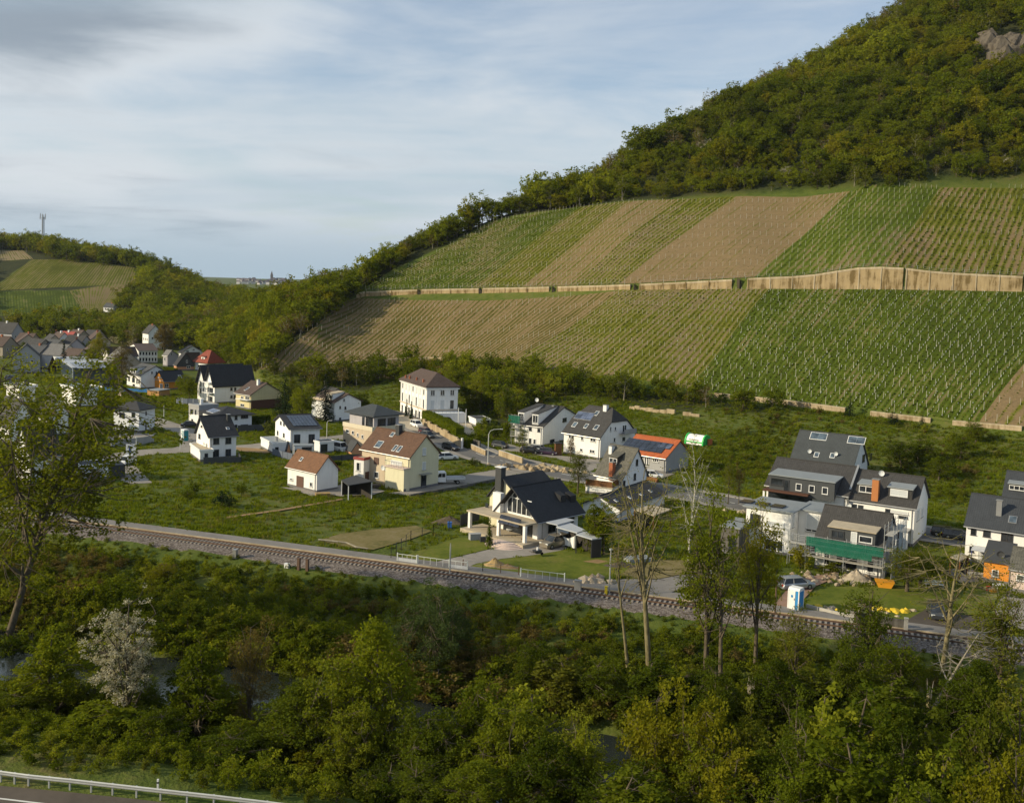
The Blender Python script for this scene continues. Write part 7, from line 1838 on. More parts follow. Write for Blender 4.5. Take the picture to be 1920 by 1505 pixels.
for i in range(34):
    px = -60 + i * 61 + rr.uniform(-20, 20); py = rr.uniform(1345, 1455) - (40 if px < 700 else 0); q = rr.uniform(50, 55.5)
    if 1120 < px < 1200: py += 50
    P, H = foot(px, py, q); lf = rr.choice([L_DARK, L_DARK, L_MID, L_FRESH, L_MID, L_YELL])
    place(rr.choice(kinds), {L_DARK: 'dark leafy tree filling the shaded near bank', L_MID: 'mid green leafy tree filling the near bank', L_FRESH: 'fresh yellow-green tree among darker ones on the near bank', L_YELL: 'olive-yellow tree among darker ones on the near bank'}[lf], px, py, H, rr.uniform(5, 7.5), lf, P=P, group='fill trees of the near bank')
for i in range(46):
    px = -70 + i * 60 + rr.uniform(-22, 22) if i < 34 else -40 + (i - 34) * 52; py = rr.uniform(1265, 1360) - (30 if px < 560 else 0); q = rr.uniform(45.2, 48.5) if i < 34 else 43.8
    if abs(px - 1160) < 45: continue
    P, H = foot(px, py, q); lf = rr.choice([L_DARK, L_MID, L_OLIVE, L_FRESH])
    place(rr.choice(kinds), {L_DARK: 'dark', L_MID: 'mid green', L_OLIVE: 'olive', L_FRESH: 'fresh green'}[lf] + ' tree leaning over the water on the near bank', px, py, H, rr.uniform(4.5, 7), lf, P=P, group='trees leaning over the river')
for i in range(26):
    px = -40 + i * 78 + rr.uniform(-25, 25); q = rr.uniform(22, 28); py = rr.uniform(1215, 1290)
    P, H = foot(px, py, q); lf = rr.choice([L_DARK, L_OLIVE, L_DARK])
    place(rr.choice(kinds[:3]), 'dark low tree along the far edge of the river', px, py, H, rr.uniform(5, 7), lf, P=P, group='low trees along the far river bank')
# ---- the big poplar at the left and the bare giants at the right
def giant(label, base, top, H0, W, leaf, bark, seed, ntip, per, ls, cr, basef, limbs, name='tree', tr=None, twigs=True, up=.7, shape='round'):
    P = hit(*base); P.z = zat(P.x, P.y)
    H = z_at_py(P.x, P.y, top[1]) - P.z
    xt = P.x + (top[0] - base[0]) / 1900 * P.y; lean = ((xt - P.x) / H, .02)
    tm, cm = make_tree(seed, H, W, leaf, bark, ntip, per, ls, cr, twigs, base=basef, limbs=limbs, lean=lean, tr=tr, up=up, shape=shape, wob=.03)
    r = empty(name, P - Vector((0, 0, .2)), 0, label, 'tree'); link('trunk', tm, r)
    if cm: link('crown', cm, r)
    return r
L_POP = leafmat('poplar_leaf', (.098, .118, .010), (.148, .170, .015), (.205, .222, .027), .55)
giant('huge poplar filling the left edge of the picture', (6, 1222), (165, 640), 30, 19, L_POP, BARK, 301, 600, 25, .38, .95, .26, 26, tr=.42)
giant('second tall poplar half cut by the left edge', (-60, 1200), (0, 640), 30, 15, L_POP, BARK, 302, 300, 25, .36, .9, .3, 16, tr=.36)
giant('tall forked nearly bare tree with pale ochre limbs in front of the workshop', (1217, 1262), (1190, 872), 20, 8.5, L_YELL, BARKY, 303, 420, 4, .2, .45, .42, 18, tr=.34, up=.95)
giant('thin bare trunk just left of the tall forked tree', (1178, 1262), (1150, 985), 14, 3.5, L_YELL, BARKY, 304, 110, 2, .2, .4, .6, 6, tr=.2, up=.9)
giant('slender white-stemmed birch with airy olive leaves by the road', (1291, 1052), (1288, 812), 18, 6.5, L_FRESH, BIRCH, 305, 260, 16, .20, .6, .15, 16, tr=.16, up=.7, shape='egg')
giant('big forked bare tree with spreading pale limbs at the right', (1768, 1250), (1790, 1000), 15, 11, L_YELL, BARKY, 306, 380, 2, .2, .5, .3, 13, tr=.32, up=.95)
giant('leaning bare tree with drooping branches below the big forked one', (1733, 1352), (1830, 1165), 10, 7, L_OLIVE, BARKP, 307, 200, 1, .2, .5, .4, 7, tr=.22, up=.6)
giant('bare spreading tree in front of the gravel yard', (1352, 1285), (1330, 990), 14, 8, L_OLIVE, BARK, 308, 300, 5, .2, .5, .4, 12, tr=.26, up=.9)
giant('bare young tree with curved stem at the far right', (1905, 1260), (1885, 1040), 12, 6, L_OLIVE, BARKP, 309, 180, 3, .2, .5, .4, 8, tr=.18, up=.8)
def snag(label, px, py, H, r, seed, lean=(0, 0)):
    rng = random.Random(seed); P = hit(px, py); P.z = zat(P.x, P.y) - .2; root = empty('tree_stump', P, 0, label, 'stump')
    pts = [(lean[0] * t * H + rng.uniform(-.1, .1) * r, lean[1] * t * H, H * t) for t in (0, .3, .6, .85)]
    MB().tube(pts, [r, r * .85, r * .75, r * .7], 8).build('trunk', BARKY, root)
    t_ = MB()
    for i in range(6):
        a = i * 1.05; c = Vector(pts[-1]) + Vector((math.cos(a) * r * .5, math.sin(a) * r * .5, 0))
        t_.tube([c - Vector((0, 0, .3)), c + Vector((math.cos(a) * .15, math.sin(a) * .15, rng.uniform(.5, 1.6)))], [r * .3, .01], 4)
    tag(t_.build('splinter', BARKP, root), kind='stuff')
snag('thick broken snag standing at the right edge of the bank', 1882, 1398, 4.6, .38, 1, (.05, 0)); snag('splintered pale stump in the dark gap of the right bank', 1412, 1352, 3.6, .42, 2, (-.1, 0)); snag('narrow broken trunk between dark bushes', 1738, 1372, 4.4, .3, 3)
# rock outcrop high on the hill
def rocks(name, label, cx, cy, n, spread, size, mat, seed, cat='rocks', stretch=1.0):
    rng = random.Random(seed); c = hit(cx, cy); root = empty(name, c, 0, label, cat)
    for i in range(n):
        x, y = rng.gauss(0, spread[0]), rng.gauss(0, spread[1]); z = zat(c.x + x, c.y + y) - c.z
        mb_ = MB(); s = size * rng.uniform(.5, 1.4); st = [rng.uniform(.7, 1.3) for _ in range(12)]
        t0 = (1 + 5 ** .5) / 2; V_ = [(-1, t0, 0), (1, t0, 0), (-1, -t0, 0), (1, -t0, 0), (0, -1, t0), (0, 1, t0), (0, -1, -t0), (0, 1, -t0), (t0, 0, -1), (t0, 0, 1), (-t0, 0, -1), (-t0, 0, 1)]
        mb_.v = [(a * s * .5 * k, b * s * .5 * k, c_ * s * .42 * k * stretch) for (a, b, c_), k in zip(V_, st)]
        mb_.f = [(0, 11, 5), (0, 5, 1), (0, 1, 7), (0, 7, 10), (0, 10, 11), (1, 5, 9), (5, 11, 4), (11, 10, 2), (10, 7, 6), (7, 1, 8), (3, 9, 4), (3, 4, 2), (3, 2, 6), (3, 6, 8), (3, 8, 9), (4, 9, 5), (2, 4, 11), (6, 2, 10), (8, 6, 7), (9, 8, 1)]; mb_.m = [0] * 20
        mb_.build('rock', mat, root, loc=(x, y, z + s * .1))
    return root
M_ROCK = concrete('hill_rock', (.13, .11, .085), (.06, .05, .04), .5); M_RUB = concrete('rubble', (.42, .35, .26), (.2, .15, .1), .4)
rocks('rock_outcrop', 'grey brown crag breaking through the wood near the top right corner', 1885, 95, 26, (7, 4), 4.6, M_ROCK, 4, 'crag', 1.3)
# ------------------------------------------------------------------ vehicles
def paint(name, c, metal=.0): return plain('car_' + name, c, .28, .6, .05, 3, metal)
TYRE = plain('tyre', (.02, .02, .02), .9, .1); RIM = plain('rim', (.35, .35, .36), .35, .5, metal=.6); LAMP = plain('lamp_lens', (.65, .66, .64), .2, .6); TAIL = plain('tail_lens', (.35, .02, .015), .3, .5); PLATE = plain('number_plate', (.6, .6, .58), .5)
def car(label, px, py, yaw, kind='hatch', col=None, z=.05, P=None, L=None, cat='car', name='parked_car'):
    p = P or at(px, py, z)
    D = {'hatch': (4.1, 1.75, 1.48), 'wagon': (4.6, 1.8, 1.5), 'suv': (4.5, 1.85, 1.68), 'sedan': (4.6, 1.8, 1.45), 'pickup': (5.0, 1.85, 1.75), 'van': (5.0, 1.95, 2.0)}[kind]
    L_, W_, H_ = D; hb = H_ * .58; g = .22
    r = empty(name, Vector((p.x, p.y, z)), rad(yaw), label, cat)
    xs = {'hatch': (-.49, -.40, .12, .30), 'wagon': (-.49, -.42, .10, .28), 'suv': (-.49, -.42, .12, .28), 'sedan': (-.36, -.20, .10, .27), 'pickup': (-.08, -.02, .16, .28), 'van': (-.5, -.48, .28, .40)}[kind]
    # body: lofted stations along x, each a rounded cross-section
    st = [(-.5, .55, .86), (-.475, .92, .95), (-.3, 1.0, 1.0), (.2, 1.0, 1.0), (.36, .93, .99), (.47, .80, .94), (.5, .62, .84)]
    mb_ = MB(); sec = []
    for fx, fh, fw in st:
        h = g + (hb - g) * fh; w = W_ / 2 * fw; x = fx * L_
        sec.append([(x, -w * .94, g), (x, -w, g + .18), (x, -w * .99, h - .14), (x, -w * .90, h), (x, w * .90, h), (x, w * .99, h - .14), (x, w, g + .18), (x, w * .94, g)])
    for s_ in sec: mb_.v += s_
    k = 8
    for i in range(len(sec) - 1):
        for j in range(k): mb_.f.append((i * k + j, (i + 1) * k + j, (i + 1) * k + (j + 1) % k, i * k + (j + 1) % k)); mb_.m.append(0)
    mb_.f += [tuple(range(k)), tuple(range(len(mb_.v) - 1, len(mb_.v) - 1 - k, -1))]; mb_.m += [0, 0]
    body = mb_.build('body', col, r, smooth=False)
    a, b, c, d = [q * L_ for q in xs]; w0, w1 = W_ * .455, W_ * .37; zt = H_ - .05
    cb = MB(); lo = [(a, -w0, hb - .02), (d, -w0, hb - .02), (d, w0, hb - .02), (a, w0, hb - .02)]; up = [(b, -w1, zt), (c, -w1, zt), (c, w1, zt), (b, w1, zt)]
    for q in ([0, 1, 5, 4], [1, 2, 6, 5], [2, 3, 7, 6], [3, 0, 4, 7]): cb.poly([(lo + up)[i] for i in q])
    cb.build('window_glass', GLASS, r)
    MB().poly([(b - .04, -w1 - .03, zt), (c + .05, -w1 - .03, zt), (c + .05, w1 + .03, zt), (b - .04, w1 + .03, zt)]).box(b - .04, c + .05, -w1 - .03, w1 + .03, zt, zt + .05).build('roof', col, r)
    pl = MB()
    for (q0, q1) in (((a, -w0, hb), (b, -w1, zt)), ((d, -w0, hb), (c, -w1, zt)), ((a, w0, hb), (b, w1, zt)), ((d, w0, hb), (c, w1, zt))): pl.tube([q0, q1], .045, 4)
    mx = (b + c) / 2 - .1
    for sg in (-1, 1): pl.tube([(mx, sg * (w0 + .005), hb), (mx, sg * (w1 + .01), zt)], .04, 4)
    pl.build('pillar', col, r)
    for sx in (-.31, .31):
        for sy in (-1, 1):
            y = sy * (W_ / 2 - .1)
            wh = MB().tube([(sx * L_, y - .1, .33), (sx * L_, y + .1, .33)], .33, 12).build('wheel', TYRE, r)
            MB().tube([(sx * L_, y + sy * .1, .33), (sx * L_, y + sy * .115, .33)], .2, 8).build('rim', RIM, wh)
    for sy in (-1, 1):
        y = sy * W_ * .34
        MB().box(L_ * .475, L_ * .497, y - .2, y + .2, hb - .32, hb - .16).build('headlight', LAMP, r); MB().box(-L_ * .5 - .02, -L_ * .48, y - .12, y + .16, hb - .34, hb - .12).build('tail_light', TAIL, r)
        MB().box(d - .25, d - .12, sy * (w0 + .03), sy * (w0 + .2), hb, hb + .12).build('mirror', col, r)
    MB().box(-L_ * .5 - .03, -L_ * .5 + .01, -.26, .26, .45, .57).build('number_plate', PLATE, r)
    if kind == 'pickup':
        MB().box(-.49 * L_, -.10 * L_, -W_ * .4, W_ * .4, hb - .02, hb + .005).build('load_bed', CHIMD, r)
    return r
CW, CB, CSIL, CDG, CRED, CCH, CVI, CBLU = paint('white', (.75, .75, .75)), paint('black', (.015, .015, .018)), paint('silver', (.42, .44, .46), .5), paint('dark_grey', (.06, .065, .07), .3), paint('dark_red', (.09, .015, .02)), paint('champagne', (.30, .26, .20), .5), paint('plum', (.035, .018, .045)), paint('navy', (.04, .06, .12))
car('white hatchback parked nose-out beside the blue and white banner', 236.5, 869, -95, 'hatch', CW, .09)
car('black low car parked in front of the grey cube house', 357, 800, 20, 'sedan', CB, .09)
car('white off-roader parked in front of the villa', 781, 800, -60, 'suv', CW, .09)
car('dark red car standing below the villa hedge', 798, 813, -50, 'hatch', CRED, .06)
car('dark car just behind the dark red one on the road', 802, 820, -50, 'hatch', CDG, .06)
car('black car driving on the main road past the beige stone wall', 845, 843, -48, 'wagon', CB, .06, name='moving_car')
car('white estate car on the road behind the yellow house', 838, 861, 25, 'wagon', CW, .06)
car('dark grey car parked beside the netted scaffold', 938, 839, -40, 'hatch', CDG, .06)
car('black estate car parked left of two others on the forecourt', 995, 849, -18, 'wagon', CB, .06); car('dark car parked behind the black estate car', 1010, 846, -25, 'hatch', CSIL, .06); car('plum-coloured hatchback at the front of the forecourt', 1028, 852, -20, 'hatch', CVI, .06)
car('white saloon parked by the orange-roofed bungalow', 1222, 895, -12, 'sedan', CW, .1)
car('champagne off-roader parked in front of the hanging white tarpaulin', 1040, 1024, 222, 'suv', CCH, .12)
car('silver estate car parked behind the blue and white portable toilet', 1492, 1102, 18, 'wagon', CSIL, .12)
car('dark grey car nose-on at the dark yard near the railway', 1755, 1154, -105, 'hatch', CDG, .15)
car('black car on the road left of the right-edge house', 1775, 1005, -27, 'wagon', CB, .07); car('second dark car hard behind the black one on the road', 1797, 1010, -27, 'wagon', CDG, .07)
car('navy van parked by the blue-grey metal hall', 202, 729, 60, 'van', CBLU, .05, cat='van'); car('dark blue car glimpsed left of the shingled house', 22, 712, 10, 'hatch', CBLU, .05)
car('light car parked on the gravel beside the villa steps', 722, 774, 30, 'hatch', CSIL, .09); car('camper wrapped in pale grey cover between the white houses', 634, 845, -40, 'van', SHUT, .05, cat='camper')
# flatbed truck
p = at(840, 906, .06); r = empty('flatbed_truck', p, rad(196), 'white crew-cab flatbed truck parked beside the yellow house', 'truck')
MB().prism([(.6, .45), (3.1, .45), (3.1, 1.15), (2.5, 1.3), (1.9, 2.2), (.6, 2.25)], -.95, .95, 'y').build('cab', CW, r)
for sy in (-1, 1):
    MB().poly([(.75, sy * .956, 1.35), (1.35, sy * .956, 1.35), (1.35, sy * .956, 2.05), (.75, sy * .956, 2.05)]).build('side_window', GLASS, r); MB().poly([(1.42, sy * .956, 1.35), (2.3, sy * .956, 1.35), (1.85, sy * .956, 2.05), (1.42, sy * .956, 2.05)]).build('side_window', GLASS, r)
    for x in (2.4, -1.6):
        w = MB().tube([(x, sy * .85 - .13, .38), (x, sy * .85 + .13, .38)], .38, 12).build('wheel', TYRE, r); MB().tube([(x, sy * .98, .38), (x, sy * 1.0, .38)], .2, 8).build('rim', RIM, w)
    MB().box(3.08, 3.13, sy * .75 - .16, sy * .75 + .16, .8, 1.0).build('headlight', LAMP, r)
MB().poly([(2.49, -.85, 1.34), (2.49, .85, 1.34), (1.93, .8, 2.14), (1.93, -.8, 2.14)]).build('windscreen', GLASS, r)
MB().box(-3.0, .5, -1.0, 1.0, .75, .85).build('load_bed', GUT, r)
for q in ((-3.0, .5, -1.0, -.95), (-3.0, .5, .95, 1.0), (-3.0, -2.95, -.94, .94), (.45, .5, -.94, .94)): MB().box(*q, .855, 1.25).build('side_board', SHUT, r)
# ------------------------------------------------------------------ walls, hedges and fences in the village
def wall_line(name, label, pix, h, t, mat, seg=3.0, cope=None, cat='wall', jit=0.0, piece='wall_panel'):
    P = [at(x, y) for x, y in pix]; o = P[0]; root = empty(name, o, 0, label, cat); rg = random.Random(len(label))
    for a, b in zip(P[:-1], P[1:]):
        L_ = (b - a).length; n = max(1, round(L_ / seg)); ang = math.atan2((b - a).y, (b - a).x)
        for i in range(n):
            hh = h + rg.uniform(-jit, jit); M_ = Matrix.Translation(a - o + (b - a) * (i / n)) @ Matrix.Rotation(ang, 4, 'Z')
            MB().box(.01, L_ / n - .01, -t / 2, t / 2, -.2, hh, M_).build(piece, mat, root)
            if cope: MB().box(.0, L_ / n, -t / 2 - .04, t / 2 + .04, hh + .001, hh + .08, M_).build('coping', cope, root)
    return root
def fence(name, label, pix, h, mat, gap=2.4, wires=(.3, .7, 1.0), boards=False, r=.045, pmat=None):
    P = [at(x, y) for x, y in pix]; o = P[0]; root = empty(name, o, 0, label, 'fence')
    for a, b in zip(P[:-1], P[1:]):
        L_ = (b - a).length; n = max(1, round(L_ / gap)); ang = math.atan2((b - a).y, (b - a).x)
        for i in range(n + 1):
            q = a - o + (b - a) * (i / n); MB().box(q.x - r, q.x + r, q.y - r, q.y + r, -.1, h + .05).build('fence_post', pmat or mat, root)
        for i in range(n):
            q0, q1 = a - o + (b - a) * (i / n), a - o + (b - a) * ((i + 1) / n)
            if boards: M_ = Matrix.Translation(q0) @ Matrix.Rotation(ang, 4, 'Z'); MB().box(.05, L_ / n - .05, -.02, .02, .05, h, M_).build('fence_panel', mat, root)
            else:
                for w in wires: MB().tube([q0 + Vector((0, 0, h * w)), q1 + Vector((0, 0, h * w))], .018, 3).build('wire', mat, root)
    return root
M_SAND = concrete('sandstone_wall', (.42, .335, .215), (.25, .185, .11), .4)
wall_line('garden_wall', 'uneven beige stone wall along the road under the clipped hedge', [(793, 797), (812, 806), (840, 822), (866, 839)], 1.5, .4, M_SAND, 2.0, jit=.25)
wall_line('garden_wall', 'short low concrete wall left of the curved street lamp', [(884, 842), (911, 854)], 1.1, .3, M_SAND, 3, cope=M_KERB)
wall_line('garden_wall', 'low concrete wall right of the curved street lamp', [(936, 854), (980, 869)], 1.2, .3, M_SAND, 3, cope=M_KERB)
wall_line('garden_wall', 'dark stone wall behind the white gate pillar', [(866, 832), (900, 842)], 1.8, .3, STONEW, 2.5)
wall_line('terrace_wall', 'grey concrete terrace wall below the hipped white house', [(208, 838), (240, 836), (270, 832), (288, 829)], 1.5, .25, GREYW, 3.5, cope=M_KERB)
wall_line('garden_wall', 'brown wooden bank edging beside the white saloon', [(1213, 900), (1234, 906)], .9, .2, WOOD, 1.5)
wall_line('garden_wall', 'low dark kerb wall along the lower side of the side road', [(768, 932), (861, 916), (940, 900), (1000, 889)], .5, .3, STONEW, 4)
wall_line('garden_wall', 'low pale wall beside the toilet lawn by the cycle path', [(1512, 1140), (1560, 1152), (1598, 1160)], .5, .2, M_KERB, 3)
wall_line('garden_wall', 'rubble wall with pale end post below the yellow bags', [(1600, 1168), (1640, 1172), (1694, 1180)], 1.2, .3, STONEW, 2.5, jit=.1)
P_ = [hit(1163, 763), hit(1200, 769), (hit(1250, 775)), hit(1312, 781)]; root = empty('hillside_wall', P_[0], 0, 'crumbling pale stone terrace wall in the green bank above the apartment house', 'wall'); rg = random.Random(2)
for a, b in zip(P_[:-1], P_[1:]):
    n = 4
    for i in range(n):
        q0 = a + (b - a) * (i / n) - P_[0]; d = (b - a) / n; ang = math.atan2(d.y, d.x)
        if rg.random() < .9: MB().box(.02, d.length - .02, -.3, .3, -.8, rg.uniform(.6, 1.2), Matrix.Translation(q0) @ Matrix.Rotation(ang, 4, 'Z')).build('wall_panel', M_SAND, root)
fence('fence', 'dark panel fence in front of the compact white house', [(381.7, 870), (452, 868.5), (447, 860)], 1.3, DARKW, 1.9, boards=True)
fence('fence', 'dark panel fence around the hipped white house garden', [(446, 811), (494, 808.5), (497, 800)], 1.7, DARKW, 2.0, boards=True)
fence('fence', 'dark grey fence with pale posts by the twin-gabled house', [(331, 757), (352, 759), (372, 760)], 1.8, BLUEW, 2.0, boards=True, pmat=WFR)
fence('fence', 'dark panel fence left of the glazed-gable house', [(863, 987), (898, 975)], 1.8, DARKW, 2.2, boards=True)
fence('fence', 'blue-grey panel fence along the garage of the solar-roofed house', [(511, 853.5), (530, 859), (548, 863)], 1.4, BLUEW, 2.0, boards=True)
fence('fence', 'dark retaining fence between barn and shed', [(602, 868), (640, 864), (676, 862)], 1.2, DARKW, 2.2, boards=True)
fence('fence', 'tall wire fence around the dry grass garden plot', [(733, 1048), (770, 1016), (812, 1004), (842, 996)], 1.6, DFR, 2.6)
fence('fence', 'wire fence between lawn and cycle path left of the white gate', [(868, 1066), (905, 1073), (972, 1080)], 1.2, GUT, 3.0, pmat=WOOD)
fence('fence', 'wire mesh fence up the green plot below the vineyard', [(1362, 838), (1400, 815), (1425, 795)], 1.6, DFR, 3.0)
fence('fence', 'dark fence running up the slope behind the bungalow', [(1262, 838), (1290, 812), (1312, 795)], 1.6, DFR, 3.0)
def gate(label, a, b, h, n, panel=False):
    A_, B_ = at(*a), at(*b); L_ = (B_ - A_).length; r = empty('garden_gate', A_, math.atan2((B_ - A_).y, (B_ - A_).x), label, 'gate')
    m_ = plain('gate_white', (.55, .58, .55), .5)
    MB().box(-.06, .06, -.06, .06, 0, h + .15).build('gate_post', m_, r); MB().box(L_ - .06, L_ + .06, -.06, .06, 0, h + .15).build('gate_post', m_, r)
    for z in (.12, h): MB().box(.07, L_ - .07, -.025, .025, z - .03, z + .03).build('rail', m_, r)
    for i in range(1, n): MB().box(L_ * i / n - .02, L_ * i / n + .02, -.02, .02, .16, h - .04).build('bar', m_, r)
    if panel: MB().box(.08, L_ - .08, -.01, .01, .16, h * .55).build('panel', F_LIGHT, r)
gate('long white barred gate along the lawn beside the cycle path', (976, 1083), (1058, 1093), 1.15, 6); gate('white gate with solid lower panel left of the drive', (745, 1053), (781, 1058), 1.1, 4, True)
gate('open white gate leaf across the drive entrance', (783, 1058), (842, 1066), 1.1, 5); gate('white gate with solid panel right of the drive', (843, 1066), (876, 1070), 1.1, 3, True)
def hedge(label, pix, h, w, leaf, name='hedge', n=160):
    P = [at(x, y) for x, y in pix]; o = P[0]; root = empty(name, o, 0, label, 'hedge'); rng = np.random.default_rng(3); C = []
    core = MB()
    for a, b in zip(P[:-1], P[1:]):
        d = b - a; L_ = d.length; ang = math.atan2(d.y, d.x); M_ = Matrix.Translation(a - o) @ Matrix.Rotation(ang, 4, 'Z'); core.box(0, L_, -w / 2 + .15, w / 2 - .15, -.1, h - .15, M_)
        k = int(n * L_); u = rng.uniform(0, L_, k); f = rng.integers(0, 3, k); v = rng.uniform(-w / 2, w / 2, k); z = rng.uniform(0, h, k)
        v = np.where(f == 0, -w / 2, np.where(f == 1, w / 2, v)); z = np.where(f == 2, h, z)
        Q = np.column_stack([u, v, z]) + rng.normal(0, .07, (k, 3)); R_ = np.array([[math.cos(ang), -math.sin(ang)], [math.sin(ang), math.cos(ang)]]); Q[:, :2] = Q[:, :2] @ R_.T + np.array([(a - o).x, (a - o).y]); C.append(Q)
    core.build('core', leaf, root); v = leaves_np(np.concatenate(C), .3, rng); link('foliage', np_mesh('foliage', v, np.arange(len(v)).reshape(-1, 4), [leaf]), root)
hedge('tall clipped dark hedge on the wall below the villa', [(797, 793), (830, 808), (862, 828)], 3.3, 2.2, L_MID); hedge('lower end of the clipped hedge beside the white gate pillar', [(863, 831), (880, 841)], 2.0, 1.6, L_DARK)
hedge('low hedge around the garden left of the yellow house', [(560, 866), (600, 874), (640, 874)], 1.0, 1.0, L_DARK); hedge('clipped hedge behind the lawn of the hipped white house', [(472, 797), (505, 794)], 2.2, 1.4, L_DARK)
hedge('trimmed green hedge left of the black slate gable', [(308, 700), (330, 702)], 2.2, 2.0, L_MID)
for i, (px, py, lb) in enumerate(((762, 781, 'slim cypress by the villa door, left one of two'), (771, 786, 'slim cypress by the villa door, right one of two'))): place(CYPR, lb, px, py, 5.0, 1.5, None, name='cypress')
for px, lb in ((213, 'columnar shrub, left of three before the tan hall'), (222, 'columnar shrub, middle of three before the tan hall'), (230, 'columnar shrub, right of three before the tan hall')): place(CYPR, lb, px, 722, 5.5, 2.0, L_MID, name='columnar_shrub', cat='shrub')
place(CYPR, 'narrow conifer by the steps of the glazed-gable house', 917, 1024, 4.2, 1.4, L_DARK, name='conifer')
# rocks and piles
rocks('stone_bank', 'bank of yellowish boulders along the pavement right of the low wall', 1012, 879, 26, (4.6, 1.0), .9, M_SAND, 6, 'boulders'); rocks('stone_bank', 'boulders at the right end of the planted bank', 1054, 884, 14, (3.0, .7), .7, M_SAND, 7, 'boulders')
rocks('rockery', 'mound of pale rocks and soil in front of the scaffolded house', 1585, 1086, 70, (3.2, 1.2), .45, M_RUB, 8, 'rockery'); rocks('boulder_heap', 'heap of light boulders by the gravel yard', 1103, 1092, 26, (1.2, .55), .7, M_RUB, 9, 'boulders')
rocks('rockery', 'rock garden left of the round steps', 935, 1014, 22, (2.2, .8), .5, M_RUB, 10, 'rockery'); rocks('rubble', 'rubble and planks beside the yellow bags', 1612, 1146, 30, (2.4, .8), .4, M_RUB, 11, 'rubble'); rocks('rubble', 'scattered stones on the green bank by the right road', 1400, 962, 10, (2.5, .6), .7, M_RUB, 12, 'rubble')
rocks('yellow_bags', 'row of yellow sacks lying on the grass near the railway', 1652, 1146, 26, (2.6, .5), .45, plain('yellow_plastic', (.60, .42, .02), .5, .4), 13, 'sacks')
def mound(label, px, py, rx, ry, h, mat, name='earth_pile', cat='pile'):
    c = hit(px, py); n, m_ = 16, 6; mb_ = MB(); rg = random.Random(px)
    ring = []
    for i in range(m_ + 1):
        t = i / m_; ring.append([(rx * t * math.cos(6.283 * j / n) * rg.uniform(.9, 1.1), ry * t * math.sin(6.283 * j / n) * rg.uniform(.9, 1.1), h * (1 - t) ** 1.2 * rg.uniform(.85, 1.15) - .05 * (t == 1)) for j in range(n)])
    for i in range(m_):
        for j in range(n): mb_.poly([ring[i][j], ring[i + 1][j], ring[i + 1][(j + 1) % n], ring[i][(j + 1) % n]])
    tag(mb_.build(name, mat, loc=(c.x, c.y, c.z), smooth=True), label, cat)
M_SANDP = concrete('sand', (.42, .29, .13), (.28, .19, .09), .3)
mound('sandy heap on the lawn inside the wire fence', 928, 1060, 1.8, 1.3, 1.0, M_SANDP); mound('dark earth heap touching the sandy one', 952, 1065, 1.9, 1.0, .6, M_BSOIL); mound('reddish gravel heap in front of the scaffolded house', 1605, 1090, 2.6, 1.6, 1.6, M_RUB); mound('brush heap in the garden plot left of the glazed-gable house', 842, 982, 3.2, 1.2, 1.3, BARK, 'brush_pile'); mound('dark mound on the dry grass beside the gravel yard', 1165, 1062, 3.0, 1.0, .7, M_DARKYARD)
# ------------------------------------------------------------------ street furniture
def pole(label, px, py, H, arm=0, head=True, mat=None, name='street_lamp', r=.09):
    p = hit(px, py); root = empty(name, p, 0, label, 'street lamp'); mt = mat or M_POLE
    pts = [(0, 0, 0), (0, 0, H * .85)]
    if arm: pts += [(arm * .12, 0, H * .95), (arm * .45, 0, H), (arm, 0, H + .1)]
    else: pts += [(0, 0, H)]
    MB().tube(pts, [r] * 2 + [r * .6] * (len(pts) - 2), 6).build('pole', mt, root)
    if head: MB().box(arm - .05, arm + .55 * (1 if arm >= 0 else -1), -.12, .12, H + .05, H + .17).build('lamp_head', mt, root) if arm else MB().tube([(0, 0, H), (0, 0, H + .2)], .2, 8).build('lamp_head', mt, root)
M_POLE = plain('lamp_pole', (.52, .53, .50), .5, .4)
pole('tall curved street lamp beside the main road', 914.5, 870, 7.2, 2.3); pole('straight white lamp post beside the parked white hatchback', 255, 872, 5.2); pole('straight white lamp post at the street corner by the turquoise cabin', 338, 844, 4.8); pole('white lamp post on the green plot behind the hipped house', 307, 793, 4.4); pole('lamp post with small head right of the solar-roofed house', 612.5, 823, 4.2, .6)
pole('thin pole on the grass above the railway gate', 843, 1080, 4.2, 0, False, M_RAIL, 'signal_post'); pole('grey rail signal post beside the boulder heap', 1142, 1118, 5.6, 0, True, M_RAIL, 'signal_post'); pole('slim rusty post by the brick drive', 1453, 1150, 4.0, 0, False, M_RUST, 'post'); pole('thin dark pole above the low wall at the left end of the vineyard', 709, 716, 7, 0, False, DFR, 'pole'); pole('bent lamp post standing by the villa garden', 873, 803, 5, 0, False, WFR, 'pole'); pole('white post right of the bent one in the villa garden', 859, 800, 5, 0, False, WFR, 'pole')
def boxobj(name, label, px, py, w, d, h, mat, yaw=57.5, cat=None, z=0.0):
    p = hit(px, py); o = MB().box(-w / 2, w / 2, -d / 2, d / 2, z, z + h); root = empty(name, p, rad(yaw), label, cat or name.replace('_', ' ')); o.build('body', mat, root); MB().box(-w / 2 - .04, w / 2 + .04, -d / 2 - .04, d / 2 + .04, z + h + .002, z + h + .07).build('lid', mat, root); return root
ra = math.degrees(math.atan2(TU.y, TU.x))
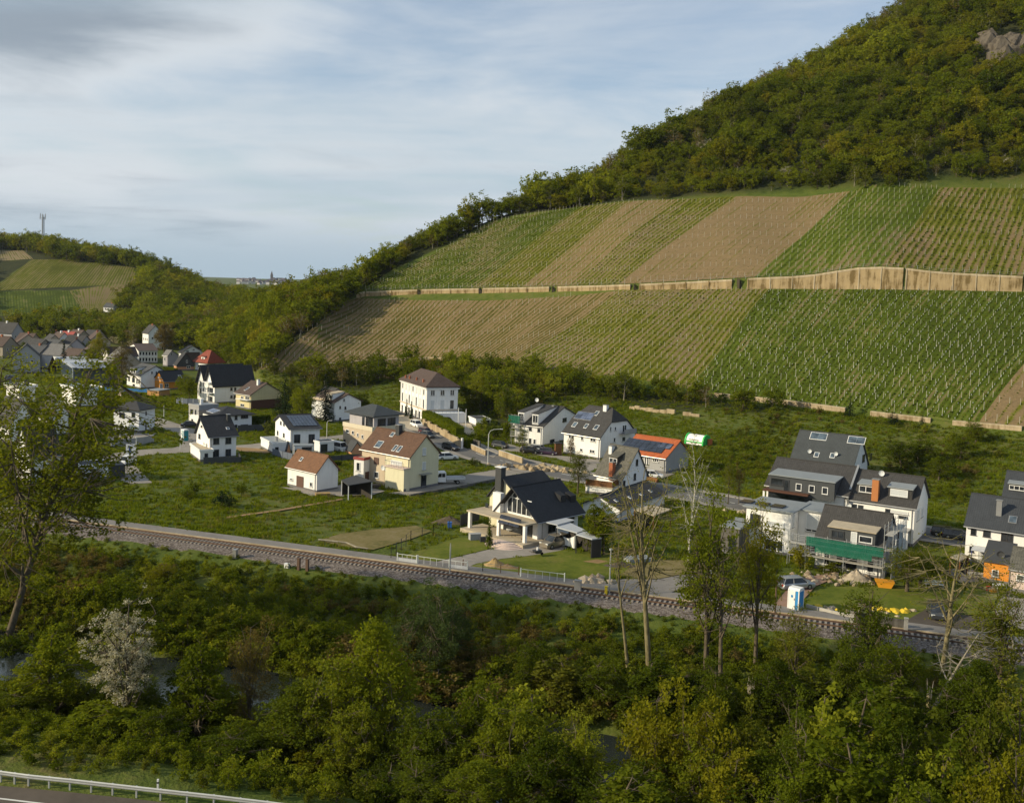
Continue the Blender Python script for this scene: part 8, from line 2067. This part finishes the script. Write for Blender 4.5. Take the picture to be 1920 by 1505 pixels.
boxobj('switch_cabinet', 'tall grey switch cabinet between cycle path and track', 1083, 1111, .8, .5, 1.5, GUT, ra); boxobj('switch_cabinet', 'small white cable box beside the ballast', 538, 1064, .6, .4, .5, WFR, ra); boxobj('bollard', 'yellow marker post at the track below the signal', 1136, 1118, .3, .3, 1.2, plain('signal_yellow', (.62, .48, .03), .5), ra); boxobj('bollard', 'low yellow marker on the track edge below the lawn', 918, 1092, .4, .4, .4, plain('signal_yellow', (.62, .48, .03), .5), ra)
boxobj('buffer_post', 'rusty brown post at the track edge, left of two', 560, 1068, .35, .35, 1.5, M_RUST, ra); boxobj('buffer_post', 'rusty brown post at the track edge, right of two', 576, 1070, .35, .35, 1.5, M_RUST, ra)
boxobj('signal_box', 'small grey trackside signal on the ballast', 441, 1046, .5, .5, 1.1, GUT, ra); boxobj('waste_bin', 'blue barrel standing in the garden plot by the dark fence', 843, 990, .6, .6, .9, plain('blue_plastic', (.03, .12, .40), .5), 0)
boxobj('bollard', 'pale concrete end post at the rubble wall', 1597, 1172, .4, .4, 1.6, M_KERB, ra); boxobj('bollard', 'pale post right of the rubble wall', 1698, 1184, .4, .4, 1.5, M_KERB, ra); boxobj('gate_pillar', 'white gate pillar at the end of the road wall', 866, 841, .35, .35, 2.3, WHITE, 40)
# portable toilets
def toilet(label, px, py, body, door, yaw, s=1.0):
    p = hit(px, py); r = empty('portable_toilet', p, rad(yaw), label, 'portable toilet'); r.scale = (s, s, s)
    MB().box(-.55, .55, -.55, .55, .05, 2.1).build('cabin', body, r); MB().prism([(-.6, 2.1), (.6, 2.1), (.42, 2.32), (-.42, 2.32)], -.6, .6, 'y').build('roof', WFR, r); MB().box(-.62, .62, -.62, .62, -.05, .06).build('base', door, r)
    MB().box(-.60, -.552, -.18, .50, .12, 2.0).build('door', WFR if door is not WFR else body, r); MB().box(-.60, -.553, -.5, -.22, .1, 2.05).build('corner_panel', door, r)
    for sx, sy in ((-1, -1), (1, -1), (-1, 1), (1, 1)): MB().box(sx * .56 - .05, sx * .56 + .05, sy * .56 - .05, sy * .56 + .05, .05, 2.1).build('corner_post', WFR, r)
    MB().box(-.625, -.60, .05, .25, 1.35, 1.6).build('sign', door, r); MB().tube([(-.62, -.1, 1.1), (-.62, -.1, 1.3)], .03, 5).build('handle', DFR, r)
    MB().box(-.45, .45, -.602, -.555, .3, 1.95).build('side_panel', door, r)
toilet('white and blue portable toilet on the lawn by the railway', 1491, 1142, plain('toilet_white', (.70, .74, .76), .5), plain('toilet_blue', (.03, .22, .50), .5), 50, 1.15)
toilet('turquoise portable toilet at the street corner left of the compact white house', 346, 826, plain('toilet_teal', (.03, .30, .32), .5), plain('toilet_teal2', (.02, .22, .26), .5), 50, 1.1)
# banner pillar
p = at(245, 861); r = empty('advertising_pillar', p, rad(10), 'leaning white banner with blue stripe behind the white hatchback', 'banner'); MB().box(-.9, .9, -.1, .1, .2, 3.0).build('banner', WFR, r); MB().box(-.35, -.0, -.112, -.102, .6, 2.7).build('stripe', plain('banner_blue', (.03, .08, .35), .5), r); MB().box(-.95, .95, -.3, .3, 0, .2).build('base', GUT, r)
# green and white barrel tent
p = hit(1308, 832); r = empty('barrel_tent', p, rad(-42), 'white barrel-shaped tent with bright green rims on the green plot', 'tent'); n = 12; Rt = 1.6
GRN = plain('tent_green', (.03, .42, .08), .5); arcs = lambda R_: [(R_ * math.cos(math.pi * i / n), max(0, R_ * 1.05 * math.sin(math.pi * i / n) + .5)) for i in range(n + 1)]
MB().prism([(Rt, 0)] + arcs(Rt) + [(-Rt, 0)], -2.4, 2.4, 'x').build('cover', WFR, r)
for x in (-2.45, 2.1): MB().prism([(Rt + .15, -.02)] + arcs(Rt + .15) + [(-Rt - .15, -.02)], x, x + .35, 'x').build('rim', GRN, r)
MB().box(-2.3, 2.3, -1.72, -1.62, .5, .75).build('stripe', GRN, r); MB().tube([(-2.3, -1.2, 1.4), (2.0, -1.2, 1.4)], .12, 5).build('stripe', GRN, r)
MB().box(-1.4, 1.2, -1.66, -1.61, 1.0, 1.2).build('lettering', plain('tent_print', (.25, .3, .25), .6), r)
boxobj('playhouse', 'small orange-brown play hut beside the barrel tent', 1330, 834, 1.0, .9, 1.3, plain('play_orange', (.38, .12, .04), .7), 20)
# scaffolding of the house under repair
M_SC = plain('scaffold_tube', (.45, .46, .46), .45, .5, metal=.4); M_NETG = None
def netmat(name, c, al=.82):
    m_, nt, out = newmat(name); d = nd(nt, 'ShaderNodeBsdfDiffuse'); d.inputs[0].default_value = (*c, 1); t = nd(nt, 'ShaderNodeBsdfTransparent'); mx = nd(nt, 'ShaderNodeMixShader')
    geo = nd(nt, 'ShaderNodeNewGeometry').outputs['Position']; n_ = noise(nt, 1.2, 3, .6, geo); nt.links.new(mth(nt, 'ADD', mth(nt, 'MULTIPLY', n_, .35), al - .18, True), mx.inputs[0]); nt.links.new(t.outputs[0], mx.inputs[1]); nt.links.new(d.outputs[0], mx.inputs[2]); nt.links.new(mx.outputs[0], out.inputs[0]); return m_
NETG = netmat('green_net', (.016, .12, .08)); NETW = netmat('grey_net', (.42, .48, .50), .6)
def scaffold(label, A, X_, Y_, L_, W_, levels, H, net=None, nets=(), nb=5, name='scaffolding'):
    r = empty(name, A, math.atan2(X_.y, X_.x), label, 'scaffolding')
    for i in range(nb + 1):
        for y in (0, W_):
            x = L_ * i / nb; MB().tube([(x, y, -.2), (x, y, H)], .04, 5).build('standard', M_SC, r)
    for z in levels:
        MB().box(0, L_, .05, W_ - .05, z - .05, z).build('deck', M_KERB, r)
        for y in (0, W_):
            for dz in (.5, 1.0): MB().tube([(0, y, z + dz), (L_, y, z + dz)], .028, 4).build('rail', M_SC, r)
    for i in range(0, nb, 2): MB().tube([(L_ * i / nb, -.03, levels[0]), (L_ * (i + 1) / nb, -.03, levels[-1])], .03, 4).build('brace', M_SC, r)
    for (x0, x1, z0, z1, m_) in nets:
        n = 10; mb_ = MB()
        for i in range(n):
            a, b = x0 + (x1 - x0) * i / n, x0 + (x1 - x0) * (i + 1) / n
            mb_.poly([(a, -.06 - .05 * (i % 2), z0), (b, -.06 - .05 * ((i + 1) % 2), z0), (b, -.06 - .03 * ((i + 1) % 2), z1), (a, -.06 - .03 * (i % 2), z1)])
        mb_.build('safety_net', m_, r)
s = SCH; A_ = s.A - s.X * 1.6 - s.Y * .6 + s.Y * (s.l + 1.6)
scaffold('scaffolding with green safety net along the front of the dark-roofed house', s.A - s.X * 1.7 + s.Y * (s.l + .8), -s.Y, s.X, s.l + 1.4, 1.1, (1.9, 3.4), 4.7, nets=((0, s.l + 1.4, 3.35, 4.55, NETG), (1.2, s.l, 2.6, 3.35, NETG)), nb=4)
scaffold('grey netted scaffold tower at the right gable of the dark-roofed house', s.A - s.Y * 1.4 - s.X * .3, s.X, s.Y, s.w * .9, 1.1, (2.0, 4.0, 6.0), 7.4, nets=((0, 1.8, .3, 4.6, NETW), (3.2, 5.4, .3, 7.0, NETW), (6.2, 7.6, 2.0, 7.2, NETW)), nb=4)
scaffold('small scaffold bay at the left corner by the white wing', s.A - s.X * 1.2 + s.Y * (s.l + 3.4), -s.Y, s.X, 2.3, 1.0, (1.6, 3.2), 4.6, nb=2)
D = [o for o in SC.objects if o.get('label', '').startswith('white house with two tall white dormers')][0]; Dx = Vector((math.cos(D.rotation_euler.z), math.sin(D.rotation_euler.z), 0)); Dy = Vector((-Dx.y, Dx.x, 0))
wl_ = max(v.co.y for c in D.children if c.name.startswith('wall') for v in c.data.vertices)
scaffold('scaffold with green net at the left end of the dormer house', D.location - Dx * 1.5 + Dy * (wl_ + 1.0), -Dy, Dx, wl_ * .42, 1.1, (1.9, 3.8, 5.6), 6.9, nets=((0, wl_ * .42, 5.0, 6.7, NETG),), nb=3)
# hanging tarpaulin
a, b = at(1046, 1002, 2.2), at(1080, 1009, 2.2); a = at(1046, 1024); b = at(1080, 1030); mb_ = MB(); n = 14
for i in range(n):
    def P_(t, top): q = a + (b - a) * t; return (q.x - a.x, q.y - a.y + .12 * math.sin(t * 20), (2.3 - .9 * math.sin(math.pi * t) ** .8 if top else .25 - .1 * math.sin(t * 9)))
    mb_.poly([P_(i / n, 0), P_((i + 1) / n, 0), P_((i + 1) / n, 1), P_(i / n, 1)])
tag(mb_.build('tarpaulin', WFR, loc=a, smooth=True), 'white tarpaulin hanging in a sag under the carport roof', 'tarpaulin')
mb_ = MB(); c = at(222, 733); n = 14; rg = random.Random(5); g_ = [[(-10 + 20 * i / n, -2.2 + 4.4 * j / 4, .3 + rg.uniform(0, .7) * (0 < j < 4)) for i in range(n + 1)] for j in range(5)]
for j in range(4):
    for i in range(n): mb_.poly([g_[j][i], g_[j][i + 1], g_[j + 1][i + 1], g_[j + 1][i]])
tag(mb_.build('tarpaulin', plain('tarp_blue', (.03, .16, .36), .5, .4, .2), loc=c, rz=-.1), 'crumpled blue tarpaulin spread before the three-storey house', 'tarpaulin')
# orange tipping container, bench, garden things
p = at(1658, 1101); r = empty('skip', p, rad(-15), 'small orange skip beside the scaffolding', 'skip'); OR = plain('skip_orange', (.62, .27, .02), .55); MB().prism([(-.7, 0), (.7, 0), (1.1, .8), (-1.1, .8)], -.7, .7, 'y').build('body', OR, r); MB().box(-1.15, 1.15, -.75, .75, .8, .9).build('rim', OR, r)
def bench(label, px, py, yaw, mat):
    p = at(px, py, .1); r = empty('bench', p, rad(yaw), label, 'bench')
    for i in range(3): MB().box(-1.2, 1.2, -.25 + i * .17, -.10 + i * .17, .42, .46).build('slat', mat, r)
    for i in range(2): MB().box(-1.2, 1.2, .27, .30, .6 + i * .18, .72 + i * .18).build('slat', mat, r)
    for x in (-1.0, 1.0): MB().box(x - .04, x + .04, -.2, .3, 0, .42).build('leg', GUT, r)
bench('white slatted bench on the lawn in front of the green thicket', 1752, 1101, -12, WFR); bench('pale bench by the orange shed', 1832, 1086, -15, M_KERB)
def table(label, px, py, mat, s=1.0, chairs=0):
    p = at(px, py, .1); r = empty('garden_table', p, .3, label, 'table'); MB().box(-.8 * s, .8 * s, -.45 * s, .45 * s, .7, .75).build('table_top', mat, r)
    for sx in (-.7, .7):
        for sy in (-.38, .38): MB().box(sx * s - .03, sx * s + .03, sy * s - .03, sy * s + .03, 0, .7).build('leg', mat, r)
    for i in range(chairs):
        q = at(px, py, .1) + Vector(((i - (chairs - 1) / 2) * .75, .8, 0)); c_ = empty('garden_chair', q, 0, 'dark garden chair at the table under the terrace roof' if chairs else None, 'chair', 'chairs at the terrace table')
        MB().box(-.22, .22, -.22, .22, .42, .46).build('seat', DFR, c_); MB().box(-.22, .22, .2, .24, .46, .95).build('backrest', DFR, c_)
        for sx in (-.2, .2):
            for sy in (-.2, .2): MB().box(sx - .02, sx + .02, sy - .02, sy + .02, 0, .42).build('leg', DFR, c_)
table('white table on the lawn by the orange garden toys', 1874, 1106, WFR); table('white framed table under the terrace roof of the glazed-gable house', 960, 1001, WFR, 1.0, 4)
p = at(1007, 1041, .15); r = empty('wheelbarrow', p, .5, 'loaded black wheelbarrow on the edge of the drive', 'wheelbarrow'); MB().prism([(-.35, .35), (.35, .35), (.6, .75), (-.6, .75)], -.4, .4, 'y').build('tray', DFR, r); MB().tube([(.75, -.06, .2), (.75, .06, .2)], .2, 10).build('wheel', TYRE, r)
for y in (-.3, .3): MB().tube([(.7, y * .3, .3), (-.3, y, .45), (-1.1, y, .6)], .03, 4).build('handle', WOOD, r)
MB().tube([(0, 0, .7), (.1, .1, 1.1)], .12, 6).build('sack', WFR, r)
for (px, py, w, h, m_, lb) in ((1862, 1112, .9, .5, OR, 'orange plastic toy on the edge of the right lawn'), (1853, 1108, .5, .6, TAIL, 'red plastic toy beside the orange one'), (890, 1012, 1.6, .9, GREYW, 'small grey trailer on the gravel left of the conifer'), (905, 1016, .8, .7, DFR, 'dark bin between trailer and conifer'), (1196, 1052, 3.4, .5, F_GREY, 'low dark trailer with flat bed on the dry grass'), (1218, 1050, .5, 1.6, CHIMD, 'upright dark barrel right of the flat trailer'), (605, 930, 2.4, .5, M_SANDP, 'stack of pale timber in front of the white barn'), (700, 916, 2.4, .7, M_DARKYARD, 'dark covered woodpile behind the carport'), (1805, 1072, 1.2, .8, DFR, 'dark garden grill on the grey terrace'), (1820, 1078, .7, .6, GREYW, 'grey box on the terrace edge'), (1000, 858 - 8, .1, .1, None, None)):
    if m_: boxobj({'toy': 'garden_toy'}.get(lb.split()[2], 'garden_box') if 'toy' in lb else ('trailer' if 'trailer' in lb and 'between' not in lb else 'timber_stack' if 'timber' in lb or 'woodpile' in lb else 'garden_box'), lb, px, py, w, w * .55, h, m_, 20)
a = [at(x, y, .3) for x, y in ((597, 1011), (625, 1014), (650, 1017), (668, 1025), (690, 1028))]; tag(MB().tube([q - a[0] for q in a], .10, 5).build('fallen_branch', BARKP, loc=a[0]), 'long pale fallen branch lying on the dry grass plot', 'branch')
# crash barrier and reflector post
pts = [at(x, y, 3.66) for x, y in ((-60, 1441), (0, 1448), (52, 1455), (130, 1463), (210, 1472), (300, 1482), (400, 1493), (500, 1505), (640, 1523))]; r = empty('crash_barrier', Vector((pts[0].x, pts[0].y, 3.0)), 0, 'galvanised crash barrier beside the near road', 'crash barrier'); o = Vector((pts[0].x, pts[0].y, 3.0))
for a, b in zip(pts[:-1], pts[1:]):
    ang = math.atan2((b - a).y, (b - a).x); L_ = (b - a).length; M_ = Matrix.Translation(a - o) @ Matrix.Rotation(ang, 4, 'Z')
    mb_ = MB(); pf = [(0, -.155), (-.06, -.10), (-.06, -.04), (0, 0), (-.06, .04), (-.06, .10), (0, .155)]
    for (y0, z0), (y1, z1) in zip(pf[:-1], pf[1:]): mb_.poly([tuple(M_ @ Vector((0, y0, z0))), tuple(M_ @ Vector((L_ + .1, y0, z0))), tuple(M_ @ Vector((L_ + .1, y1, z1))), tuple(M_ @ Vector((0, y1, z1)))])
    mb_.build('beam', M_RAIL, r); MB().box(-.05, .05, .03, .13, -1.0, .12, M_).build('barrier_post', M_SC, r); MB().box(L_ / 2 - .05, L_ / 2 + .05, .03, .13, -1.0, .12, M_).build('barrier_post', M_SC, r)
p = at(296, 1474, 3.4); r = empty('reflector_post', Vector((p.x, p.y, 2.9)), 0, 'white reflector post behind the crash barrier', 'reflector post'); MB().box(-.06, .06, -.05, .05, 0, 1.0).build('post', WFR, r); MB().box(-.062, .062, -.052, .052, .72, .84).build('reflector', DFR, r)
# radio mast on the far hill
p = hit(80, 468); Hm = z_at_py(p.x, p.y, 402) - p.z; r = empty('radio_mast', p, 0, 'tall grey radio mast on the wooded hill at the left', 'mast')
for a in range(3): x, y = 1.15 * math.cos(a * 2.094 + .5), 1.15 * math.sin(a * 2.094 + .5); MB().tube([(x, y, 0), (x * .8, y * .8, Hm * .93)], .34, 6).build('leg', F_LIGHT, r)
MB().tube([(0, 0, 0), (0, 0, Hm)], .42, 6).build('core', F_LIGHT, r)
for z in np.linspace(.08, .9, 12): MB().tube([(1.0, .2, Hm * z), (-.7, .9, Hm * (z + .03)), (-.5, -1.0, Hm * (z + .05)), (1.0, .2, Hm * (z + .06))], .07, 3).build('brace', M_SC, r)
for i in range(6):
    x, y = 2.2 * math.cos(i * 1.047), 2.2 * math.sin(i * 1.047); z = Hm * (.86 if i % 2 else .93); MB().box(x - .25, x + .25, y - .25, y + .25, z, z + 2.6).tube([(x, y, z + 1.2), (0, 0, z + 1.2)], .08, 4).build('antenna', GUT, r)
# thin air between here and the plateau
hz, nt, out = newmat('haze'); pv = nd(nt, 'ShaderNodeVolumePrincipled'); pv.inputs['Color'].default_value = (.72, .83, 1.0, 1); pv.inputs['Density'].default_value = .00003; pv.inputs['Anisotropy'].default_value = .2; nt.links.new(pv.outputs[0], out.inputs['Volume'])
tag(MB().box(-11400, 11400, -260, 11200, -14, 345).build('haze', hz), kind='stuff')
# distant town on the plateau
M_FW = plain('far_wall', (.50, .48, .46), .9); M_FR = plain('far_roof', (.10, .085, .09), .9); rg = random.Random(3)
def farhouse(px, py, w, d, h, lb, wm=M_FW):
    p = hit(px, py); r = empty('distant_house', p, rg.uniform(0, 3), lb, 'house', 'houses of the distant hilltop town'); MB().box(-w / 2, w / 2, -d / 2, d / 2, -3, h).build('wall', wm, r); MB().prism([(-w / 2 - .5, h), (w / 2 + .5, h), (0, h + w * .4)], -d / 2 - .5, d / 2 + .5, 'y').build('roof', M_FR, r)
for i in range(58):
    px = rg.uniform(446, 545); py = rg.uniform(525.2, 534) + (px - 446) * .008; farhouse(px, py, rg.uniform(9, 15), rg.uniform(10, 20), rg.uniform(5, 9), 'small pale house in the distant hilltop town')
p = hit(511, 525); r = empty('church', p, 0, 'distant church with pointed spire on the horizon', 'church'); MB().box(-7, 7, -12, 22, -3, 12).build('nave', M_FR, r); MB().box(-5, 5, -22, -12, -3, 22).build('tower', M_FR, r); mb_ = MB(); c = (0, -17, 44)
for i in range(4): q = [(-5.5, -22.5, 22), (5.5, -22.5, 22), (5.5, -11.5, 22), (-5.5, -11.5, 22)]; mb_.poly([q[i], q[(i + 1) % 4], c])
mb_.build('spire', M_FR, r)
p = hit(527, 525.2); r = empty('distant_block', p, 0, 'long dark building on the distant horizon', 'building'); MB().box(-20, 20, -9, 9, -3, 9).build('wall', M_FR, r); MB().box(-20.5, 20.5, -9.5, 9.5, 9.01, 10.5).build('roof', M_FR, r)
